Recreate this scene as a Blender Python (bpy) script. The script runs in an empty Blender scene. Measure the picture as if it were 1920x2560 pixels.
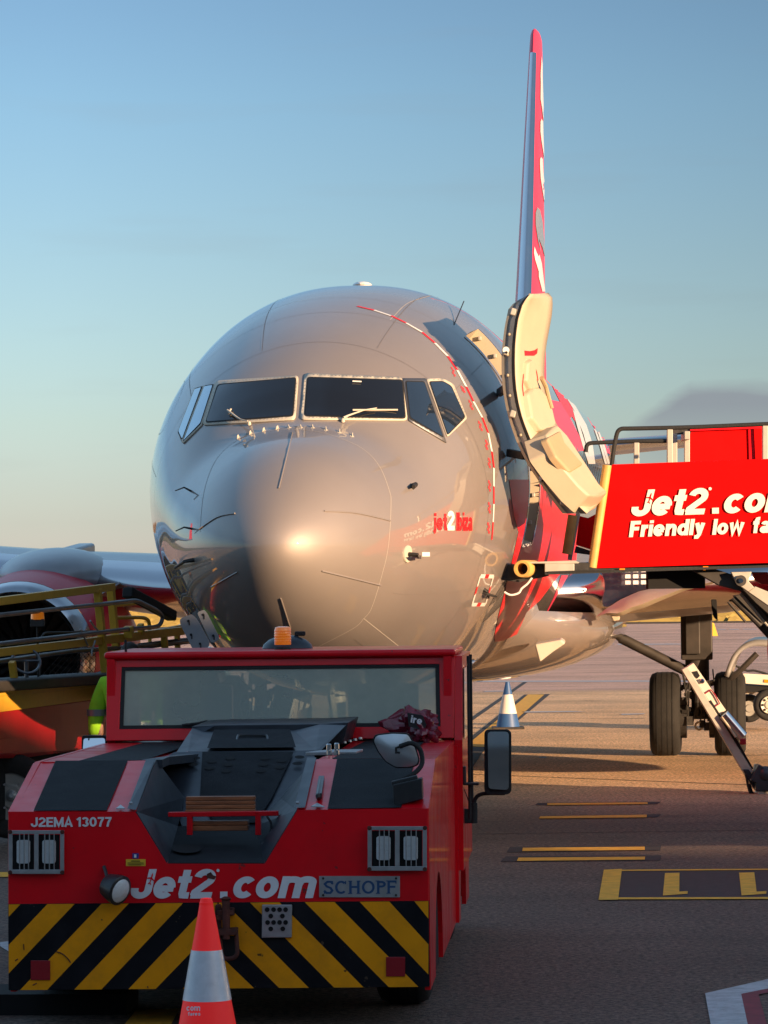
import bpy, bmesh, math, random
from mathutils import Vector, Matrix
from mathutils.bvhtree import BVHTree
from mathutils.geometry import tessellate_polygon
random.seed(7)
R = math.radians
SC = bpy.context.scene
COL = SC.collection

# ------------------------------------------------------------------ camera, sky, sun, exposure
F = 8900.0                      # focal length in photo pixels (photo 1920 x 2560)
HOR = 1466.0
CAM_H = 2.3
cam_data = bpy.data.cameras.new("camera")
cam_data.sensor_fit = 'HORIZONTAL'
cam_data.sensor_width = 36.0
cam_data.lens = F / 1920.0 * 36.0
cam_data.clip_start = 0.2
cam_data.clip_end = 9000
cam = bpy.data.objects.new("camera", cam_data)
COL.objects.link(cam)
PITCH = math.atan((HOR - 1280) / F)
ROLL = 0.6
CM = Matrix.Rotation(R(90) + PITCH, 3, 'X') @ Matrix.Rotation(R(-ROLL), 3, 'Z')
cam.matrix_world = Matrix.Translation((0, 0, CAM_H)) @ CM.to_4x4()
SC.camera = cam

SUN_EL, SUN_AZ = 8.0, 46.0      # elevation; azimuth to the right of straight-behind the camera
sun_dir = Vector((math.sin(R(SUN_AZ)) * math.cos(R(SUN_EL)), -math.cos(R(SUN_AZ)) * math.cos(R(SUN_EL)), math.sin(R(SUN_EL))))
sun_data = bpy.data.lights.new("sun", 'SUN')
sun_data.energy = 5.0
sun_data.angle = R(0.53)
sun_data.color = (1.0, 0.66, 0.38)
sun = bpy.data.objects.new("sun", sun_data)
sun.rotation_euler = sun_dir.to_track_quat('Z', 'Y').to_euler()
sun.location = (20, -20, 30)
COL.objects.link(sun)

world = bpy.data.worlds.new("World")
SC.world = world
world.use_nodes = True
wn, wl = world.node_tree.nodes, world.node_tree.links
wn.clear()
wo = wn.new('ShaderNodeOutputWorld')
bg = wn.new('ShaderNodeBackground')
bg.inputs['Strength'].default_value = 0.15
sky = wn.new('ShaderNodeTexSky')
sky.sky_type = 'NISHITA'
sky.sun_disc = False
sky.sun_elevation = R(SUN_EL)
sky.sun_rotation = math.atan2(sun_dir.x, sun_dir.y)
sky.altitude = 50
sky.air_density = 1.0
sky.dust_density = 0.6
sky.ozone_density = 2.0
# a low bank of grey cloud beyond the tail, and faint wisps
tc = wn.new('ShaderNodeTexCoord')
sep = wn.new('ShaderNodeSeparateXYZ')
wl.new(tc.outputs['Generated'], sep.inputs[0])
def wmath(op, a, b=None, c=None, clamp=False):
    n = wn.new('ShaderNodeMath'); n.operation = op; n.use_clamp = clamp
    for i, v in enumerate((a, b, c)):
        if v is None: continue
        if isinstance(v, (int, float)): n.inputs[i].default_value = v
        else: wl.new(v, n.inputs[i])
    return n.outputs[0]
az = wmath('ARCTAN2', sep.outputs[0], sep.outputs[1])
el = wmath('ARCSINE', sep.outputs[2])
comb = wn.new('ShaderNodeCombineXYZ')
wl.new(wmath('MULTIPLY', az, 14.0), comb.inputs[0]); wl.new(wmath('MULTIPLY', el, 60.0), comb.inputs[1])
nz = wn.new('ShaderNodeTexNoise'); nz.inputs['Scale'].default_value = 1.3; nz.inputs['Detail'].default_value = 5
wl.new(comb.outputs[0], nz.inputs['Vector'])
nzo = wmath('SUBTRACT', nz.outputs['Fac'], 0.5)
# cloud top rises with azimuth from 3.6 deg on
top = wmath('MULTIPLY', wmath('POWER', wmath('MAXIMUM', wmath('SUBTRACT', az, R(3.45)), 0.0001), 0.45), 0.16)
top = wmath('ADD', wmath('MINIMUM', top, 0.031), 0.0255)
top = wmath('ADD', top, wmath('MULTIPLY', nzo, 0.012))
m1 = wmath('DIVIDE', wmath('SUBTRACT', top, el), 0.005, clamp=True)
m2 = wmath('DIVIDE', wmath('SUBTRACT', el, 0.028), 0.022, clamp=True)
m3 = wmath('DIVIDE', wmath('SUBTRACT', az, R(3.3)), 0.02, clamp=True)
m4 = wmath('DIVIDE', wmath('SUBTRACT', R(40), az), 0.2, clamp=True)
cm_ = wmath('MULTIPLY', wmath('MULTIPLY', m1, m2), wmath('MULTIPLY', m3, m4))
comb2 = wn.new('ShaderNodeCombineXYZ')
wl.new(wmath('MULTIPLY', az, 9.0), comb2.inputs[0]); wl.new(wmath('MULTIPLY', el, 70.0), comb2.inputs[1])
nz2 = wn.new('ShaderNodeTexNoise'); nz2.inputs['Scale'].default_value = 1.0; nz2.inputs['Detail'].default_value = 6
wl.new(comb2.outputs[0], nz2.inputs['Vector'])
wisp = wmath('MULTIPLY', wmath('DIVIDE', wmath('SUBTRACT', nz2.outputs['Fac'], 0.54), 0.3, clamp=True), 0.16)
tint = wn.new('ShaderNodeMix'); tint.data_type = 'RGBA'; tint.blend_type = 'MULTIPLY'
tint.inputs['Factor'].default_value = 1.0
wl.new(sky.outputs[0], tint.inputs['A']); 
ramp = wn.new('ShaderNodeValToRGB')
SKY_STOPS = [(0.0, (0.2941, 0.2996, 0.4978)), (0.0199, (0.2686, 0.2918, 0.4978)), (0.0311, (0.2438, 0.2704, 0.4449)), (0.0498, (0.2335, 0.2601, 0.405)), (0.0779, (0.2288, 0.2565, 0.3589)), (0.1107, (0.2225, 0.2507, 0.3344)), (0.1528, (0.2114, 0.238, 0.3068)), (0.2277, (0.1923, 0.225, 0.2844)), (0.2727, (0.1764, 0.2043, 0.2593)), (0.55, (0.4107, 0.3953, 0.3799)), (1.0, (0.6478, 0.5852, 0.533))]
els = ramp.color_ramp.elements
els[0].position, els[0].color = 0.0, (*SKY_STOPS[0][1], 1)
els[1].position, els[1].color = 1.0, (*SKY_STOPS[-1][1], 1)
for _p, _c in SKY_STOPS[1:-1]:
    _e = els.new(_p); _e.color = (*_c, 1)
wl.new(wmath('DIVIDE', el, 0.6, clamp=True), ramp.inputs[0])
dbl = wn.new('ShaderNodeVectorMath'); dbl.operation = 'SCALE'; dbl.inputs['Scale'].default_value = 2.0
wl.new(ramp.outputs[0], dbl.inputs[0]); wl.new(dbl.outputs[0], tint.inputs['B'])
SKY_TINT = tint
WISP = 1.0
mixw = wn.new('ShaderNodeMix'); mixw.data_type = 'RGBA'
wl.new(wisp, mixw.inputs['Factor']); wl.new(tint.outputs['Result'], mixw.inputs['A']); mixw.inputs['B'].default_value = (WISP, WISP, WISP, 1)
mixc = wn.new('ShaderNodeMix'); mixc.data_type = 'RGBA'
azf = wmath('MAXIMUM', wmath('MINIMUM', wmath('SUBTRACT', 0.905, wmath('MULTIPLY', az, 1.05)), 1.0), 0.78)
azs = wn.new('ShaderNodeVectorMath'); azs.operation = 'SCALE'
wl.new(mixw.outputs['Result'], azs.inputs[0]); wl.new(azf, azs.inputs['Scale'])
wl.new(wmath('MULTIPLY', cm_, 0.95), mixc.inputs['Factor']); wl.new(azs.outputs[0], mixc.inputs['A']); mixc.inputs['B'].default_value = (0.88, 0.98, 1.08, 1)
wl.new(mixc.outputs['Result'], bg.inputs['Color'])
wl.new(bg.outputs[0], wo.inputs['Surface'])

SC.view_settings.view_transform = 'Standard'
SC.view_settings.look = 'None'
SC.view_settings.exposure = 1.15
SC.view_settings.gamma = 1.0
SC.cycles.max_bounces = 8

# ------------------------------------------------------------------ geometry of the view, used as a measuring tool
CAMP = Vector((0, 0, CAM_H))
def ray(px, py):
    return (CM @ Vector(((px - 960) / F, (1280 - py) / F, -1.0))).normalized()
def at(px, py, Y):
    d = ray(px, py); return CAMP + d * (Y / d.y)
def gnd(px, py, z=0.0):
    d = ray(px, py); return CAMP + d * ((z - CAM_H) / d.z)
def onplane(px, py, p0, n):
    d = ray(px, py); return CAMP + d * ((p0 - CAMP).dot(n) / d.dot(n))

# ------------------------------------------------------------------ materials
def mat(name, col, rough=0.5, metal=0.0, coat=0.0, coat_rough=0.05, var=0.0, vscale=6.0, bump=0.0, bscale=40.0,
        dirt=0.0, dirt_col=(0.05, 0.04, 0.035), dscale=3.0, spec=0.5, emit=None, rvar=0.0, stretch=None, chips=0.0, chip_col=(0.04, 0.03, 0.03), chip_scale=16.0):
    m = bpy.data.materials.new(name); m.use_nodes = True
    nt = m.node_tree; n, l = nt.nodes, nt.links
    b = n['Principled BSDF']
    b.inputs['Base Color'].default_value = (*col, 1)
    b.inputs['Roughness'].default_value = rough
    b.inputs['Metallic'].default_value = metal
    b.inputs['Coat Weight'].default_value = coat
    b.inputs['Coat Roughness'].default_value = coat_rough
    b.inputs['Specular IOR Level'].default_value = spec
    t = n.new('ShaderNodeTexCoord')
    vec = t.outputs['Object']
    if stretch:
        mp = n.new('ShaderNodeMapping'); mp.inputs['Scale'].default_value = stretch
        l.new(vec, mp.inputs['Vector']); vec = mp.outputs['Vector']
    out = None
    if var > 0:
        z = n.new('ShaderNodeTexNoise'); z.inputs['Scale'].default_value = vscale; z.inputs['Detail'].default_value = 8
        l.new(vec, z.inputs['Vector'])
        mr = n.new('ShaderNodeMapRange'); mr.inputs['From Min'].default_value = 0.3; mr.inputs['From Max'].default_value = 0.7
        mr.inputs['To Min'].default_value = 1 - var; mr.inputs['To Max'].default_value = 1 + var
        l.new(z.outputs['Fac'], mr.inputs['Value'])
        mx = n.new('ShaderNodeVectorMath'); mx.operation = 'SCALE'
        mx.inputs[0].default_value = col
        l.new(mr.outputs[0], mx.inputs['Scale'])
        out = mx.outputs[0]
    if dirt > 0:
        z = n.new('ShaderNodeTexNoise'); z.inputs['Scale'].default_value = dscale; z.inputs['Detail'].default_value = 10; z.inputs['Roughness'].default_value = 0.7
        l.new(vec, z.inputs['Vector'])
        mr = n.new('ShaderNodeMapRange'); mr.inputs['From Min'].default_value = 0.48; mr.inputs['From Max'].default_value = 0.75
        mr.inputs['To Max'].default_value = dirt
        l.new(z.outputs['Fac'], mr.inputs['Value'])
        mx = n.new('ShaderNodeMix'); mx.data_type = 'RGBA'
        l.new(mr.outputs[0], mx.inputs['Factor'])
        if out: l.new(out, mx.inputs['A'])
        else: mx.inputs['A'].default_value = (*col, 1)
        mx.inputs['B'].default_value = (*dirt_col, 1)
        out = mx.outputs['Result']
    if chips > 0:
        z = n.new('ShaderNodeTexNoise'); z.inputs['Scale'].default_value = chip_scale; z.inputs['Detail'].default_value = 3; z.inputs['Roughness'].default_value = 0.65
        l.new(vec, z.inputs['Vector'])
        mr = n.new('ShaderNodeMapRange'); mr.inputs['From Min'].default_value = 0.69; mr.inputs['From Max'].default_value = 0.715; mr.inputs['To Max'].default_value = chips
        l.new(z.outputs['Fac'], mr.inputs['Value'])
        mx = n.new('ShaderNodeMix'); mx.data_type = 'RGBA'; l.new(mr.outputs[0], mx.inputs['Factor'])
        if out: l.new(out, mx.inputs['A'])
        else: mx.inputs['A'].default_value = (*col, 1)
        mx.inputs['B'].default_value = (*chip_col, 1); out = mx.outputs['Result']
    if out: l.new(out, b.inputs['Base Color'])
    if rvar > 0:
        z = n.new('ShaderNodeTexNoise'); z.inputs['Scale'].default_value = 4.0; z.inputs['Detail'].default_value = 8
        l.new(vec, z.inputs['Vector'])
        mr = n.new('ShaderNodeMapRange'); mr.inputs['From Min'].default_value = 0.3; mr.inputs['From Max'].default_value = 0.7
        mr.inputs['To Min'].default_value = max(0, rough - rvar); mr.inputs['To Max'].default_value = rough + rvar
        l.new(z.outputs['Fac'], mr.inputs['Value']); l.new(mr.outputs[0], b.inputs['Roughness'])
    if bump > 0:
        z = n.new('ShaderNodeTexNoise'); z.inputs['Scale'].default_value = bscale; z.inputs['Detail'].default_value = 4
        l.new(vec, z.inputs['Vector'])
        bp = n.new('ShaderNodeBump'); bp.inputs['Strength'].default_value = bump; bp.inputs['Distance'].default_value = 0.01
        l.new(z.outputs['Fac'], bp.inputs['Height']); l.new(bp.outputs[0], b.inputs['Normal'])
    if emit:
        b.inputs['Emission Color'].default_value = (*emit[0], 1); b.inputs['Emission Strength'].default_value = emit[1]
    return m

M = {}
M['silver'] = mat('silver_aircraft_paint', (0.28, 0.243, 0.222), 0.54, 0.35, 1.0, 0.012, var=0.05, vscale=0.9, bump=0.012, bscale=1.6, rvar=0.03, spec=0.25)
M['seam'] = mat('dark_seam_line', (0.20, 0.175, 0.165), 0.6, 0.3)  # strips slightly darker than the skin, marking the panel seams
M['sky_glass'] = mat('sky_reflecting_glass', (0.45, 0.55, 0.62), 0.12, 0.85)  # pale metallic base stands in for the bright sky reflection
M['leading'] = mat('polished_metal', (0.55, 0.56, 0.58), 0.16, 1.0, rvar=0.05, bump=0.05, bscale=3)
M['wing_grey'] = mat('wing_grey_paint', (0.30, 0.30, 0.31), 0.35, 0.2, 0.4, 0.1, var=0.06)
M['red_livery'] = mat('red_livery_paint', (0.68, 0.008, 0.014), 0.45, 0.0, 0.12, 0.05, var=0.04)
M['pink_livery'] = mat('pearl_red_livery_paint', (0.60, 0.03, 0.08), 0.5, 0.0, 0.15, 0.1)
M['white_livery'] = mat('white_livery_paint', (0.78, 0.76, 0.72), 0.4, 0.0, 0.6, 0.05)
M['grey_livery'] = mat('grey_livery_paint', (0.28, 0.30, 0.32), 0.4, 0.3, 0.6, 0.05)
M['cream'] = mat('cream_plastic_lining', (0.45, 0.375, 0.265), 0.5, var=0.03, bump=0.05, bscale=25)
M['cream_dark'] = mat('beige_plastic_cover', (0.40, 0.29, 0.165), 0.55, var=0.05)
M['window_frame'] = mat('bare_window_frame', (0.52, 0.47, 0.38), 0.5, 0.0, var=0.05)
M['grey_frame'] = mat('grey_window_frame', (0.16, 0.16, 0.17), 0.45, 0.4)
M['black'] = mat('black_rubber', (0.012, 0.012, 0.013), 0.75, var=0.2, bump=0.3, bscale=60)
M['black_paint'] = mat('satin_black_paint', (0.018, 0.019, 0.022), 0.38, 0.0, 0.2, 0.2, var=0.2, dirt=0.35, dirt_col=(0.09, 0.085, 0.08), dscale=4)
M['void'] = mat('dark_interior', (0.006, 0.006, 0.007), 0.9)
M['line'] = mat('panel_gap_sealant', (0.42, 0.38, 0.34), 0.6)
M['steel'] = mat('galvanised_steel', (0.46, 0.43, 0.37), 0.45, 0.2, var=0.12, vscale=12, dirt=0.3, dscale=6)
M['chrome'] = mat('chrome', (0.7, 0.7, 0.7), 0.08, 1.0)
M['dark_metal'] = mat('dark_greasy_metal', (0.045, 0.042, 0.04), 0.5, 0.5, var=0.3, vscale=20, bump=0.2)
M['gear_white'] = mat('gear_leg_grey_paint', (0.30, 0.29, 0.27), 0.45, 0.1, var=0.12, dirt=0.5)
M['gear_dark'] = mat('shade_darkened_gear_paint', (0.035, 0.03, 0.027), 0.6, 0.1, var=0.3, dirt=0.5)  # darkened base stands in for the shade on the main gear
M['tyre'] = mat('tyre_rubber', (0.013, 0.012, 0.0115), 0.85, var=0.25, vscale=9, bump=0.25, bscale=30)  # darkened so the shade on the main wheels sits in the colour
M['tug_red'] = mat('tug_red_paint', (0.76, 0.002, 0.010), 0.4, 0.0, 0.35, 0.08, spec=0.2, var=0.07, vscale=3, dirt=0.22, dirt_col=(0.14, 0.012, 0.012), dscale=2.5, rvar=0.10, chips=0.8, chip_col=(0.10, 0.03, 0.03))
M['tug_yellow'] = mat('hazard_yellow_paint', (0.88, 0.33, 0.004), 0.5, spec=0.2, var=0.08, vscale=4, dirt=0.3, dirt_col=(0.20, 0.09, 0.02), dscale=5, chips=0.85, chip_col=(0.03, 0.015, 0.01), chip_scale=11)
M['tug_black'] = mat('hazard_black_paint', (0.006, 0.006, 0.009), 0.6, spec=0.15, var=0.3, dirt=0.5, dirt_col=(0.02, 0.019, 0.022), dscale=3, chips=0.7, chip_col=(0.09, 0.06, 0.04), chip_scale=13)
M['grip'] = mat('black_grip_sheet', (0.012, 0.013, 0.016), 0.75, var=0.2, bump=0.5, bscale=220, spec=0.2, dirt=0.5, dirt_col=(0.03, 0.03, 0.034), dscale=3)
M['tug_steel'] = mat('dark_blue_steel_plate', (0.028, 0.034, 0.046), 0.42, 0.2, 0.1, 0.2, var=0.25, vscale=5, dirt=0.4, dirt_col=(0.012, 0.012, 0.014), rvar=0.08)
M['white_letter'] = mat('white_vinyl', (0.72, 0.73, 0.76), 0.45, var=0.05, dirt=0.25, dirt_col=(0.4, 0.38, 0.36), dscale=9)
M['blue_letter'] = mat('blue_enamel', (0.02, 0.07, 0.18), 0.4)
M['alu'] = mat('brushed_aluminium', (0.42, 0.43, 0.44), 0.38, 0.6, var=0.12, vscale=18, dirt=0.3, dirt_col=(0.2, 0.19, 0.18))
M['lamp_white'] = mat('frosted_lamp_glass', (0.72, 0.74, 0.74), 0.2, 0.0, 0.8, 0.1, bump=0.5, bscale=60)
M['reflector'] = mat('red_reflector', (0.28, 0.004, 0.012), 0.2, 0.0, 1.0, 0.05)
M['wood'] = mat('varnished_timber', (0.30, 0.10, 0.035), 0.5, var=0.35, vscale=4, stretch=(2, 20, 20), dirt=0.4, dirt_col=(0.08, 0.03, 0.015))
M['rust'] = mat('rusty_coupling', (0.09, 0.022, 0.014), 0.7, 0.2, var=0.4, vscale=14, bump=0.4, dirt=0.6, dirt_col=(0.03, 0.02, 0.018), dscale=12)
M['stair_red'] = mat('bright_red_stair_paint', (0.60, 0.0004, 0.0006), 0.6, 0.0, 0.0, 0.15, spec=0.08, var=0.03, vscale=2, dirt=0.1, dirt_col=(0.5, 0.01, 0.01))
M['stair_white'] = mat('cream_vinyl_lettering', (0.80, 0.76, 0.66), 0.5)
M['yellow_tube'] = mat('ochre_rubber_buffer', (0.62, 0.36, 0.10), 0.55, var=0.12, vscale=8, dirt=0.3, dirt_col=(0.25, 0.15, 0.06))
M['loader_yellow'] = mat('loader_yellow_paint', (0.80, 0.43, 0.04), 0.45, var=0.1, dirt=0.4, dirt_col=(0.2, 0.12, 0.04), dscale=6)
M['loader_red'] = mat('loader_red_paint', (0.42, 0.004, 0.012), 0.5, 0.0, 0.08, 0.1, var=0.12, dirt=0.4, dirt_col=(0.07, 0.006, 0.01))
M['tube_grey'] = mat('worn_steel_tube', (0.16, 0.16, 0.17), 0.35, 0.7, var=0.2)
M['hivis'] = mat('lime_hi_vis_fabric', (0.38, 0.80, 0.02), 0.8, var=0.12, vscale=10, bump=0.8, bscale=14)
M['grey_cuff'] = mat('grey_jersey_cuff', (0.22, 0.23, 0.24), 0.9, bump=0.3)
M['reflective'] = mat('reflective_tape', (0.30, 0.31, 0.33), 0.35, 0.5)
M['skin'] = mat('skin', (0.45, 0.24, 0.16), 0.55, var=0.05)
M['hair'] = mat('dark_hair', (0.02, 0.014, 0.01), 0.6, var=0.3, bump=0.8, bscale=80)
M['trousers'] = mat('navy_work_trousers', (0.02, 0.025, 0.04), 0.85, bump=0.4, bscale=15)
M['cone_red'] = mat('fluorescent_cone_plastic', (0.95, 0.018, 0.02), 0.5, var=0.05, dirt=0.3, dirt_col=(0.5, 0.03, 0.02), dscale=12, emit=((1.0, 0.02, 0.015), 0.10))  # slight emission lifts the cone out of the shade; it is no lamp
M['cone_sleeve'] = mat('reflective_cone_sleeve', (0.72, 0.70, 0.74), 0.4, 0.25, var=0.08, vscale=18, dirt=0.3, dirt_col=(0.45, 0.43, 0.45), dscale=25)
M['cone_blue'] = mat('blue_cone_plastic', (0.03, 0.09, 0.24), 0.45, dirt=0.2)
M['cone_white'] = mat('white_cone_plastic', (0.68, 0.62, 0.55), 0.5, var=0.06)
M['amber'] = mat('amber_lens', (0.85, 0.22, 0.01), 0.15, 0.0, 1.0, 0.03, emit=((1.0, 0.25, 0.01), 0.10))
M['mirror'] = mat('mirror_glass', (0.85, 0.87, 0.88), 0.03, 1.0)
M['mirror_back'] = mat('scuffed_convex_mirror', (0.50, 0.53, 0.56), 0.32, 0.75, var=0.1)
M['paint_yellow'] = mat('yellow_ground_paint', (0.85, 0.42, 0.03), 0.75, var=0.15, vscale=9, dirt=0.4, dirt_col=(0.24, 0.14, 0.05), dscale=14, bump=0.4, bscale=90)
M['paint_white'] = mat('white_ground_paint', (0.50, 0.50, 0.52), 0.75, var=0.2, vscale=9, dirt=0.6, dirt_col=(0.20, 0.19, 0.19), dscale=22, bump=0.4, bscale=90)
M['paint_red'] = mat('red_ground_paint', (0.22, 0.02, 0.035), 0.75, var=0.25, dirt=0.5, dirt_col=(0.10, 0.03, 0.04), dscale=22)
M['paint_black'] = mat('blacked_out_marking', (0.030, 0.026, 0.028), 0.85, var=0.25, vscale=12, bump=0.4, bscale=90)
M['joint'] = mat('bitumen_joint', (0.02, 0.018, 0.018), 0.8)
M['plastic_bag'] = mat('crimson_plastic_bag', (0.20, 0.012, 0.03), 0.25, 0.0, 0.6, 0.1, bump=0.9, bscale=18)
M['cladding'] = mat('terminal_cladding', (0.30, 0.30, 0.31), 0.5, var=0.06)
M['white_paint'] = mat('cream_cart_paint', (0.62, 0.58, 0.48), 0.45, var=0.08, dirt=0.3)

def glass(name, tint, transp, rough=0.02, haze=0.0, haze_col=(0.3, 0.3, 0.27)):
    m = bpy.data.materials.new(name); m.use_nodes = True
    nt = m.node_tree; n, l = nt.nodes, nt.links; n.clear()
    o = n.new('ShaderNodeOutputMaterial'); tr = n.new('ShaderNodeBsdfTransparent'); tr.inputs[0].default_value = (*tint, 1)
    gl = n.new('ShaderNodeBsdfGlossy'); gl.inputs['Roughness'].default_value = rough
    df = n.new('ShaderNodeBsdfDiffuse'); df.inputs[0].default_value = (*haze_col, 1)
    fr = n.new('ShaderNodeFresnel'); fr.inputs[0].default_value = 1.5
    mr = n.new('ShaderNodeMath'); mr.operation = 'MAXIMUM'; mr.inputs[1].default_value = 1 - transp
    l.new(fr.outputs[0], mr.inputs[0])
    a = n.new('ShaderNodeMixShader'); l.new(mr.outputs[0], a.inputs[0]); l.new(tr.outputs[0], a.inputs[1]); l.new(gl.outputs[0], a.inputs[2])
    last = a
    if haze > 0:
        t = n.new('ShaderNodeTexCoord'); z = n.new('ShaderNodeTexNoise'); z.inputs['Scale'].default_value = 1.6; z.inputs['Detail'].default_value = 5
        l.new(t.outputs['Object'], z.inputs['Vector'])
        q = n.new('ShaderNodeMapRange'); q.inputs['From Min'].default_value = 0.35; q.inputs['From Max'].default_value = 0.7
        q.inputs['To Min'].default_value = haze * 0.5; q.inputs['To Max'].default_value = haze * 1.4
        l.new(z.outputs['Fac'], q.inputs['Value'])
        c = n.new('ShaderNodeMixShader'); l.new(q.outputs[0], c.inputs[0]); l.new(a.outputs[0], c.inputs[1]); l.new(df.outputs[0], c.inputs[2])
        last = c
    l.new(last.outputs[0], o.inputs[0])
    return m
M['cab_glass'] = glass('hazy_cab_glass', (0.75, 0.8, 0.76), 0.90, 0.03, haze=0.55, haze_col=(0.46, 0.48, 0.38))  # diffuse layer stands in for sky haze reflected on the panes
M['cockpit_glass'] = mat('dark_cockpit_glass', (0.008, 0.009, 0.012), 0.06, 0.0, 0.25, 0.01, spec=0.5)
M['side_glass'] = mat('sky_blue_side_glass', (0.012, 0.02, 0.035), 0.04, 0.0, 1.0, 0.01, spec=0.9)  # blue of the reflected sky is put into the base colour

# ------------------------------------------------------------------ object helpers
def link(name, me, parent=None):
    o = bpy.data.objects.new(name, me); COL.objects.link(o)
    if parent is not None:
        o.parent = parent
        o.matrix_parent_inverse = Matrix.Identity(4)
        w = parent.matrix_world if False else PW.get(parent.name, Matrix.Identity(4))
        o.matrix_parent_inverse = w.inverted()
        PW[o.name] = Matrix.Identity(4)
    else:
        PW[o.name] = Matrix.Identity(4)
    return o
PW = {}
def thing(name, label, cat, loc, group=None):
    o = bpy.data.objects.new(name, None); COL.objects.link(o)
    o.location = loc; o.empty_display_size = 0.3
    PW[o.name] = Matrix.Translation(loc)
    return tag(o, label, cat, group)
def tag(o, label=None, cat=None, group=None, kind=None):
    if label: o['label'] = label
    if cat: o['category'] = cat
    if group: o['group'] = group
    if kind: o['kind'] = kind
    return o

def basis(d):
    d = d.normalized()
    u = d.orthogonal().normalized()
    if abs(d.z) < 0.95: u = d.cross(Vector((0, 0, 1))).normalized()
    return u, d.cross(u).normalized()

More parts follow.
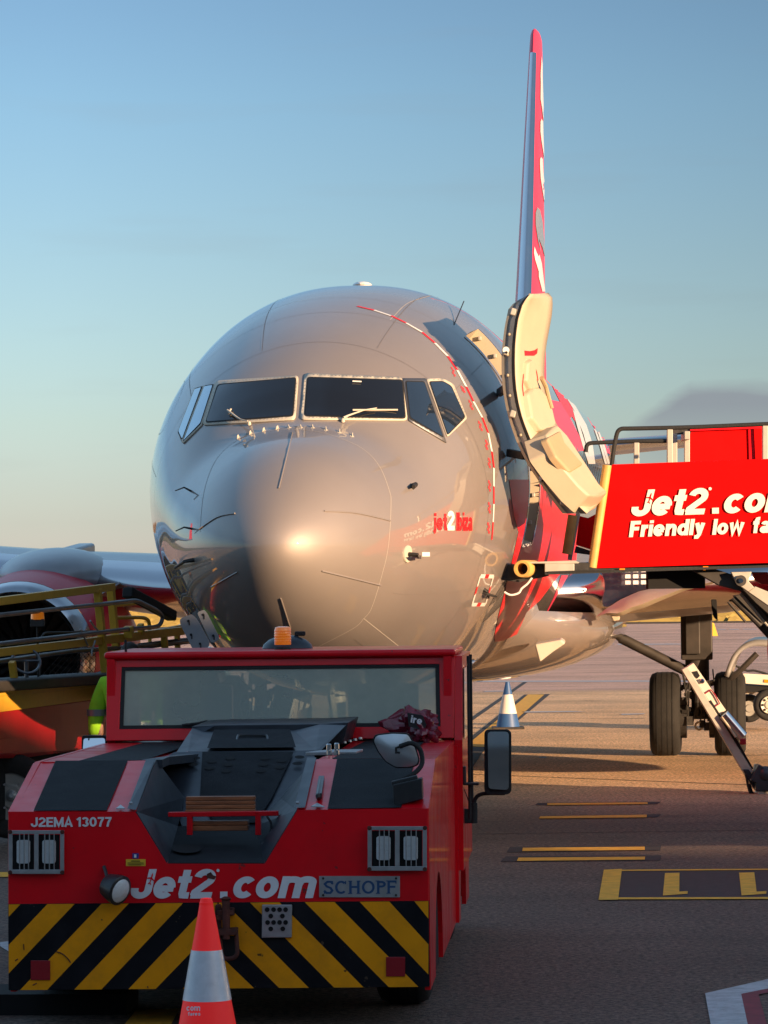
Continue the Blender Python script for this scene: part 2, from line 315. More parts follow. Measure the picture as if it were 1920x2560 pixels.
class MB:
    def __init__(s): s.v = []; s.f = []; s.m = []
    def add(s, vs, fs, mi=0):
        k = len(s.v); s.v += [Vector(p) for p in vs]; s.f += [tuple(i + k for i in f) for f in fs]; s.m += [mi] * len(fs); return s
    def hexa(s, p, mi=0):       # 8 corners: bottom loop 0-3, top loop 4-7
        return s.add(p, [(0, 3, 2, 1), (4, 5, 6, 7), (0, 1, 5, 4), (1, 2, 6, 5), (2, 3, 7, 6), (3, 0, 4, 7)], mi)
    def box(s, c, sz, rz=0.0, mi=0, rot=None):
        c = Vector(c); h = Vector(sz) / 2
        m = rot if rot is not None else Matrix.Rotation(rz, 3, 'Z')
        p = [c + m @ Vector((x * h.x, y * h.y, z * h.z)) for z in (-1, 1) for x, y in ((-1, -1), (1, -1), (1, 1), (-1, 1))]
        return s.hexa(p, mi)
    def bar(s, a, b, w, h, up=Vector((0, 0, 1)), mi=0):   # rectangular bar from a to b
        a, b = Vector(a), Vector(b); d = (b - a).normalized()
        x = d.cross(up)
        x = x.normalized() if x.length > 1e-4 else d.orthogonal().normalized()
        y = x.cross(d).normalized()
        x = x * w / 2; y = y * h / 2
        return s.hexa([a - x - y, a + x - y, a + x + y, a - x + y, b - x - y, b + x - y, b + x + y, b - x + y], mi)
    def tube(s, pts, r, n=10, caps=True, mi=0, closed=False):
        pts = [Vector(p) for p in pts]; k = len(s.v); N = len(pts)
        rr = r if isinstance(r, (list, tuple)) else [r] * N
        u = None
        for i, p in enumerate(pts):
            a = pts[max(i - 1, 0)] if not closed else pts[i - 1]; b = pts[min(i + 1, N - 1)] if not closed else pts[(i + 1) % N]
            d = (b - a).normalized()
            if u is None: u, w = basis(d)
            else:
                u = (u - d * u.dot(d)).normalized(); w = d.cross(u)
            for j in range(n):
                t = 2 * math.pi * j / n
                s.v.append(p + (u * math.cos(t) + w * math.sin(t)) * rr[i])
        L = N if closed else N - 1
        for i in range(L):
            for j in range(n):
                a0 = k + i * n; b0 = k + ((i + 1) % N) * n
                s.f.append((a0 + j, a0 + (j + 1) % n, b0 + (j + 1) % n, b0 + j)); s.m.append(mi)
        if caps and not closed:
            s.f.append(tuple(k + j for j in reversed(range(n)))); s.m.append(mi)
            s.f.append(tuple(k + (N - 1) * n + j for j in range(n))); s.m.append(mi)
        return s
    def lathe(s, o, axis, prof, n=32, mi=0, caps=True):    # prof: (distance along axis, radius)
        o = Vector(o); axis = Vector(axis).normalized(); u, w = basis(axis); k = len(s.v)
        for h, r in prof:
            for j in range(n):
                t = 2 * math.pi * j / n
                s.v.append(o + axis * h + (u * math.cos(t) + w * math.sin(t)) * r)
        for i in range(len(prof) - 1):
            for j in range(n):
                a0, b0 = k + i * n, k + (i + 1) * n
                s.f.append((a0 + j, a0 + (j + 1) % n, b0 + (j + 1) % n, b0 + j)); s.m.append(mi)
        if caps:
            if prof[0][1] > 1e-5: s.f.append(tuple(k + j for j in reversed(range(n)))); s.m.append(mi)
            if prof[-1][1] > 1e-5: s.f.append(tuple(k + (len(prof) - 1) * n + j for j in range(n))); s.m.append(mi)
        return s
    def prism(s, poly, vec, mi=0):      # 3D polygon swept along vec
        poly = [Vector(p) for p in poly]; n = len(poly); k = len(s.v); vec = Vector(vec)
        s.v += poly + [p + vec for p in poly]
        tris = tessellate_polygon([poly])
        for t in tris:
            s.f.append(tuple(k + i for i in t)); s.f.append(tuple(k + n + i for i in reversed(t))); s.m += [mi, mi]
        for i in range(n):
            j = (i + 1) % n
            s.f.append((k + i, k + j, k + n + j, k + n + i)); s.m.append(mi)
        return s
    def sphere(s, c, r, n=16, m=10, mi=0, sc=(1, 1, 1)):
        c = Vector(c); k = len(s.v)
        for i in range(m + 1):
            p = math.pi * i / m
            for j in range(n):
                t = 2 * math.pi * j / n
                s.v.append(c + Vector((math.sin(p) * math.cos(t) * r * sc[0], math.sin(p) * math.sin(t) * r * sc[1], math.cos(p) * r * sc[2])))
        for i in range(m):
            for j in range(n):
                s.f.append((k + i * n + j, k + (i + 1) * n + j, k + (i + 1) * n + (j + 1) % n, k + i * n + (j + 1) % n)); s.m.append(mi)
        return s
    def build(s, name, ma, parent=None, smooth=35, bevel=0.0, weld=True, sub=0):
        me = bpy.data.meshes.new(name)
        me.from_pydata(s.v, [], s.f)
        mats = ma if isinstance(ma, (list, tuple)) else [ma]
        for q in mats: me.materials.append(M[q] if isinstance(q, str) else q)
        for p, i in zip(me.polygons, s.m): p.material_index = i
        bm = bmesh.new(); bm.from_mesh(me)
        if weld: bmesh.ops.remove_doubles(bm, verts=bm.verts, dist=1e-5)
        bmesh.ops.recalc_face_normals(bm, faces=bm.faces)
        bm.to_mesh(me); bm.free()
        if smooth:
            for p in me.polygons: p.use_smooth = True
            me.set_sharp_from_angle(angle=R(smooth))
        o = link(name, me, parent)
        if bevel > 0:
            b = o.modifiers.new('bevel', 'BEVEL'); b.width = bevel; b.segments = 2; b.limit_method = 'ANGLE'; b.angle_limit = R(40)
            b.use_clamp_overlap = True
            b.harden_normals = True
        return o

def subdivided_poly(pts, maxlen):
    """2D polygon -> (verts, faces) with edges shorter than maxlen."""
    bm = bmesh.new()
    vs = [bm.verts.new((p[0], p[1], 0)) for p in pts]
    bm.faces.new(vs)
    bmesh.ops.triangulate(bm, faces=bm.faces[:])
    for _ in range(9):
        es = [e for e in bm.edges if e.calc_length() > maxlen]
        if not es: break
        bmesh.ops.subdivide_edges(bm, edges=es, cuts=1)
        bmesh.ops.triangulate(bm, faces=bm.faces[:])
    bm.verts.index_update()
    v = [(q.co.x, q.co.y) for q in bm.verts]; f = [tuple(q.index for q in fc.verts) for fc in bm.faces]
    bm.free()
    return v, f

def text2d(s, bold=0.0, shear=0.0, space=1.0, res=6):
    cu = bpy.data.curves.new('t', 'FONT'); cu.body = s; cu.size = 1.0; cu.offset = bold; cu.shear = shear; cu.space_character = space
    cu.resolution_u = res; cu.fill_mode = 'FRONT' if hasattr(cu, 'fill_mode') else 'BOTH'
    ob = bpy.data.objects.new('t', cu); COL.objects.link(ob)
    bpy.context.view_layer.update()
    me = bpy.data.meshes.new_from_object(ob.evaluated_get(bpy.context.evaluated_depsgraph_get()))
    v = [(q.co.x, q.co.y) for q in me.vertices]; f = [tuple(p.vertices) for p in me.polygons]
    bpy.data.objects.remove(ob); bpy.data.curves.remove(cu); bpy.data.meshes.remove(me)
    x0 = min(q[0] for q in v); x1 = max(q[0] for q in v); y0 = min(q[1] for q in v); y1 = max(q[1] for q in v)
    return v, f, (x0, y0, x1, y1)
def text_on(parent, name, s, fn, ma, bold=0.0, shear=0.0, space=1.0):
    """fn maps (u,v) in 0..1 of the text's bounding box to 3D."""
    v, f, (x0, y0, x1, y1) = text2d(s, bold, shear, space)
    mb = MB(); mb.add([fn((a - x0) / (x1 - x0), (b - y0) / (y1 - y0)) for a, b in v], f)
    return mb.build(name, ma, parent, smooth=0, weld=False)
def pxmap(q, conv):
    """q: pixel corners (bottom left, bottom right, top right, top left)."""
    def fn(u, v):
        x = (1 - v) * ((1 - u) * q[0][0] + u * q[1][0]) + v * ((1 - u) * q[3][0] + u * q[2][0])
        y = (1 - v) * ((1 - u) * q[0][1] + u * q[1][1]) + v * ((1 - u) * q[3][1] + u * q[2][1])
        return conv(x, y)
    return fn
def round_path(pts, r=0.08, n=5):
    pts = [Vector(p) for p in pts]; out = [pts[0]]
    for i in range(1, len(pts) - 1):
        a, b, c = pts[i - 1], pts[i], pts[i + 1]
        ra = min(r, (b - a).length * 0.45); rc = min(r, (c - b).length * 0.45)
        p0 = b + (a - b).normalized() * ra; p1 = b + (c - b).normalized() * rc
        for k in range(n + 1):
            t = k / n; out.append(p0 * (1 - t) ** 2 + b * 2 * t * (1 - t) + p1 * t * t)
    out.append(pts[-1]); return out
# bold grotesque lettering drawn as broad strokes (unit cap height)
XH = .74
def _arc(cx, cy, rx, ry, a0, a1, n=18):
    return [(cx + rx * math.cos(R(a0 + (a1 - a0) * k / n)), cy + ry * math.sin(R(a0 + (a1 - a0) * k / n))) for k in range(n + 1)]
def glyph(ch, w):
    h = w / 2; X = XH
    bowl = lambda x0: _arc(x0 + .31, X / 2, .31 - h, X / 2 - h, 0, 360, 32)
    G = {
     'J': (.60, [[(.60 - h, 1.0), (.60 - h, .30)] + _arc(.30, .30, .30 - h, .30 - h, 0, -180)[1:] + [(h, .36)]]),
     'j': (.24, [[(.24 - h, X), (.24 - h, .02)] + _arc(.05, .02, .19 - h, .20 - h, 0, -90)[1:] + [(-.02, -.22 + h)], [(.24 - h, .83), (.24 - h, 1.0)]]),
     'e': (.62, [_arc(.31, X / 2, .31 - h, X / 2 - h, 0, 318, 30), [(h * 1.2, X / 2 - .03), (.62 - h * .4, X / 2 - .03)]]),
     't': (.40, [[(.20, .97), (.20, .18), (.22, h + .01), (.30, h), (.40, h)], [(0, X - h * .9), (.38, X - h * .9)]]),
     '2': (.62, [_arc(.31, .69, .31 - h, .31 - h, 170, -35, 20) + [(.12, .22), (h * .9, h * .95)], [(.02, h), (.62, h)]]),
     '.': (.24, [[(.02, h * 1.1), (.24, h * 1.1)]]),
     'c': (.58, [_arc(.31, X / 2, .31 - h, X / 2 - h, 42, 318, 28)]),
     'o': (.62, [bowl(0)]),
     'm': (.96, [[(h, 0), (h, X)], [(h, .42)] + _arc(.31, X - .22, .22 - h * .3, .22 - h, 180, 0)[0:] + [(.53 - h * .3, 0)], [(.53 - h * .3, .42)] + _arc(.70, X - .22, .23 - h * .5, .22 - h, 180, 0)[0:] + [(.93 - h * .5, 0)]]),
     'F': (.56, [[(h, 0), (h, 1)], [(h, 1 - h), (.56, 1 - h)], [(h, .52), (.50, .52)]]),
     'E': (.58, [[(h, 0), (h, 1)], [(h, 1 - h), (.58, 1 - h)], [(h, .52), (.54, .52)], [(h, h), (.58, h)]]),
     'r': (.38, [[(h, 0), (h, X)], [(h, .42), (.19, .60), (.28, X - h * 1.05), (.38, X - h)]]),
     'i': (.20, [[(h, 0), (h, X)], [(h, .83), (h, 1.0)]]),
     'n': (.60, [[(h, 0), (h, X)], [(h, .42)] + _arc(.34, X - .26, .26 - h, .26 - h, 170, 0) + [(.60 - h, 0)]]),
     'd': (.62, [_arc(.31, X / 2, .31 - h, X / 2 - h, 0, 360, 32), [(.62 - h, 0), (.62 - h, 1)]]),
     'b': (.62, [_arc(.31, X / 2, .31 - h, X / 2 - h, 0, 360, 32), [(h, 0), (h, 1)]]),
     'l': (.20, [[(h, 0), (h, 1)]]),
     'y': (.58, [[(h * 1.1, X), (.31, .10)], [(.58 - h * 1.1, X), (.31, .02), (.22, -.13), (.06, -.13)]]),
     'w': (.86, [[(h, X), (.24, .05), (.43, X - .04), (.62, .05), (.86 - h, X)]]),
     'f': (.38, [[(.18, 0), (.18, .78), (.22, 1 - h * 1.2), (.30, 1 - h), (.38, 1 - h)], [(0, X - h * .9), (.36, X - h * .9)]]),
     'a': (.58, [[(.56 - h, 0), (.56 - h, .50)] + _arc(.30, .50, .26 - h, X - .50 - h, 0, 165)[1:], _arc(.27, .21, .27 - h, .21 - h * .9, 0, 360, 24)]),
     's': (.54, [[(.50, .60), (.40, X - h), (.22, X - h), (h, .54), (.18, .41), (.38, .34), (.54 - h, .20), (.36, h), (.16, h), (.03, .17)]]),
     'I': (.20, [[(h, 0), (h, 1)]]),
     'z': (.50, [[(0, X - h), (.50, X - h)], [(.46, X - h * 1.2), (.04, h * 1.2)], [(0, h), (.50, h)]]),
     'M': (.84, [[(h, 0), (h, 1)], [(.84 - h, 0), (.84 - h, 1)], [(h, .96), (.42, .12), (.84 - h, .96)]]),
     'A': (.72, [[(h * .8, 0), (.36, .97), (.72 - h * .8, 0)], [(.18, .28), (.54, .28)]]),
     '1': (.38, [[(.36 - h, 0), (.36 - h, 1)], [(.36 - h, .92), (.02, .72)]]),
     '3': (.60, [_arc(.29, .73, .27 - h * .8, .27 - h, 165, -80, 18), _arc(.30, .28, .30 - h, .28 - h, 85, -165, 18)]),
     '0': (.62, [_arc(.31, .5, .31 - h, .5 - h, 0, 360, 32)]),
     '7': (.58, [[(.02, 1 - h), (.58, 1 - h)], [(.50, 1 - h * 1.3), (.30, .45), (.22, 0)]]),
     'S': (.62, [[(.57, .76), (.46, 1 - h), (.24, 1 - h), (h, .76), (.20, .57), (.44, .45), (.62 - h, .25), (.42, h), (.18, h), (.04, .25)]]),
     'C': (.74, [_arc(.38, .5, .38 - h, .5 - h, 45, 315, 28)]),
     'H': (.74, [[(h * 1.6, 0), (h * 1.6, 1)], [(.74 - h * 1.6, 0), (.74 - h * 1.6, 1)], [(h * 1.6, .52), (.74 - h * 1.6, .52)]]),
     'O': (.80, [_arc(.40, .5, .40 - h, .5 - h, 0, 360, 34)]),
     'P': (.60, [[(h * 1.6, 0), (h * 1.6, 1)], [(h * 1.6, .97 - h)] + _arc(.32, .72, .28 - h, .25 - h, 90, -90, 14) + [(h * 1.6, .47 + h)]]),
     ' ': (.22, []),
    }
    return G[ch]
def word(parent, name, s, fn, ma, w=.20, gap=.07, shear=0.0, vmax=1.0):
    """fn(u, v): u 0..1 over the word's width, v in cap heights."""
    x = 0; items = []
    for ch in s:
        adv, st_ = glyph(ch, w)
        items += [[(px + x, py) for px, py in p] for p in st_]; x += adv + gap
    tot = x - gap + shear
    n0 = (fn(.01, 0) - fn(0, 0)).cross(fn(0, .01) - fn(0, 0)).normalized()
    if n0.dot(CAMP - fn(0, 0)) < 0: n0 = -n0
    mb = MB()
    for q, P in enumerate(items):
        closed = math.hypot(P[0][0] - P[-1][0], P[0][1] - P[-1][1]) < 1e-6
        if closed: P = P[:-1]
        N = len(P); vs = []
        for i in range(N):
            a = P[i - 1] if (i > 0 or closed) else None; b_ = P[i]; c = P[(i + 1) % N] if (i < N - 1 or closed) else None
            def un(u_, v_): L = math.hypot(v_[0] - u_[0], v_[1] - u_[1]) or 1; return ((v_[0] - u_[0]) / L, (v_[1] - u_[1]) / L)
            d0 = un(a, b_) if a else un(b_, c); d1 = un(b_, c) if c else d0
            n_ = (-(d0[1] + d1[1]), d0[0] + d1[0]); L = math.hypot(*n_) or 1; n_ = (n_[0] / L, n_[1] / L)
            cosv = max(.45, n_[0] * -d1[1] + n_[1] * d1[0]); k = w / 2 / cosv
            vs.append(((b_[0] + n_[0] * k, b_[1] + n_[1] * k), (b_[0] - n_[0] * k, b_[1] - n_[1] * k)))
        pts = []
        for l_, r_ in vs:
            for p in (l_, r_): pts.append(fn((p[0] + shear * p[1]) / tot, p[1]) + n0 * (.0004 * (q % 4)))
        F_ = [(2 * i, 2 * i + 1, 2 * ((i + 1) % N) + 1, 2 * ((i + 1) % N)) for i in range(N if closed else N - 1)]
        mb.add(pts, F_)
    return mb.build(name, ma, parent, smooth=0, weld=False)
# ------------------------------------------------------------------ setting: ground, markings, grass, terminal behind the camera
def ground_material():
    m = bpy.data.materials.new('apron_concrete'); m.use_nodes = True
    n, l = m.node_tree.nodes, m.node_tree.links; b = n['Principled BSDF']
    g = n.new('ShaderNodeNewGeometry')
    def noise(scale, det=6, rough=0.6, vec=None):
        z = n.new('ShaderNodeTexNoise'); z.inputs['Scale'].default_value = scale; z.inputs['Detail'].default_value = det; z.inputs['Roughness'].default_value = rough
        l.new(vec or g.outputs['Position'], z.inputs['Vector']); return z.outputs['Fac']
    def ramp(src, a, b_, c0, c1):
        r = n.new('ShaderNodeMapRange'); r.inputs['From Min'].default_value = a; r.inputs['From Max'].default_value = b_
        r.inputs['To Min'].default_value = c0; r.inputs['To Max'].default_value = c1; l.new(src, r.inputs['Value']); return r.outputs[0]
    def mul(a, c):
        x = n.new('ShaderNodeMath'); x.operation = 'MULTIPLY'; l.new(a, x.inputs[0])
        if isinstance(c, float): x.inputs[1].default_value = c
        else: l.new(c, x.inputs[1])
        return x.outputs[0]
    mp = n.new('ShaderNodeMapping'); mp.inputs['Scale'].default_value = (0.12, 1.0, 1); l.new(g.outputs['Position'], mp.inputs['Vector'])
    big = ramp(noise(0.35), 0.3, 0.7, 0.84, 1.16)
    streak = ramp(noise(0.9, 5, 0.6, mp.outputs[0]), 0.3, 0.7, 0.86, 1.14)
    fine = ramp(noise(26.0, 5, 0.75), 0.38, 0.62, 0.35, 1.75)
    mid = ramp(noise(9.0, 4, 0.6), 0.3, 0.7, 0.86, 1.14)
    stain = ramp(noise(0.9, 8, 0.7), 0.56, 0.72, 1.0, 0.62)
    stain2 = ramp(noise(3.1, 6, 0.7), 0.60, 0.74, 1.0, 0.6)
    patch = ramp(noise(0.16, 2, 0.4), 0.44, 0.50, 0.90, 1.06)
    f = mul(mul(mul(mul(mul(mul(big, streak), fine), mid), stain), stain2), patch)
    # far taxiway pavement is a darker, purplish asphalt
    sp = n.new('ShaderNodeSeparateXYZ'); l.new(g.outputs['Position'], sp.inputs[0])
    far = ramp(sp.outputs[1], 76.0, 78.0, 0.0, 1.0)
    mx = n.new('ShaderNodeMix'); mx.data_type = 'RGBA'; l.new(far, mx.inputs['Factor'])
    mx.inputs['A'].default_value = (0.72, 0.47, 0.265, 1); mx.inputs['B'].default_value = (0.52, 0.34, 0.27, 1)
    near = ramp(sp.outputs[1], 34.0, 40.5, 1.0, 0.0)  # foreground tone darkened up to the shade edge, deepening the cast shade
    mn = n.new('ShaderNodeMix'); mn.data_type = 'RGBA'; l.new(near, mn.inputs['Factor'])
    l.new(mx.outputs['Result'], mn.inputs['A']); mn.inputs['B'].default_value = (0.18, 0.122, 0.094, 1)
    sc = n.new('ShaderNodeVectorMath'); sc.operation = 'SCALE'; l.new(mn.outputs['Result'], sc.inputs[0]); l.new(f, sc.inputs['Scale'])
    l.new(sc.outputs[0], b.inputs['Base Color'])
    b.inputs['Roughness'].default_value = 0.8
    bp = n.new('ShaderNodeBump'); bp.inputs['Strength'].default_value = 1.0; bp.inputs['Distance'].default_value = 0.06
    l.new(noise(26.0, 5, 0.75), bp.inputs['Height']); l.new(bp.outputs[0], b.inputs['Normal'])
    return m
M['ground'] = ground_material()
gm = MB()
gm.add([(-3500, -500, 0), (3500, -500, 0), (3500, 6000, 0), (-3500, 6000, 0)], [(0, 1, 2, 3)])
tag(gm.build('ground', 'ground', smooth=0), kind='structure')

def gpoly(mb, px, z=0.004):
    P = [gnd(x, y, z) for x, y in px]
    mb.add(P, [tuple(range(len(P)))])
LZ = 0.004
def marking(name, polys, ma, z=LZ, kind='structure'):
    mb = MB()
    for p in polys: gpoly(mb, p, z)
    return tag(mb.build(name, ma, smooth=0, weld=False), kind=kind)
def q3(x, y): return (1120 + x / 2.0738, 1980 + y / 2.0738)
def q2(x, y): return (1120 + x / 2.0738, 1440 + y / 2.0738)
marking('ground_marking_blackout', [
    [q3(450, 68), q3(520, 68), q3(1085, 62), q3(1105, 50), q3(1040, 50), q3(465, 56)],
    [q3(470, 138), q3(1085, 130), q3(1105, 115), q3(1035, 116), q3(520, 122)],
    [q3(303, 312), q3(1100, 303), q3(1105, 278), q3(322, 284)],
    [q3(272, 361), q3(1100, 355), q3(1105, 328), q3(300, 333)],
    [q3(780, 560), q3(1700, 556), q3(1700, 396), q3(808, 400)],
    [q2(75, 885), q2(75, 870), q2(395, 615), q2(530, 612), q2(195, 890), q2(130, 990), q2(90, 1000)],
], 'paint_black')
marking('ground_marking_yellow', [
    [q3(515, 68), q3(1035, 62), q3(1035, 53), q3(515, 57)],
    [q3(472, 137), q3(1030, 131), q3(1031, 117), q3(480, 125)],
    [q3(385, 306), q3(1020, 300), q3(1020, 283), q3(388, 289)],
    [q3(357, 357), q3(1020, 350), q3(1022, 335), q3(365, 340)],
    [q3(780, 559), q3(882, 558), q3(902, 398), q3(808, 402)],
    [q3(902, 402), q3(1700, 397), q3(1700, 403), q3(901, 409)],
    [q3(884, 546), q3(1700, 544), q3(1700, 554), q3(883, 556)],
    [q3(1114, 536), q3(1242, 527), q3(1243, 513), q3(1199, 516), q3(1200, 418), q3(1125, 420)],
    [q3(1522, 536), q3(1650, 527), q3(1651, 513), q3(1600, 516), q3(1588, 416), q3(1509, 418)],
    [q2(90, 882), q2(192, 886), q2(500, 614), q2(415, 614)],
], 'paint_yellow', 0.008)
marking('ground_marking_white', [
    [q3(1333, 1043), q3(1700, 960), q3(1700, 1010), q3(1520, 1046), q3(1566, 1260), q3(1372, 1260)],
    [q2(75, 549), q2(1660, 547), q2(1660, 541), q2(75, 543)],
    [q2(880, 357), q2(1230, 354), q2(1230, 350), q2(880, 352)],
    [q2(1400, 278), q2(1440, 278), q2(1440, 275), q2(1400, 275)],
    [q2(1460, 278), q2(1510, 278), q2(1510, 275), q2(1460, 275)],
    [q2(1530, 277), q2(1600, 277), q2(1600, 274), q2(1530, 274)],
    [q2(385, 708), q2(720, 704), q2(640, 700), q2(385, 702)],
    [q2(900, 720), q2(1020, 716), q2(1020, 712), q2(900, 714)],
    [(40, 2390), (95, 2365), (60, 2350), (0, 2355), (0, 2365)],
    [q2(190, 600), q2(300, 598), q2(300, 594), q2(190, 596)],
    [q2(470, 944), q2(512, 942), q2(508, 936), q2(475, 938)],
], 'paint_white', 0.008)
marking('ground_marking_red', [[q3(1520, 1046), q3(1700, 1010), q3(1700, 1030), q3(1610, 1050), q3(1670, 1260), q3(1566, 1260)]], 'paint_red', 0.008)
marking('ground_marking_orange', [[(-20, 2192), (22, 2192), (22, 2180), (-20, 2180)], [(300, 2575), (420, 2575), (450, 2520), (340, 2525)]], 'paint_yellow', 0.008)
joints = MB()
def joint(a, b, w=0.035):
    A, B = gnd(*a, 0.003), gnd(*b, 0.003); d = (B - A).normalized(); s = Vector((-d.y, d.x, 0)) * w / 2
    joints.add([A - s, B - s, B + s, A + s], [(0, 1, 2, 3)])
joint(q2(-600, 1000), q2(1900, 1095), 0.05); joint(q2(1200, 935), q2(1900, 925), 0.05)
joint(q2(75, 775), q2(400, 550), 0.1); joint(q2(75, 712), q2(290, 712), 0.09); joint(q2(75, 612), q2(1020, 612), 0.1)
joint(q2(300, 735), q2(1020, 738), 0.07)
joint(q2(1000, 455), q2(1650, 455), 0.1); joint(q2(70, 810), q2(290, 812), 0.06)
for y in (300, 330, 385): joint(q2(900, y), q2(1700, y - 2), 0.25)
joint((1165, 2085), (1920, 2075), 0.03)
tag(joints.build('ground_joints', 'joint', smooth=0, weld=False), kind='structure')

M['grass'] = mat('dry_autumn_grass', (0.26, 0.19, 0.055), 0.9, var=0.35, vscale=0.6, stretch=(0.25, 1, 1), dirt=0.5, dirt_col=(0.13, 0.12, 0.03), dscale=0.25, bump=0.8, bscale=3)
gy0 = gnd(450, 1564, 0).y; gy1 = gnd(1700, 1547, 0).y
# airfield grass beyond the apron edge, with the grey runway strip across it
gr = MB(); gr.add([(-900, 205, 0.02), (900, 205, 0.02), (3000, 1500, 0.02), (-3000, 1500, 0.02)], [(0, 1, 2, 3)])
tag(gr.build('grass_field', 'grass', smooth=0), kind='structure')
kb = MB(); kb.box((0, 204.5, 0.05), (1800, 0.8, 0.1)); tag(kb.build('apron_edge_kerb', 'joint', smooth=0), kind='structure')
rw = MB(); rw.add([(-900, 650, 0.03), (900, 650, 0.03), (900, 850, 0.03), (-900, 850, 0.03)], [(0, 1, 2, 3)])
M['runway'] = mat('runway_asphalt', (0.12, 0.12, 0.13), 0.8, var=0.1)
tag(rw.build('runway', 'runway', smooth=0), kind='structure')
# rough tufts give the grass an uneven surface
tf = MB()
for i in range(9000):
    y = random.uniform(206, 420) if random.random() < 0.8 else random.uniform(420, 640)
    x = random.uniform(-0.125, 0.125) * y
    h = random.uniform(0.12, 0.4) * (1 + (y - 205) / 300); w = random.uniform(0.3, 1.4)
    tf.add([(x - w, y, 0.0), (x + w, y + 0.2, 0.0), (x + random.uniform(-w, w) * .5, y + 0.1, h)], [(0, 1, 2)])
tag(tf.build('grass', 'grass', smooth=0, weld=False), kind='stuff')
# bare winter hedge and wood line along the far side of the airfield
M['far_wood'] = mat('bare_winter_wood', (0.17, 0.115, 0.085), 0.95, var=0.35, vscale=0.15, stretch=(1, 1, 0.3))
hb = MB()
x = -260.0
for i in range(5200):
    x = random.uniform(-260, 260); y = random.uniform(1120, 1180)
    h = 6 + 5 * abs(math.sin(x * 0.013 + 1.3)) + random.uniform(-2, 2.5); w = random.uniform(0.5, 1.8)
    hb.add([(x - w, y, 0), (x + w, y, 0), (x + w * random.uniform(.2, .8), y, h * random.uniform(.6, 1)), (x - w * random.uniform(.2, .8), y, h)], [(0, 1, 2, 3)])
tag(hb.build('distant_wood', 'far_wood', smooth=0, weld=False), 'band of bare brown winter trees along the far horizon', 'woodland', kind='stuff')

# low terminal pier behind the camera; its roof line throws the shade over the foreground
tn = math.tan(R(SUN_EL)) / math.cos(R(SUN_AZ))
def roof_z(Yshade, Yb): return (Yshade - Yb) * tn     # height at Yb whose shadow ends at Yshade
tb = thing('terminal_building', 'long grey terminal pier with flat roof standing behind the viewer', 'building', (0, -8, 0))
YB = -6.0
H1 = roof_z(30.6, YB); H2 = roof_z(38.2, YB)
b = MB(); b.box((125, YB - 7, H1 / 2), (170, 14, H1)); b.box((-90, YB - 7, H2 / 2), (259.6, 14, H2)); b.build('wall', 'cladding', tb, smooth=0)
b = MB(); b.box((-90, YB + .03, H2 - .3), (259.6, .08, .5)); b.box((125, YB + .03, H1 - .3), (170, .08, .5)); b.build('roof_fascia', 'wing_grey', tb, smooth=0)
M['pier_glass'] = mat('pier_window_glass', (0.03, 0.04, 0.05), 0.05, 0.0, 1.0, 0.02)
for i in range(-12, 13):
    b = MB(); b.box((i * 4.0, YB + 0.04, 3.6), (3.4, 0.08, 1.8)); b.build('window', 'pier_glass', tb, smooth=0)
# ------------------------------------------------------------------ airliner
TH = R(6.2); NX, NY, NZ = -0.88, 28.5, 2.62
CT, ST = math.cos(TH), math.sin(TH)
def A(s, y, z): return Vector((NX + s * ST + y * CT, NY + s * CT - y * ST, z))
def Ainv(p):
    dx, dy = p.x - NX, p.y - NY
    return (dx * ST + dy * CT, dx * CT - dy * ST, p.z)
AV = Vector((ST, CT, 0)); AP = Vector((CT, -ST, 0))     # aft, port
def interp(tab, s):
    """monotone cubic through a table, in sqrt(s) near the nose."""
    xs = [math.sqrt(a) for a, b in tab]; ys = [b for a, b in tab]; x = math.sqrt(max(s, 0))
    n = len(xs)
    if x >= xs[-1]: return ys[-1]
    i = max(0, min(n - 2, next(k for k in range(n - 1) if x <= xs[k + 1])))
    d = [(ys[k + 1] - ys[k]) / (xs[k + 1] - xs[k]) for k in range(n - 1)]
    def m(k):
        if k == 0: return d[0]
        if k == n - 1: return d[-1]
        if d[k - 1] * d[k] <= 0: return 0
        return 2 * d[k - 1] * d[k] / (d[k - 1] + d[k])
    h = xs[i + 1] - xs[i]; t = (x - xs[i]) / h
    return (ys[i] * (2 * t**3 - 3 * t**2 + 1) + h * m(i) * (t**3 - 2 * t**2 + t) + ys[i + 1] * (-2 * t**3 + 3 * t**2) + h * m(i + 1) * (t**3 - t**2))
TOP = [(0, 0), (.06, .19), (.25, .40), (.5, .59), (.8, .76), (1.1, .88), (1.5, .99), (1.8, 1.08), (2.3, 1.44), (2.6, 1.65), (3, 1.87), (3.5, 2.08), (4, 2.25), (4.5, 2.38), (5, 2.48), (6, 2.60), (7, 2.64), (26, 2.64), (32, 2.55), (38, 2.35)]
BOT = [(0, 0), (.06, -.18), (.25, -.38), (.5, -.55), (.8, -.70), (1.1, -.82), (2, -1.07), (3, -1.23), (4, -1.31), (5, -1.36), (6, -1.38), (22, -1.38), (26, -1.1), (30, -.35), (34, .6), (38, 1.6)]
WID = [(0, 0), (.06, .19), (.25, .41), (.5, .60), (.8, .76), (1.1, .89), (1.5, 1.04), (2, 1.20), (2.5, 1.36), (3, 1.50), (4, 1.70), (5, 1.76), (6, 1.785), (7, 1.79), (23, 1.80), (27, 1.7), (31, 1.25), (35, .75), (38, .28)]
ZC = [(0, 0), (1.1, .04), (2, .22), (3, .42), (4, .58), (5, .68), (6, .73), (7, .74), (23, .74), (28, .95), (33, 1.4), (38, 1.98)]
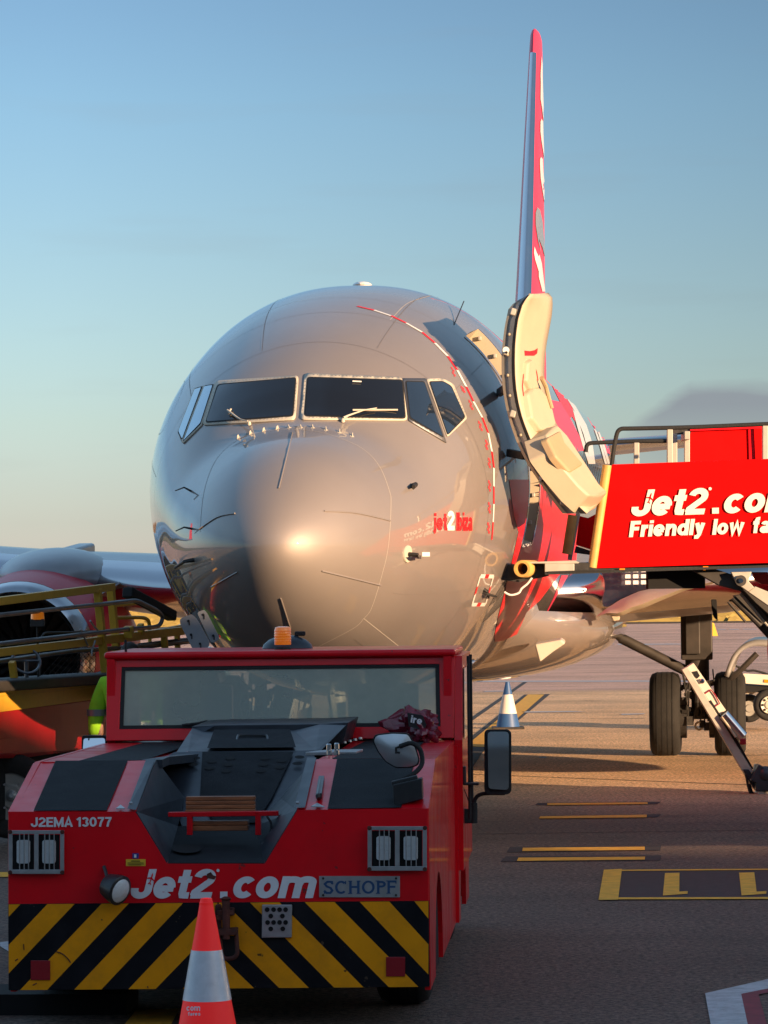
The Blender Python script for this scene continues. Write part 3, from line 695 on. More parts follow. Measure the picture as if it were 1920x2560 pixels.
def section(s, a):
    """a: angle from the crown, + to port."""
    t, b_, w, c = interp(TOP, s), interp(BOT, s), interp(WID, s), interp(ZC, s)
    ca, sa = math.cos(a), math.sin(a)
    z = NZ + c + (t - c) * ca if ca >= 0 else NZ + c - (c - b_) * (-ca)
    p = 1.0 - .15 * min(1.0, max(0.0, (s - 3.0) / 3.0))
    return A(s, w * math.copysign(abs(sa) ** (p if ca >= 0 else 1.0), sa), z)
NA = 144
st = [((i / 64.0) ** 2) * 6.0 for i in range(65)]
DS0, DS1 = 4.60, 5.50                     # forward door opening along the fuselage
DA0, DA1 = 16, 43                          # ... and around it, in steps of 2.5 degrees from the crown (port)
st = [x for x in st if min(abs(x - DS0), abs(x - DS1), abs(x - 1.1)) > 0.03] + [DS0, DS1, 1.1]
st += [6.5 + i * 0.75 for i in range(24)] + [24.5 + i * 0.75 for i in range(18)] + [38.0]
st = sorted(st)
vv, full, shell, nose = [], [], [], []
for i, s in enumerate(st):
    for j in range(NA): vv.append(section(s, 2 * math.pi * j / NA))
for i in range(len(st) - 1):
    for j in range(NA):
        f = (i * NA + j, i * NA + (j + 1) % NA, (i + 1) * NA + (j + 1) % NA, (i + 1) * NA + j)
        full.append(f)
        if st[i + 1] <= 1.1001: nose.append(f)
        elif not (DS0 - .001 <= st[i] and st[i + 1] <= DS1 + .001 and DA0 <= j < DA1): shell.append(f)
HULL = BVHTree.FromPolygons(vv, full)
plane = thing('passenger_jet', 'silver twin engine airliner with open front door, nose pointing at the viewer', 'airliner', A(12, 0, 0))
def part(mb, name, ma, parent=None, **k): return mb.build(name, ma, parent or plane, **k)
mb = MB(); mb.add(vv, shell); fus = part(mb, 'fuselage', 'silver', smooth=80)
mb = MB(); mb.add(vv, nose); mb.build('radome', 'silver', plane, smooth=80)
def hull(px, py, off=0.004):
    d = ray(px, py); loc, nrm, idx, dist = HULL.ray_cast(CAMP, d)
    if loc is None:
        loc, nrm, idx, dist = HULL.find_nearest(CAMP + d * 34.5)
    if nrm.dot(d) > 0: nrm = -nrm
    return loc + nrm * off
def in_door(p):
    s, y, z = Ainv(p)
    if not (DS0 - .03 < s < DS1 + .03 and y > 0): return False
    j0, j1 = section(s, R(DA0 * 2.5)), section(s, R(DA1 * 2.5))
    return j1.z - .03 < z < j0.z + .03
def decal(name, px, ma, off=0.004, parent=None, maxlen=14, skip_door=False, build=True):
    if skip_door: maxlen = 7
    v, f = subdivided_poly(px, maxlen)
    P = [hull(x, y, off) for x, y in v]
    if skip_door: f = [t for t in f if not in_door(sum((P[i] for i in t), Vector()) / len(t))]
    mb = MB(); mb.add(P, f)
    return mb.build(name, ma, parent or plane, smooth=80, weld=False) if build else mb
def strip(mb, px, w, off=0.004, step=10):
    """flat paint strip w metres wide along a pixel path on the hull"""
    pts = []
    for (x0, y0), (x1, y1) in zip(px, px[1:]):
        n = max(1, int(math.hypot(x1 - x0, y1 - y0) / step))
        for k in range(n): pts.append((x0 + (x1 - x0) * k / n, y0 + (y1 - y0) * k / n))
    pts.append(px[-1])
    P = [hull(x, y, off) for x, y in pts]; L = []
    for i, p in enumerate(P):
        d = (P[min(i + 1, len(P) - 1)] - P[max(i - 1, 0)]).normalized()
        _, nr, _, _ = HULL.find_nearest(p)
        L.append(d.cross(nr).normalized() * w / 2)
    k = len(P)
    return mb.add([p - s for p, s in zip(P, L)] + [p + s for p, s in zip(P, L)], [(i, i + 1, k + i + 1, k + i) for i in range(k - 1)])
def curve(pts, n=8):
    out = []
    P = [pts[0]] + list(pts) + [pts[-1]]
    for i in range(1, len(P) - 2):
        for k in range(n):
            t = k / n
            out.append(tuple(0.5 * ((2 * P[i][c]) + (-P[i - 1][c] + P[i + 1][c]) * t + (2 * P[i - 1][c] - 5 * P[i][c] + 4 * P[i + 1][c] - P[i + 2][c]) * t * t + (-P[i - 1][c] + 3 * P[i][c] - 3 * P[i + 1][c] + P[i + 2][c]) * t**3) for c in range(len(pts[0]))))
    out.append(tuple(pts[-1])); return out
# radome seam and lower panel line
mb = MB()
strip(mb, curve([(500, 1330), (510, 1230), (540, 1150), (591, 1102), (650, 1082), (717, 1074), (802, 1081), (895, 1115), (945, 1161), (972, 1224), (977, 1263), (970, 1369), (950, 1453), (928, 1521), (909, 1546), (882, 1571), (785, 1622)]), 0.006, 0.002)
strip(mb, [(909, 1546), (1005, 1622), (1050, 1660)], 0.006, 0.002)
strip(mb, curve([(1075, 740), (1020, 758), (985, 790), (975, 800)]), 0.006, 0.002)
part(mb, 'panel_seam', 'line', smooth=0, weld=False)
mb = MB()
def seam(fn_, n_=40, w_=.004):
    P = [fn_(k / n_) for k in range(n_ + 1)]; L = []
    for i, p in enumerate(P):
        d = (P[min(i + 1, n_)] - P[max(i - 1, 0)]).normalized(); _, nr, _, _ = HULL.find_nearest(p); L.append((d.cross(nr).normalized() * w_ / 2, nr if nr.dot(p - A(8, 0, 3.2)) > 0 else -nr))
    k = len(P); mb.add([p + l[1] * .003 - l[0] for p, l in zip(P, L)] + [p + l[1] * .003 + l[0] for p, l in zip(P, L)], [(i, i + 1, k + i + 1, k + i) for i in range(k - 1)])
for s_ in (2.95, 3.75): seam(lambda t: section(s_, R(-175 + 350 * t)), 90)
for s_ in (4.4, 5.9, 7.0, 8.6, 10.2, 11.8): seam(lambda t: section(s_, R(-175 + 350 * t)), 90)
for a_, s0_, s1_ in ((118, 1.2, 11), (-118, 1.2, 11), (-50, 3.0, 11), (50, 3.0, 4.4), (-80, 3.0, 11), (150, 1.3, 11), (20, 3.0, 11), (-20, 3.0, 11)): seam(lambda t: section(s0_ + (s1_ - s0_) * t, R(a_)), 60)
seam(lambda t: section(3.9 + .5 * math.sin(t * 6.283), R(-62 + 9 * math.cos(t * 6.283))), 40)
part(mb, 'hull_seam', 'seam', smooth=0, weld=False)
# lightning diverter strips on the radome
for p in ([(731, 1082), (697, 1222)], [(810, 1278), (890, 1283), (975, 1302)], [(804, 1427), (951, 1463)], [(588, 1284), (545, 1293), (499, 1323)], [(594, 1430), (529, 1467)], [(702, 1495), (726, 1570)]):
    P = [hull(x, y, 0.004) for x, y in curve(p, 6)]
    mb = MB(); mb.tube(P, 0.0065, 8); part(mb, 'lightning_diverter', 'silver')
# vortex generators above the radome
for x, y in [(510, 985), (582, 960), (660, 942), (740, 930), (812, 922), (882, 922), (952, 922), (1030, 935), (1110, 950), (1185, 972)]:
    x, y = x / 2.37 + 380, y / 2.37 + 680
    p = hull(x, y, 0); _, nr, _, _ = HULL.find_nearest(p); t = (AV - nr * AV.dot(nr)).normalized(); sd = t.cross(nr)
    if x > 720: t = (t + sd * -.35).normalized()
    else: t = (t + sd * .35).normalized()
    mb = MB(); q = t.cross(nr).normalized() * .003
    mb.prism([p - t * .025 - q, p + t * .03 - q, p + t * .03 + nr * .024 - q, p + t * .008 + nr * .024 - q], q * 2)
    mb.box(p, (.034, .034, .004), rot=Matrix((q.normalized(), t, nr)).transposed())
    part(mb, 'vortex_generator', 'window_frame', smooth=0)

# cockpit windows: frame ring with fasteners, black seal, dark pane
def window(frame, glassp, ma_frame, ma_glass, bolts=True):
    w = decal('cockpit_window', frame, ma_frame, 0.007, maxlen=16)
    sol = w.modifiers.new('solid', 'SOLIDIFY'); sol.thickness = 0.01; sol.offset = 0
    cx = sum(p[0] for p in glassp) / len(glassp); cy = sum(p[1] for p in glassp) / len(glassp)
    grow = [(cx + (x - cx) * (1 + 3 / max(30, abs(x - cx))), cy + (y - cy) * (1 + 3 / max(30, abs(y - cy)))) for x, y in glassp]
    decal('window_seal', grow, 'black', 0.015, w, 16)
    decal('window_pane', glassp, ma_glass, 0.018, w, 16)
    if bolts:
        mb = MB(); n = len(frame)
        for i in range(n):
            a, b_ = frame[i], frame[(i + 1) % n]; L = math.hypot(b_[0] - a[0], b_[1] - a[1]); k = int(L / 9)
            for t in range(1, k):
                x, y = a[0] + (b_[0] - a[0]) * t / k, a[1] + (b_[1] - a[1]) * t / k
                x += (cx - x) * (4.5 / max(20, math.hypot(cx - x, cy - y))); y += (cy - y) * 0.07
                p = hull(x, y, 0.016); _, nr, _, _ = HULL.find_nearest(p)
                mb.lathe(p, nr, [(0, .0042), (.0008, .004)], 8)
        mb.build('window_fastener', 'grey_frame', w, smooth=0)
    return w
def rc(poly, r=8):
    return [(p.x, p.y) for p in round_closed(poly, r)]
def round_closed(poly, r, n=4):
    P = [Vector((x, y)) for x, y in poly]; out = []
    for i in range(len(P)):
        a, b_, c = P[i - 1], P[i], P[(i + 1) % len(P)]
        p0 = b_ + (a - b_).normalized() * min(r, (a - b_).length * .4); p1 = b_ + (c - b_).normalized() * min(r, (c - b_).length * .4)
        for k in range(n + 1):
            t = k / n; out.append(p0 * (1 - t) ** 2 + b_ * 2 * t * (1 - t) + p1 * t * t)
    return out
window(rc([(762, 935), (1004, 945), (1018, 1053), (751, 1051)], 10), rc([(771, 948), (1003, 955), (1010, 1047), (763, 1042)], 8), 'window_frame', 'cockpit_glass')
window(rc([(540, 954), (747, 941), (739, 1051), (507, 1065)], 10), rc([(549, 966), (739, 949), (731, 1042), (518, 1057)], 8), 'window_frame', 'cockpit_glass')
window([(1006, 948), (1062, 948), (1114, 1108), (1021, 1053)], rc([(1014, 958), (1058, 959), (1104, 1094), (1024, 1047)], 5), 'grey_frame', 'side_glass', False)
window(rc([(1064, 948), (1108, 948), (1132, 962), (1166, 1047), (1117, 1094)], 5), rc([(1073, 959), (1106, 958), (1125, 970), (1158, 1042), (1116, 1088)], 6), 'window_frame', 'side_glass')
window([(511, 966), (538, 962), (506, 1064), (460, 1110), (455, 1104)], rc([(514, 969), (534, 966), (504, 1060), (463, 1103)], 3), 'window_frame', 'sky_glass', False)
window([(488, 972), (509, 967), (456, 1106), (447, 1080)], rc([(490, 976), (506, 971), (459, 1099), (450, 1080)], 3), 'window_frame', 'sky_glass', False)
# wipers
for pts, arm in (([(575, 1035), (598, 1053), (607, 1059), (624, 1063)], [(582, 1030), (576, 1042)]), ([(857, 1056), (870, 1049), (905, 1036), (938, 1030)], [(880, 1033), (990, 1032)])):
    mb = MB()
    mb.tube([hull(x, y, 0.045) for x, y in pts], [0.010, .008, .006, .005], 8)
    mb.tube([hull(arm[0][0], arm[0][1], 0.035), hull(arm[1][0], arm[1][1], 0.035)], 0.008, 6)
    q = hull(*(pts[-1] if arm[0][0] < 700 else pts[0]), 0.01); mb.lathe(q, Vector((0, -.6, .8)), [(0, .018), (.02, .015), (.03, .006)], 10)
    part(mb, 'wiper', 'window_frame')
mb = MB(); P = [hull(x, y, .03) for x, y in ((880, 960), (902, 961))]; mb.tube(P, .006, 6); part(mb, 'window_label', 'white_livery')

# red and white dashed arc ahead of the door
arc = [((893, 766), (935, 776), 'r'), ((935, 776), (977, 790), 'w'), ((978, 790), (1015, 808), 'r'), ((1015, 808), (1055, 831), 'w'), ((1055, 831), (1087, 858), 'r'), ((1087, 858), (1119, 891), 'w'), ((1119, 891), (1143, 926), 'r'), ((1143, 926), (1165, 967), 'w'), ((1165, 967), (1183, 1004), 'r'), ((1183, 1004), (1205, 1044), 'w'), ((1205, 1044), (1220, 1083), 'r'), ((1220, 1083), (1229, 1129), 'w'), ((1229, 1129), (1234, 1170), 'r'), ((1234, 1170), (1234, 1216), 'w'), ((1234, 1216), (1234, 1260), 'r'), ((1234, 1260), (1232, 1305), 'w'), ((1232, 1305), (1229, 1349), 'r')]
mr_, mw_ = MB(), MB()
for a, b_, c in arc: strip(mr_ if c == 'r' else mw_, [a, b_], 0.034, 0.004, 12)
part(mr_, 'warning_stripe', 'red_livery', smooth=0, weld=False)['label'] = 'red dashes of the warning arc'
part(mw_, 'warning_stripe', 'white_livery', smooth=0, weld=False)['label'] = 'white dashes of the warning arc'
# small red stencilled letters beside the arc
M['stencil'] = mat('red_stencil_paint', (0.55, 0.05, 0.06), 0.5)
mb = MB()
def zz(x, y): return (960 + x / 2.765, 720 + y / 2.765)
for x, y, hgt in ((478, 580, 30), (545, 700, 18), (600, 810, 30), (665, 955, 30), (708, 1085, 30), (727, 1210, 30), (728, 1370, 34), (727, 1520, 34), (722, 1660, 34)):
    for k in range(4):
        a = zz(x - 10 + (k % 2) * 7 + (12 if y < 1000 else 0) * (k / 3 - .5), y - hgt + k * hgt * .55); b_ = (a[0] + 4.2, a[1] + 1.5)
        strip(mb, [a, b_], .02, .004, 5); strip(mb, [(a[0], a[1] + 3), (b_[0], b_[1] + 3)], .012, .004, 5)
part(mb, 'warning_stencil', 'stencil', smooth=0, weld=False)
# livery name on the nose
def hword(s, x0, x1, yb, yt, ma, w): word(plane, 'lettering', s, lambda u, v: hull(x0 + (x1 - x0) * u, yb - (yb - yt) * v, .005), ma, w, .05)
hword('jet', 1084, 1117, 1326, 1283, 'red_livery', .22)
hword('2', 1117, 1135, 1326, 1277, 'white_livery', .24)
hword('Ibiza', 1140, 1180, 1327, 1281, 'red_livery', .22)
# static port placard
c = [(1200, 1440), (1233, 1441), (1213, 1511), (1180, 1511)]
def lerp(a, b_, t): return (a[0] + (b_[0] - a[0]) * t, a[1] + (b_[1] - a[1]) * t)
mw_, mr_ = MB(), MB()
for i in range(4):
    a, b_ = c[i], c[(i + 1) % 4]
    strip(mw_, [a, lerp(a, b_, .36)], .036, .004, 8); strip(mr_, [lerp(a, b_, .36), lerp(a, b_, .64)], .036, .004, 8); strip(mw_, [lerp(a, b_, .64), b_], .036, .004, 8)
part(mw_, 'placard_border', 'white_livery', smooth=0, weld=False); part(mr_, 'placard_border', 'red_livery', smooth=0, weld=False)
# probes
def probe(p0, p1, out, r=.012, ma='dark_metal', name='pitot_probe'):
    a = hull(*p0, 0); b_ = hull(*p0, out); c_ = hull(*p1, out + .02)
    mb = MB(); mb.tube([a, b_, c_], [r * 1.6, r * 1.2, r * .8], 8); part(mb, name, ma)
probe((1208, 1480), (1224, 1482), .05); probe((1210, 1474), (1210, 1488), .03)
probe((1030, 1217), (1020, 1225), .04, .018); probe((478, 1228), (462, 1238), .07, .006); probe((480, 1322), (466, 1330), .07, .006)
probe((484, 1400), (466, 1414), .08, .012)
mb = MB(); p = hull(1018, 1385, .0); _, nr, _, _ = HULL.find_nearest(p)
mb.lathe(p, nr, [(0, .075), (.012, .07), (.014, .03)], 20); o = part(mb, 'vane_base', 'window_frame')
mb = MB(); q = p + nr * .1; mb.tube([p, q], .018, 8); mb.prism([q - AV * .1, q + AV * .16, q + AV * .16 - Vector((0, 0, .03)), q - AV * .02 - Vector((0, 0, .03))], nr * .012); part(mb, 'angle_of_attack_vane', 'dark_metal')
mb = MB(); q = hull(1038, 1383, .1); mb.box(q, (.065, .003, .035), rz=.2); part(mb, 'remove_before_flight_tag', 'white_livery', smooth=0)

# ---- livery on the port side
red1 = [(1272, 1199), (1420, 1199), (1448, 1290), (1440, 1400), (1395, 1440), (1350, 1500), (1316, 1530), (1304, 1558), (1292, 1585), (1257, 1601), (1237, 1604), (1235, 1592), (1245, 1541), (1260, 1484), (1280, 1400), (1296, 1330), (1284, 1290)]
decal('livery_swoosh', red1, 'red_livery', .004, maxlen=16, skip_door=True)
decal('livery_swoosh', [(1238, 833), (1254, 836), (1290, 862), (1372, 926), (1400, 975), (1430, 1040), (1425, 1046), (1400, 1005), (1380, 965), (1345, 930), (1300, 890), (1258, 852)], 'red_livery', .004, maxlen=12, skip_door=True)
decal('livery_swoosh', [(1429, 984), (1441, 996), (1488, 1045), (1533, 1102), (1540, 1140), (1510, 1130), (1504, 1100), (1481, 1063), (1448, 1011)], 'pink_livery', .004, maxlen=10)
decal('livery_swoosh', [(1376, 1000), (1400, 1005), (1422, 1040), (1445, 1085), (1466, 1125), (1440, 1130), (1400, 1100), (1376, 1060)], 'pink_livery', .004, maxlen=10)
WL = [[(1385, 935), (1405, 963), (1438, 1016), (1465, 1063), (1480, 1110), (1487, 1160), (1477, 1160), (1457, 1085), (1433, 1025), (1400, 970)],
      [(1430, 1022), (1441, 1040), (1462, 1110), (1478, 1160), (1470, 1160), (1455, 1115), (1440, 1062)],
      [(1484, 1072), (1490, 1078), (1505, 1118), (1517, 1160), (1511, 1160), (1500, 1120)],
      [(1493, 1080), (1498, 1082), (1512, 1118), (1524, 1160), (1518, 1160), (1506, 1120)],
      [(1427, 1438), (1449, 1438), (1420, 1500), (1385, 1553), (1356, 1566), (1395, 1510)]]
mb = MB()
for w in WL:
    d = decal('x', w, 'white_livery', .008, maxlen=10, build=False); mb.add(d.v, d.f)
part(mb, 'livery_lettering', 'white_livery', smooth=80, weld=False)
decal('livery_swoosh', [(1403, 1438), (1423, 1438), (1396, 1495), (1368, 1545), (1351, 1560), (1385, 1490)], 'pink_livery', .004, maxlen=10)
decal('livery_swoosh', [(1400, 962), (1433, 1025), (1450, 1060), (1442, 1060), (1425, 1035), (1402, 985)], 'red_livery', .004, maxlen=10)

# ---- door opening: frame, lining and lit vestibule
DOOR = []
def sect_in(s, a, d): 
    p = section(s, a); c0 = A(s, 0, NZ + interp(ZC, s)); return p + (c0 - p).normalized() * d
ring = [(DS0, R(2.5 * j)) for j in range(DA0, DA1 + 1)] + [(DS1, R(2.5 * j)) for j in range(DA1, DA0 - 1, -1)]
mb = MB()
n = len(ring); P0 = [section(*q) for q in ring]; P1 = [sect_in(q[0], q[1], .16) for q in ring]
mb.add(P0 + P1, [(i, (i + 1) % n, n + (i + 1) % n, n + i) for i in range(n)])
dw = part(mb, 'doorway', 'cream', smooth=40)
mb = MB(); 
for k in (0, 1):
    off = .0 if k == 0 else .0
P2 = [hullp for hullp in [section(q[0] + (-.085 if q[0] == DS0 else .085), q[1]) for q in ring]]
mb.add([p + (p - A(5, 0, 3.3)).normalized() * .006 for p in P0] + [p + (p - A(5, 0, 3.3)).normalized() * .006 for p in P2], [(i, (i + 1) % n, n + (i + 1) % n, n + i) for i in range(n)])
mb.build('door_surround', 'silver', dw, smooth=40)
mb = MB()      # vestibule box
a0, a1 = A(DS0 - .35, 0.2, 2.66), A(DS1 + .5, 0.2, 2.66)
w = 1.45
def quad(p, s): mb.add(p, [(0, 1, 2, 3)])
quad([A(DS0 - .04, .1, 2.72), A(DS1 + .04, .1, 2.72), A(DS1 + .04, w, 2.72), A(DS0 - .04, w, 2.72)], 0)
quad([A(DS0 - .04, .1, 2.72), A(DS1 + .04, .1, 2.72), A(DS1 + .04, .1, 4.62), A(DS0 - .04, .1, 4.62)], 0)
quad([A(DS0 - .04, .1, 2.72), A(DS0 - .04, w, 2.72), A(DS0 - .04, w - .62, 4.62), A(DS0 - .04, .1, 4.62)], 0)
quad([A(DS1 + .04, .1, 2.72), A(DS1 + .04, w, 2.72), A(DS1 + .04, w - .62, 4.62), A(DS1 + .04, .1, 4.62)], 0)
quad([A(DS0 - .04, .1, 4.60), A(DS1 + .04, .1, 4.60), A(DS1 + .04, w - .62, 4.60), A(DS0 - .04, w - .62, 4.60)], 0)
mb.build('vestibule_lining', 'cream', dw, smooth=0)
# dark stop fittings along the forward edge of the opening
for j in range(DA0 + 1, DA1, 3):
    for s_, d_, sz in ((DS0 + .05, .05, (.04, .04, .035)), (DS1 - .03, .05, (.03, .04, .04))):
        mb = MB(); mb.box(sect_in(s_, R(2.5 * j), d_), sz, rz=-TH); mb.build('frame_stop', 'steel', dw, smooth=0, bevel=.006)

# ---- the open door, folded forward with its lining turned outwards
EL = [zz(*p) for p in [(925, 85), (880, 120), (860, 145), (835, 260), (820, 380), (812, 470), (812, 560), (818, 670), (830, 760), (850, 860), (880, 960), (915, 1060), (960, 1160), (1005, 1240), (1060, 1320), (1105, 1390), (1150, 1450), (1195, 1510), (1235, 1560)]]
ER = [zz(*p) for p in [(1010, 42), (975, 85), (955, 120), (925, 220), (912, 320), (905, 400), (903, 500), (905, 600), (913, 700), (930, 800), (955, 900), (985, 980), (1025, 1080), (1070, 1160), (1110, 1230), (1150, 1290), (1195, 1355), (1250, 1420), (1400, 1560)]]
RR = [zz(*p) for p in [(1130, 36), (1152, 52), (1160, 80), (1155, 180), (1135, 290), (1118, 380), (1105, 480), (1100, 580), (1105, 680), (1120, 760), (1150, 850), (1185, 940), (1230, 1020), (1280, 1090), (1330, 1160), (1375, 1230), (1420, 1300), (1470, 1380), (1510, 1460)]]
def rs(P, n=36):
    L = [0]
    for a, b_ in zip(P, P[1:]): L.append(L[-1] + math.hypot(b_[0] - a[0], b_[1] - a[1]))
    out = []
    for k in range(n):
        t = L[-1] * k / (n - 1); i = next(q for q in range(len(P) - 1) if t <= L[q + 1] + 1e-6); u = (t - L[i]) / (L[i + 1] - L[i])
        out.append(lerp(P[i], P[i + 1], u))
    return out
EL, ER, RR = rs(EL), rs(ER), rs(RR)
YD, YI, YF = 31.60, 31.54, 32.36
door = MB()
e0 = [at(x, y, YD + .02) for x, y in EL]; e1 = [at(x, y, YI) for x, y in ER]; f1 = [at(x, y, YF) for x, y in RR]
f0 = [p - Vector((.12, -.02, .0)) for p in f1]
# edge frame (dark seal channel with cream lips), lining, outer skin
n = len(e0)
skin = MB(); skin.add(e0 + f0, [(i, i + 1, n + i + 1, n + i) for i in range(n - 1)])
skin.add([e0[0], f0[0], f1[0], e1[0]], [(0, 1, 2, 3)]); skin.add([e0[-1], f0[-1], f1[-1], e1[-1]], [(0, 1, 2, 3)]); skin.add(f0 + f1, [(i, i + 1, n + i + 1, n + i) for i in range(n - 1)])
dr = thing('cabin_door_anchor', 'x', 'x', (0, 0, 0)); bpy.data.objects.remove(dr)
dr = part(skin, 'cabin_door', 'silver', smooth=30)
dr['label'] = 'open cabin door with cream lining facing outwards'
lin = MB()
m_ = 7; G = []
for i in range(n):
    for k in range(m_):
        t = k / (m_ - 1); p = e1[i].lerp(f1[i], t)
        G.append(p)
lin.add(G, [(i * m_ + k, i * m_ + k + 1, (i + 1) * m_ + k + 1, (i + 1) * m_ + k) for i in range(n - 1) for k in range(m_ - 1)])
lining = lin.build('door_lining', 'cream', dr, smooth=60)
sm = lining.modifiers.new('solid', 'SOLIDIFY'); sm.thickness = 0.02; sm.offset = 0
edge = MB()
def band(t0, t1, o0, o1):
    a = [e0[i].lerp(e1[i], t0) + Vector((0, -o0, 0)) for i in range(n)]; b_ = [e0[i].lerp(e1[i], t1) + Vector((0, -o1, 0)) for i in range(n)]
    return a + b_, [(i, i + 1, n + i + 1, n + i) for i in range(n - 1)]
edge.add(*band(0, .18, .02, .02)); edge.build('door_edge_lip', 'cream', dr, smooth=40)
edge = MB(); edge.add(*band(.16, .78, .0, .0)); edge.build('door_edge', 'gear_white', dr, smooth=40)
edge = MB(); edge.add(*band(.76, 1.0, .015, .015)); edge.build('door_seal', 'black', dr, smooth=40)
for i in range(3, n - 1, 3):
    bl = MB(); p = e0[i].lerp(e1[i], .45); bl.lathe(p, Vector((0, -1, 0)), [(0, .014), (.015, .013), (.022, .006)], 10); bl.build('door_stop', 'cream', dr)
for x, y in (zz(843, 440), zz(1093, 1325), zz(1240, 1480), zz(890, 870), zz(895, 165)):
    bl = MB(); p = at(x, y, YD - .03); bl.box(p, (.055, .03, .065), rot=Matrix.Rotation(.3, 3, 'Y')); bl.build('door_roller_fitting', 'steel', dr, smooth=0, bevel=.012)
for (x, y) in (zz(843, 430), zz(1093, 1315)):
    h_ = MB(); p = at(x, y, YD - .075); h_.lathe(p, Vector((0, -1, 0)), [(0, .03), (.02, .03)], 14); h_.build('roller', 'white_livery', dr)
    h_ = MB(); p = at(x + 1, y + 6, YD - .10); h_.lathe(p, Vector((0, -1, 0)), [(0, .012), (.02, .012)], 10); h_.build('roller_pin', 'void', dr)
def onlin(x, y, off):      # point on the lining surface, pushed outwards
    best = None
    d = ray(x, y)
    loc, nr, i_, ds = LIN.ray_cast(CAMP, d)
    if loc is None:
        loc, nr, i_, ds = LIN.find_nearest(CAMP + d * 31.9)
    if nr.dot(d) > 0: nr = -nr
    return loc + nr * off, nr
LIN = BVHTree.FromPolygons([v for v in lin.v], lin.f)
def raised(name, poly, base, height, ma, shrink=.85):
    """moulded cover standing off the lining"""
    C = (sum(p[0] for p in poly) / len(poly), sum(p[1] for p in poly) / len(poly))
    B0 = [onlin(x, y, base) for x, y in poly]
    up = sum((q[1] for q in B0), Vector()).normalized(); cc_ = sum((q[0] for q in B0), Vector()) / len(B0)
    pl = cc_ + up * (base + height)
    T = [q[0] * .5 + onplane(x, y, pl, up) * .5 + up * height * .5 for q, (x, y) in zip(B0, poly)]
    c3 = sum(T, Vector()) / len(T)
    B = [c3 + (t - c3) / shrink - up * (height + .04) for t in T]
    mb = MB(); k = len(B); mb.add(B + T, [(i, (i + 1) % k, k + (i + 1) % k, k + i) for i in range(k)])
    for t in tessellate_polygon([T]): mb.add([T[i] for i in t], [(0, 1, 2)])
    return mb.build(name, ma, dr, smooth=25, bevel=.03)
raised('slide_pack_cover', [zz(*p) for p in [(1078, 1045), (1130, 990), (1215, 950), (1290, 1000), (1370, 1120), (1440, 1230), (1495, 1330), (1500, 1440), (1440, 1470), (1370, 1465), (1300, 1400), (1190, 1270), (1110, 1160)]], .0, .16, 'cream', .86)
raised('slide_pack_panel', [zz(*p) for p in [(1085, 1060), (1180, 1010), (1210, 1090), (1320, 1220), (1340, 1240), (1250, 1300), (1150, 1190)]], .11, .03, 'cream_dark', .95)
raised('mid_door_cover', [zz(*p) for p in [(980, 735), (1010, 700), (1060, 700), (1115, 760), (1150, 850), (1170, 940), (1110, 990), (1060, 980), (1010, 900)]], .0, .06, 'cream', .85)
raised('handle_recess_cover', [zz(*p) for p in [(985, 520), (1010, 500), (1035, 520), (1045, 640), (1060, 690), (1000, 700), (975, 640)]], .0, .05, 'cream', .8)
mb = MB(); P = [onlin(*zz(*p), .075)[0] for p in [(1035, 625), (1065, 690), (1085, 770), (1110, 850)]]; mb.tube(P, [.022, .02, .02, .018], 8); mb.build('door_handle', 'cream_dark', dr)
mb = MB(); P = [onlin(*zz(*p), .012)[0] for p in [(962, 432), (1000, 436), (1030, 430), (1055, 415), (1050, 452), (1030, 468), (965, 468)]]
for t in tessellate_polygon([P]): mb.add([P[i] for i in t], [(0, 1, 2)])
mb.build('red_warning_strap', 'red_livery', dr, smooth=0)
for pth in ([(968, 540), (955, 600), (947, 680), (957, 760)], [(1025, 530), (1045, 580), (1055, 640)], [(1135, 770), (1150, 850), (1148, 880)]):
    mb = MB(); mb.tube([onlin(*zz(*p), .012)[0] for p in pth], .006, 5); mb.build('red_arrow_line', 'red_livery', dr)
# hinge arms between door and opening
for a, b_ in (((1243, 985), (1262, 972)), ((1265, 1133), (1312, 1140))):
    mb = MB(); mb.bar(hull(*a, .02), at(*b_, YD + .1), .05, .07); mb.build('hinge_arm', 'gear_dark', dr, bevel=.008)
# stay wire whisker above the opening
mb = MB(); mb.tube([hull(1135, 812, 0), hull(1143, 780, .12)], .006, 6); part(mb, 'whisker_antenna', 'dark_metal')
mb = MB(); p = A(6.4, .0, NZ + 2.63); mb.sphere(p, .11, 14, 8, sc=(.9, 2.2, .35)); part(mb, 'roof_antenna', 'white_livery')
for s_, a_ in ((5.6, -62), (6.2, -78)):
    p = section(s_, R(a_)); _, nr, _, _ = HULL.find_nearest(p); mb = MB(); mb.tube([p, p + nr * .05, p + nr * .05 + AV * .12], .012, 6); part(mb, 'drain_mast', 'dark_metal')
mb = MB(); p = A(13.2, .4, 1.22); mb.prism([p, p + AV * .25, p + AV * .33 - Vector((0, 0, .42)), p + AV * .28 - Vector((0, 0, .42))], AP * .02); part(mb, 'belly_antenna', 'dark_metal', smooth=0)

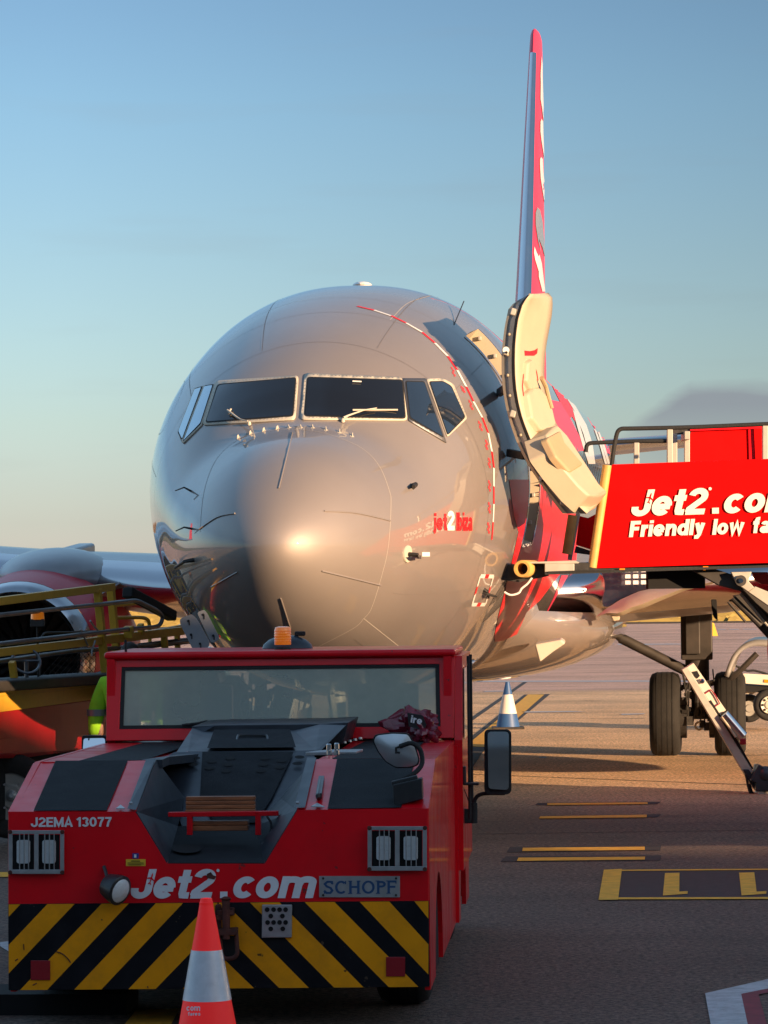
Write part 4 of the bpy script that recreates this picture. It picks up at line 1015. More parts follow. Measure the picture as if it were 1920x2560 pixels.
# ---- cabin windows, port and starboard, one each
def cab_window(s, side):
    mb = MB(); a0 = R(80) * side; P = []
    N = 16
    c0 = section(s, a0)
    for k in range(N):
        t = 2 * math.pi * k / N; u = math.copysign(abs(math.cos(t)) ** .7, math.cos(t)) * .13; v = math.copysign(abs(math.sin(t)) ** .7, math.sin(t)) * .19
        p = section(s + u, a0 - side * v / 1.88); _, nr, _, _ = HULL.find_nearest(p)
        if nr.dot(p - A(s, 0, 3.3)) < 0: nr = -nr
        P.append(p + nr * .006)
    mb.add(P, [tuple(range(N))]); return mb.build('cabin_window', 'cockpit_glass', plane, smooth=0)
for k in range(46): cab_window(7.2 + k * .508, 1)
for k in range(10): cab_window(7.2 + k * .508, -1)

# ---- wings
def airfoil(n=14, t=.12):
    up, lo = [], []
    for i in range(n + 1):
        x = .5 * (1 - math.cos(math.pi * i / n)); yt = 5 * t * (.2969 * math.sqrt(x) - .126 * x - .3516 * x**2 + .2843 * x**3 - .1015 * x**4)
        up.append((x, yt)); lo.append((x, -yt * .85))
    return up[::-1] + lo[1:]
def wing(side, stations, t, name, ma, le_frac=.10, ma_le='leading', parent=None):
    """stations: (y, s_le, chord, z, thick)"""
    mb, le = MB(), MB(); n_ = None
    rows = []
    for (y, s0, c, z, th) in stations:
        pr = airfoil(16, th); rows.append([(x, A(s0 + x * c, side * y, z + yy * c)) for x, yy in pr])
    K = len(rows[0])
    for i in range(len(rows) - 1):
        for k in range(K - 1):
            q = [rows[i][k][1], rows[i][k + 1][1], rows[i + 1][k + 1][1], rows[i + 1][k][1]]
            (le if max(rows[i][k][0], rows[i][k + 1][0]) <= le_frac else mb).add(q, [(0, 1, 2, 3)])
    for r_ in (rows[0], rows[-1]): mb.add([p for x, p in r_], [tuple(range(K))])
    w_ = mb.build(name, ma, parent or plane, smooth=50)
    le.build('leading_edge', ma_le, w_, smooth=60)
    return w_
W = [(1.2, 12.6, 7.9, 2.18, .125), (3.4, 13.85, 6.9, 2.30, .125), (5.0, 14.8, 5.9, 2.45, .12), (6.2, 15.45, 5.1, 2.60, .115), (11.0, 18.0, 3.6, 3.15, .105), (16.6, 21.0, 1.7, 3.85, .10)]
for side in (-1, 1):
    wing(side, W, .12, 'wing', 'wing_grey')
    # winglet
    mb = MB(); y0, s0, z0 = 16.6, 21.0, 3.85
    P = [A(s0 + .3, side * y0, z0), A(s0 + 1.7, side * y0, z0), A(s0 + 3.1, side * (y0 + .7), z0 + 2.4), A(s0 + 2.5, side * (y0 + .7), z0 + 2.4)]
    mb.prism(P, AP * .06 * side); part(mb, 'winglet', 'red_livery', smooth=0)
# engine pylon fairing bulge and engines
def engine(side):
    y = 4.83 if side < 0 else 4.96; z = 1.50; ex, sx = 12.55, 12.55
    o = A(ex, side * y, z)
    prof = [(.42, .70), (.20, .71), (.06, .735), (0, .785), (.03, .83), (.12, .87), (.30, .905)]
    prof2 = [(.30, .907), (.8, 1.0), (1.5, 1.07), (2.3, 1.05), (3.0, .97), (3.5, .87), (3.5, .80)]
    mb = MB(); mb.lathe(o, AV, prof2, 56, caps=False); e = part(mb, 'engine', 'pink_livery' if False else 'eng_red', smooth=60)
    mb = MB(); mb.lathe(o, AV, prof, 56, caps=False); mb.build('intake_lip', 'leading', e, smooth=60)
    mb = MB(); mb.lathe(o, AV, [(.42, .70), (.9, .74), (1.1, .78)], 48, caps=False); mb.build('intake_duct', 'gear_dark', e, smooth=60)
    mb = MB(); mb.lathe(o, AV, [(1.1, .78), (1.12, .1)], 48, caps=False); mb.build('fan_back', 'void', e, smooth=60)
    mb = MB()
    for k in range(24):
        t = 2 * math.pi * k / 24; u = Vector((0, 0, 1)) * math.cos(t) + AP * math.sin(t); w_ = Vector((0, 0, 1)) * -math.sin(t) + AP * math.cos(t)
        mb.add([o + AV * .92 + u * .2 + w_ * .0, o + AV * 1.04 + u * .2 + w_ * .06, o + AV * 1.05 + u * .74 + w_ * .15, o + AV * .88 + u * .74 + w_ * .0], [(0, 1, 2, 3)])
    mb.build('fan_blade', 'dark_metal', e, smooth=0)
    mb = MB(); mb.lathe(o, AV, [(.55, .0), (.62, .08), (.78, .17), (.95, .22)], 24); mb.build('spinner', 'gear_dark', e)
    # strakes / pylon
    mb = MB(); mb.prism([A(13.6, side * y - .12, 2.45), A(17, side * y - .12, 2.35), A(17, side * y - .12, 2.9), A(14.6, side * y - .12, 2.75)], AP * .24); mb.build('pylon', 'wing_grey', e, bevel=.04)
    for sd in (-1, 1):
        t = sd * R(48); p = o + AV * 1.0 + (Vector((0, 0, math.cos(t))) + AP * math.sin(t)) * 1.05; nn = (Vector((0, 0, math.cos(t))) + AP * math.sin(t))
        mb = MB(); mb.prism([p, p + AV * 1.1, p + AV * 1.1 + nn * .28, p + AV * .7 + nn * .30], nn.cross(AV) * .02); mb.build('nacelle_strake', 'wing_grey', e, smooth=0)
    return e
M['eng_red'] = mat('crimson_cowling_paint', (0.55, 0.012, 0.035), 0.4, 0.0, 0.1, 0.05, var=0.04, spec=0.25)
engine(-1); engine(1)
mb = MB(); mb.sphere(A(15.2, -4.83, 2.45), .5, 24, 14, sc=(1.5, 3.0, .75)); part(mb, 'pylon_fairing', 'wing_grey')
# wing to body fairing, krueger flap, landing light
mb = MB()
FS = [(10.6, .15), (11.2, .45), (12.0, .72), (13.0, .9), (14.5, 1.0), (18, 1.0), (20.5, .85), (22.5, .45), (23.5, .1)]
rows = []
for s_, k in FS:
    rows.append([A(s_, (1.0 + 1.08 * k) * math.sin(R(a)), 1.95 - .2 * k - (.3 + .32 * k) * math.cos(R(a))) for a in range(-110, 111, 10)])
K = len(rows[0])
for i in range(len(rows) - 1):
    mb.add(rows[i] + rows[i + 1], [(k, k + 1, K + k + 1, K + k) for k in range(K - 1)])
part(mb, 'wing_body_fairing', 'silver', smooth=80)
def z6(x, y): return (1230 + x / 4.046, 1380 + y / 4.046)
def z2b(x, y): return (1560 + x / 4.608, 1420 + y / 4.608)
mb = MB()
tp_ = [z6(1055, 650), z6(1130, 590), z6(1300, 480), z6(1480, 400), z2b(300, 240), z2b(500, 190), z2b(700, 150), z2b(930, 118)]
bt_ = [z6(1058, 655), z6(1180, 625), z6(1290, 655), z6(1440, 590), z2b(210, 470), z2b(430, 375), z2b(690, 265), z2b(1090, 165)]
tp_, bt_ = rs(tp_, 24), rs(bt_, 24)
rows = [[at(*t_, 40.9), at(*lerp(t_, b_, .4), 40.45), at(*lerp(t_, b_, .75), 40.35), at(*b_, 40.5), at(b_[0], b_[1] - 2, 41.0)] for t_, b_ in zip(tp_, bt_)]
for i in range(len(rows) - 1): mb.add(rows[i] + rows[i + 1], [(k, k + 1, 6 + k, 5 + k) for k in range(4)])
part(mb, 'krueger_flap', 'cream', smooth=60)
mb = MB(); P = [z6(1200, 640), z6(1295, 650), z6(1290, 690), z6(1230, 700)]; mb.prism([at(*p, 40.5) for p in P], (0, .15, 0)); part(mb, 'flap_hinge_fairing', 'cream', bevel=.01)
# landing light window in the root
mb = MB(); C0 = at(*z2b(175, 85), 40.7); 
for k in range(4):
    for j in range(3): mb.box(C0 + Vector((-.13 + k * .09, 0, .06 - j * .07)), (.06, .02, .045))
part(mb, 'landing_light', 'lamp_white', smooth=0)
mb = MB(); mb.prism([at(x, y, 41.0) for x, y in curve([z6(1110, 215), z6(1140, 310), z6(1135, 400), z6(1115, 480), z6(1140, 555), z6(1250, 520), z6(1480, 400), z2b(470, 200), z2b(470, 40), z6(1110, 200)], 3)], (0, .5, 0)); part(mb, 'wing_root_leading_edge', 'leading', bevel=.08)
mb = MB()   # air scoop panels on the belly
sc_ = [z6(430, 935), z6(700, 885), z6(745, 925), z6(620, 1010), z6(480, 1118)]
mb = MB(); mb.prism([at(x, y, 38.9) for x, y in sc_], (.02, .25, .02)); part(mb, 'air_scoop', 'window_frame', bevel=.02)
decal('white_placard', [z6(870, 795), z6(885, 800), z6(1048, 668), z6(1035, 660)], 'white_livery', .01, maxlen=12)
decal('white_placard', [z6(875, 870), z6(890, 855), z6(925, 880), z6(905, 900)], 'white_livery', .06, maxlen=12)

# ---- landing gear
def wheel(o, ax, r, w, parent, tread=True, name='wheel'):
    mb = MB(); c = Vector(o); ax = Vector(ax).normalized(); h = w / 2
    mb.lathe(c, ax, [(-h * .78, r * .55), (-h * .98, r * .72), (-h, r * .84), (-h * .86, r * .95), (-h * .55, r * .992), (0, r), (h * .55, r * .992), (h * .86, r * .95), (h, r * .84), (h * .98, r * .72), (h * .78, r * .55)], 44, caps=False)
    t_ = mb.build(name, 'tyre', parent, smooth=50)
    if tread:
        g = MB()
        for k in (-.5, -.17, .17, .5):
            rr_ = r * (1.0015 - .006 * abs(k)); g.lathe(c, ax, [(h * k - .006, rr_ - .004), (h * k - .006, rr_ + .001), (h * k + .006, rr_ + .001), (h * k + .006, rr_ - .004)], 44, caps=False)
        g.build('tread_groove', 'void', t_, smooth=0)
    mb = MB(); mb.lathe(c, ax, [(-h * .7, 0), (-h * .72, r * .25), (-h * .55, r * .3), (-h * .6, r * .54), (-h * .78, r * .56)], 28, caps=False)
    mb.lathe(c, ax, [(h * .7, 0), (h * .72, r * .25), (h * .55, r * .3), (h * .6, r * .54), (h * .78, r * .56)], 28, caps=False)
    mb.build('rim', 'gear_white', t_, smooth=40)
    return t_
def main_gear(side):
    s0, y0 = 19.6, 2.95 * side
    base = MB()
    base.tube([A(s0, y0, .56), A(s0, y0, 1.2)], .085, 14); base.tube([A(s0, y0, 1.0), A(s0 - .05, y0, 2.3)], .16, 16)
    base.tube([A(s0, y0 - .46, .56), A(s0, y0 + .46, .56)], .08, 12)
    g = part(base, 'main_gear', 'gear_dark', smooth=40)
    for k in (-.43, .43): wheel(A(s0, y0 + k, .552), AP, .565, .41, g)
    mb = MB(); mb.box(A(s0 - .15, y0, 1.75), (.42, .12, .95), rz=-TH); mb.box(A(s0 - .24, y0 - .05, 1.8), (.20, .05, .9), rz=-TH); mb.build('gear_leg_fairing', 'gear_dark', g, bevel=.02)
    mb = MB(); mb.tube([A(s0, y0, 1.05), A(s0 - .1, y0 - side * 1.35, 1.75)], .07, 12); mb.tube([A(s0, y0, 1.25), A(s0 + .7, y0, 1.9)], .05, 10); mb.build('side_brace', 'gear_dark', g)
    mb = MB(); mb.tube([A(s0 - .2, y0, .95), A(s0 - .38, y0, .72), A(s0 - .14, y0, .55)], .035, 8); mb.tube([A(s0 - .2, y0 + .06, .95), A(s0 - .38, y0 + .04, .72), A(s0 - .14, y0 + .08, .55)], .03, 8)
    for k in range(26):
        p = A(s0 - .16 - random.random() * .1, y0 + random.uniform(-.24, .24), random.uniform(.36, 1.0)); mb.box(p, (random.uniform(.04, .12), .07, random.uniform(.03, .12)), rz=random.uniform(-1, 1))
    for k in range(10):
        y_ = y0 + random.uniform(-.22, .22); mb.tube([A(s0 - .2, y_, 1.15), A(s0 - .33, y_ + random.uniform(-.1, .1), .85), A(s0 - .22, y_ + random.uniform(-.1, .1), .42)], .010, 5)
    mb.build('torque_link', 'dark_metal', g, smooth=30)
    for k in (-.2, .2):
        mb = MB(); mb.lathe(A(s0, y0 + k - .05, .5), AP, [(0, .27), (.1, .27)], 24); mb.build('brake_pack', 'dark_metal', g)
    mb = MB(); c = A(s0 - .25, y0 + .02, .40); u, w_ = AP, Vector((0, 0, 1))
    mb.tube([c + (u * math.cos(t) + w_ * math.sin(t)) * .05 for t in [k * .4 for k in range(3, 16)]], .014, 8); mb.build('tow_ring', 'cream', g)
    # curved outer door of the leg
    mb = MB(); rows = []
    for k in range(9):
        t = R(-10 + k * 14)
        rows.append([A(s0 - .45 + q, y0 + side * (.50 + .46 * (1 - math.cos(t)) * 1.0 + .05), 1.16 + .34 * math.sin(t)) for q in (0, .8)])
    rows = []
    prof = [(.42, 1.05), (.52, 1.30), (.66, 1.43), (.82, 1.46), (1.0, 1.42), (1.15, 1.28), (1.30, 1.06)]
    for yy, zz_ in curve(prof, 3): rows.append([A(s0 - .5, y0 + side * yy, zz_), A(s0 + .5, y0 + side * (yy + .06), zz_ + .05)])
    for i in range(len(rows) - 1): mb.add(rows[i] + rows[i + 1], [(0, 1, 3, 2)])
    d_ = mb.build('gear_door', 'wing_grey', g, smooth=60); sd_ = d_.modifiers.new('s', 'SOLIDIFY'); sd_.thickness = .06; sd_.offset = -1
    mb = MB(); mb.tube([A(s0 - .2, y0 + side * .1, .95), A(s0 - .3, y0 + side * .45, 1.02), A(s0 - .4, y0 + side * .62, 1.18), A(s0 - .4, y0 + side * .8, 1.36)], .04, 8); mb.build('gear_door_link', 'gear_dark', g)
    # hanging small door
    return g
main_gear(1); main_gear(-1)
mb = MB(); mb.prism([at(*z2b(*p), 47.0) for p in [(1002, 365), (1070, 365), (1080, 610), (1040, 570), (1008, 500)]], (0, .05, 0)); part(mb, 'wheel_well_flap', 'gear_dark', smooth=0)
# nose gear
g = MB(); g.tube([A(4.0, 0, .34), A(4.0, 0, .9)], .05, 12); g.tube([A(4.0, 0, .8), A(4.05, 0, 1.6)], .08, 14); g.tube([A(4.0, -.2, .34), A(4.0, .2, .34)], .045, 10)
g.tube([A(4.0, 0, .9), A(3.4, 0, 1.5)], .035, 8)
ng = part(g, 'nose_gear', 'white_livery')
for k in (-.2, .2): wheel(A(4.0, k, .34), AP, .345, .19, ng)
for k in (-.33, .33):
    mb = MB(); mb.prism([A(3.5, k, 1.3), A(4.7, k, 1.3), A(4.6, k * 1.4, .85), A(3.6, k * 1.4, .85)], AP * .02); mb.build('gear_door', 'white_livery', ng, smooth=0)
for k in (-.09, .09):
    mb = MB(); mb.lathe(A(3.85, k, 1.05), -AV, [(0, .03), (.04, .07), (.09, .075)], 16); mb.build('taxi_light', 'lamp_white', ng)

# ---- fin and tailplane
fr_ = [(5.0, 29.6, 7.9, .05), (6.0, 31.6, 6.1, .085), (7.6, 32.75, 4.9, .088), (10.0, 34.35, 3.5, .09), (11.9, 35.65, 2.4, .09), (12.28, 35.9, 2.15, .085), (12.36, 36.0, 2.0, .07), (12.40, 36.15, 1.8, .04)]
FY = -.20
def fin():
    mb, le = MB(), MB(); rows = []
    for z, s0, c, th in fr_:
        pr = [(x, y_) for x, y_ in airfoil(16, th)]
        rows.append([(x, A(s0 + x * c, FY + (y_ / .85 if y_ < 0 else y_) * c, z)) for x, y_ in pr])
    K = len(rows[0])
    for i in range(len(rows) - 1):
        for k in range(K - 1):
            q = [rows[i][k][1], rows[i][k + 1][1], rows[i + 1][k + 1][1], rows[i + 1][k][1]]
            (le if max(rows[i][k][0], rows[i][k + 1][0]) <= .06 and 1 <= i < 4 else mb).add(q, [(0, 1, 2, 3)])
    mb.add([p for x, p in rows[-1]], [tuple(range(K))])
    f_ = part(mb, 'tail_fin', 'pink_livery', smooth=50); le.build('leading_edge', 'leading', f_, smooth=60)
    allv = mb.v + le.v; allf = mb.f + [tuple(i + len(mb.v) for i in f) for f in le.f]
    return f_, BVHTree.FromPolygons(allv, allf)
fin_o, FINB = fin()
def zf(x, y): return (1230 + x / 2.99, 60 + y / 2.99)
def onfin(x, y, off=.012):
    d = ray(x, y); loc, nr, i_, ds = FINB.ray_cast(CAMP, d)
    if loc is None: loc, nr, i_, ds = FINB.find_nearest(CAMP + d * 67.5)
    if nr.dot(AP) < 0: nr = -nr
    return loc + nr * off
def fdecal(name, poly, ma):
    v, f = subdivided_poly(poly, 8); mb = MB(); mb.add([onfin(x, y) for x, y in v], f); return mb.build(name, ma, fin_o, smooth=80, weld=False)
for poly, ma in (([(365, 240), (374, 300), (374, 390), (380, 560), (386, 760), (378, 700), (368, 620), (358, 560), (360, 440), (358, 380), (363, 300)], 'white_livery'),
                 ([(366, 708), (378, 730), (380, 830), (390, 1060), (382, 980), (366, 880), (357, 800), (358, 730)], 'white_livery'),
                 ([(362, 994), (375, 1010), (380, 1110), (390, 1200), (404, 1460), (385, 1320), (360, 1160), (354, 1060), (354, 1010)], 'white_livery'),
                 ([(335, 1370), (355, 1390), (375, 1480), (385, 1620), (395, 1760), (375, 1680), (370, 1560), (355, 1510), (345, 1520), (345, 1600), (365, 1720), (340, 1620), (322, 1500), (322, 1410)], 'grey_livery'),
                 ([(313, 1665), (330, 1710), (345, 1740), (350, 1722), (368, 1790), (385, 1930), (394, 2000), (372, 2000), (345, 1890), (345, 1850), (318, 1760), (310, 1710)], 'white_livery'),
                 ([(395, 1500), (404, 1600), (406, 1680), (398, 1620)], 'white_livery')):
    fdecal('fin_lettering', [zf(*p) for p in poly], ma)
for side in (-1, 1):
    wing(side, [(.3, 33.0, 3.6, 4.62, .09), (3.5, 34.9, 2.5, 4.92, .09), (7.1, 37.1, 1.4, 5.28, .09)], .09, 'tailplane', 'wing_grey', le_frac=.12)
# ------------------------------------------------------------------ pushback tug in the foreground shade
PH = R(3.2)
TA = Vector((math.sin(PH), math.cos(PH), 0)); TU = Vector((math.cos(PH), -math.sin(PH), 0)); TO = at(547, 2240, 18.6); TO.z = 0
def T(u, v, z): return TO + TU * u + TA * v + Vector((0, 0, z))
def tp(px, py, v): return onplane(px, py, TO + TA * v, TA)
def tz(px, py, z): return gnd(px, py, z)
def tpr(px, py, v):      # mirror-safe local coordinates
    p = tp(px, py, v) - TO; return (p.dot(TU), v, p.z)
tug = thing('aircraft_tug', 'low red aircraft tug with black and yellow chevron bumper, filling the foreground', 'aircraft tug', T(0, 2.5, 0))
def tpart(mb, name, ma, parent=None, **k): return mb.build(name, ma, parent or tug, **k)
HW = 1.10
# front plate with the notch of the coupling well
fr = [(20, 2262), (20, 2029), (341, 2029), (419, 2157), (661, 2157), (741, 2025), (1005, 2022), (1071, 2021), (1072, 2254)]
mb = MB(); mb.prism([tp(x, y, 0) for x, y in fr], TA * .05); body = tpart(mb, 'front_panel', 'tug_red', bevel=.006)
mb = MB(); mb.prism([tp(x, y, -.004) for x, y in [(20, 2260), (1072, 2252), (1074, 2467), (21, 2476)]], TA * .06); bump = tpart(mb, 'bumper_panel', 'tug_black', bevel=.004)
mb = MB()
def clipq(poly, y0, y1, x0, x1):
    def clip(P, f, g):
        out = []
        for i in range(len(P)):
            a, b_ = P[i - 1], P[i]
            if f(b_):
                if not f(a): out.append(g(a, b_))
                out.append(b_)
            elif f(a): out.append(g(a, b_))
        return out
    P = poly
    for f, g in ((lambda p: p[0] >= x0, lambda a, b_: (x0, a[1] + (b_[1] - a[1]) * (x0 - a[0]) / (b_[0] - a[0]))), (lambda p: p[0] <= x1, lambda a, b_: (x1, a[1] + (b_[1] - a[1]) * (x1 - a[0]) / (b_[0] - a[0])))):
        if P: P = clip(P, f, g)
    return P
def ytop(x): return 2261 - (x - 20) * 8 / 1050
def ybot(x): return 2475.5 - (x - 20) * 8.5 / 1050
for k in range(-1, 6):
    x0 = -17 + 135.5 * k; P = clipq([(x0, 2261), (x0 + 68, 2261), (x0 + 68 - 204, 2475), (x0 - 204, 2475)], 0, 0, 21.5, 543)
    if len(P) > 2: mb.add([tp(x, (ytop(x) if y == 2261 else ybot(x) if y == 2475 else y), -.007) for x, y in P], [tuple(range(len(P)))])
for k in range(-2, 5):
    x0 = 625 + 137 * (k); P = clipq([(x0, 2261), (x0 + 74, 2261), (x0 + 74 + 210, 2475), (x0 + 210, 2475)], 0, 0, 547, 1071)
    if len(P) > 2: mb.add([tp(x, (ytop(x) if y == 2261 else ybot(x) if y == 2475 else y), -.007) for x, y in P], [tuple(range(len(P)))])
for k in (5, 6):
    x0 = -17 + 135.5 * k; P = clipq([(x0, 2261), (x0 + 68, 2261), (x0 + 68 - 204, 2475), (x0 - 204, 2475)], 0, 0, 21.5, 543)
    if len(P) > 2: mb.add([tp(x, (ytop(x) if y == 2261 else ybot(x) if y == 2475 else y), -.007) for x, y in P], [tuple(range(len(P)))])
mb.build('chevron_stripe', 'tug_yellow', bump, smooth=0, weld=False)
for x in ((77, 126, 2401, 2450), (965, 1013, 2392, 2441)):
    mb = MB(); mb.prism([tp(x[0], x[2], -.008), tp(x[1], x[2], -.008), tp(x[1], x[3], -.008), tp(x[0], x[3], -.008)], TA * -.006); tpart(mb, 'reflector', 'reflector', bevel=.002)
# sloping bonnet: red edge strips and black grip sheets
def sheet(name, poly, ma, th=.02, **k):
    P = [tp(x, y, v) for x, y, v in poly]
    nr = (P[1] - P[0]).cross(P[2] - P[0]).normalized()
    if nr.z < 0: nr = -nr
    mb = MB(); mb.prism(P, -nr * th); return tpart(mb, name, ma, smooth=0, **k)
VB = .9
sheet('bonnet', [(20, 2029, 0), (83, 1908, VB), (366, 1901, VB), (341, 2029, 0)], 'tug_red')
sheet('bonnet', [(741, 2025, 0), (791, 1898, VB), (1084, 1897, VB), (1071, 2021, 0)], 'tug_red')
def lift(poly, h=.003): 
    out = []
    for x, y, v in poly: p = tp(x, y, v); out.append(p + Vector((0, 0, h)) - TA * h)
    return out
def film(name, poly, ma, h=.003, parent=None, seg=1):
    mb = MB(); P = lift(poly, h); mb.add(P, [tuple(range(len(P)))]); return tpart(mb, name, ma, parent, smooth=0)
film('grip_sheet', [(84, 2028, .005), (139, 1903, VB - .005), (320, 1902, VB - .005), (267, 2027, .005)], 'grip')
film('grip_sheet', [(819, 2023, .005), (843, 1898, VB - .005), (1040, 1897, VB - .005), (1003, 2020, .005)], 'grip')
# flat rear deck with worn grip sheet
VC = 3.7; ZD = 1.335
zl = tp(200, 1904, VB).z
mb = MB(); mb.prism([T(-HW + .04, VB, zl), T(-HW + .04, VC, ZD), T(-.375, VC, ZD), T(-.375, 2.02, ZD), T(-.445, 1.25, zl), T(-.44, VB, zl)], (0, 0, -.03)); tpart(mb, 'deck', 'tug_red', smooth=0)
mb = MB(); mb.prism([T(.455, VB, zl), T(.46, 1.25, zl), T(.465, 2.0, ZD), T(.465, VC, ZD), T(HW - .01, VC, ZD), T(HW - .01, VB, zl)], (0, 0, -.03)); tpart(mb, 'deck', 'tug_red', smooth=0)
mb = MB(); mb.prism([T(-.52, .93, zl + .006), T(-.40, .93, zl + .006), T(-.40, 1.25, zl + .006), T(-.30, 2.08, ZD + .006), T(-.42, 2.08, ZD + .006)], (0, 0, -.045)); tpart(mb, 'edge_strip', 'tug_steel', smooth=0)
for u0, u1 in ((-.86, -.50), (.53, .93)):
    mb = MB(); mb.add([T(u0, VB + .03, zl + .004), T(u0 + .02, VC - .02, ZD + .004), T(u1, VC - .02, ZD + .004), T(u1, VB + .03, zl + .004)], [(0, 1, 2, 3)]); tpart(mb, 'grip_sheet', 'grip', smooth=0)
# coupling well: blue steel side walls, sloped back with black discs for holes, floor
sheet('well_wall', [(341, 2029, 0), (390, 1899, VB), (461, 1994, 1.35), (445, 2065, 1.05), (419, 2157, 0)], 'tug_steel', .012)
sheet('well_wall', [(741, 2025, 0), (787, 1899, VB), (700, 1995, 1.35), (640, 2065, 1.05), (661, 2157, 0)], 'tug_steel', .012)
sheet('well_floor', [(419, 2157, 0), (445, 2065, 1.05), (640, 2065, 1.05), (661, 2157, 0)], 'grip', .012)
def film2(name, poly, ma, h): film(name, poly, ma, h)
bp0, bp1, bp2 = tp(455, 2066, 1.06), tp(437, 1880, 2.0), tp(785, 1876, 2.0)
bn = (bp1 - bp0).cross(bp2 - bp0).normalized(); bn = bn if bn.z > 0 else -bn
def onback(px, py, h=.004): return onplane(px, py, bp0, bn) + bn * h
mb = MB(); P = [onback(*p, 0) for p in [(455, 2066), (397, 1899), (437, 1880), (785, 1876), (787, 1899), (700, 2010), (640, 2066)]]; mb.prism(P, -bn * .012); tpart(mb, 'well_back', 'tug_steel', smooth=0)
mb = MB(); P = [onback(*p, .014) for p in [(506, 1885), (500, 2000), (535, 2062), (640, 2062), (680, 2000), (735, 1884)]]
for t in tessellate_polygon([P]): mb.add([P[i] for i in t], [(0, 1, 2)])
tpart(mb, 'grip_sheet', 'grip', smooth=0)
def zr(x, y): return (240 + x / 1.728, 1600 + y / 1.728)
mb = MB()
for x, y in [(430, 522), (419, 550), (500, 536), (490, 565), (580, 522), (570, 550), (561, 578), (730, 522), (722, 549), (713, 577), (802, 534), (793, 562), (880, 518), (870, 546)]:
    mb = MB(); cx, cy = zr(x, y); P = [onback(cx + 12.5 * math.cos(t), cy + 4.2 * math.sin(t), .018) for t in [k * math.pi / 10 for k in range(20)]]; mb.add(P, [tuple(range(20))]); tpart(mb, 'vent_hole_disc', 'void', smooth=0)  # flat black discs stand in for the dark of open holes
mb = MB(); cx, cy = 467, 2127
P = [onplane(cx + 37 * math.cos(t), cy + 11 * math.sin(t), tp(430, 2120, .4), (tp(419, 2157, 0) - tp(445, 2065, 1.05)).cross(TU).normalized()) + Vector((0, 0, .012)) for t in [k * math.pi / 12 for k in range(24)]]
mb.add(P, [tuple(range(24))]); tpart(mb, 'floor_hole_disc', 'void', smooth=0)  # flat black ellipse painted for the dark of a floor opening
# bevel strips along the well edge
for poly in ([(319, 2026, 0), (341, 2029, 0), (390, 1899, VB), (366, 1902, VB)], [(736, 2024, 0), (763, 2023, 0), (791, 1898, VB), (768, 1898, VB)]):
    film('edge_strip', poly, 'tug_steel', .010)
for x, y in ((328, 2014), (371, 1910), (744, 2013), (781, 1905)):
    mb = MB(); mb.lathe(tp(x, y, 0 if y > 1950 else VB) + Vector((0, -.02, .012)), Vector((0, -.5, .8)), [(0, .011), (.008, .009)], 8); tpart(mb, 'bolt', 'alu')
# engine cover in front of the windscreen
mb = MB()
b0, b1 = tp(445, 1879, 2.0), tp(783, 1876, 2.0); c0, c1 = tp(537, 1827, 2.7), tp(725, 1825, 2.7); d0, d1 = tp(524, 1812, 3.66), tp(868, 1808, 3.66); e0_, e1_ = tp(480, 1816, 3.1), tp(870, 1808, 3.1)
mb.add([b0, b1, c1, c0, tp(845, 1845, 2.6), tp(478, 1848, 2.6)], [(0, 1, 4, 2, 3, 5)])
g0, g1 = tp(510, 1829, 2.7), tp(722, 1826, 2.7)
mb = MB()
pts = [(480, 1816, 3.1), (536, 1814, 3.05), (515, 1828, 2.65), (462, 1876, 2.05)]
A_ = [tp(480, 1886, 2.9), tp(480, 1816, 2.9), tp(871, 1806, 2.9), tp(871, 1880, 2.9)]
mb.prism([tp(480, 1868, 2.7), tp(480, 1816, 2.7), tp(538, 1813, 2.7), tp(790, 1810, 2.7), tp(871, 1806, 2.7), tp(856, 1860, 2.7)], TA * .96)
hump = tpart(mb, 'engine_cover', 'tug_steel', bevel=.006)
mb = MB(); fr2 = [tp(512, 1829, 2.66), tp(735, 1826, 2.66), tp(790, 1877, 2.02), tp(470, 1879, 2.02)]
mb.prism(fr2, TA * .15 + Vector((0, 0, -.12))); mb.add([tp(538, 1814, 2.69), tp(512, 1829, 2.66), tp(470, 1879, 2.02), tp(440, 1882, 2.02), tp(481, 1820, 2.69)], [(0, 1, 2, 3, 4)])
mb.add([tp(735, 1826, 2.66), tp(790, 1877, 2.02), tp(800, 1879, 2.02), tp(866, 1812, 2.69), tp(800, 1811, 2.69)], [(0, 1, 2, 3, 4)])
mb.build('cover_front', 'tug_steel', hump, smooth=0)
mb = MB(); q_ = [tp(536, 1829, 2.655), tp(725, 1827, 2.655), tp(740, 1873, 2.03), tp(518, 1875, 2.03)]; mb.add([p + Vector((0, -.012, .012)) for p in q_], [(0, 1, 2, 3)]); mb.build('cover_grille', 'grip', hump, smooth=0)
mb = MB(); mb.tube(round_path([tp(592, 1852, 2.3) , tp(595, 1838, 2.38), tp(667, 1838, 2.38), tp(670, 1852, 2.3)], .02), .008, 8); mb.build('cover_handle', 'black_paint', hump)
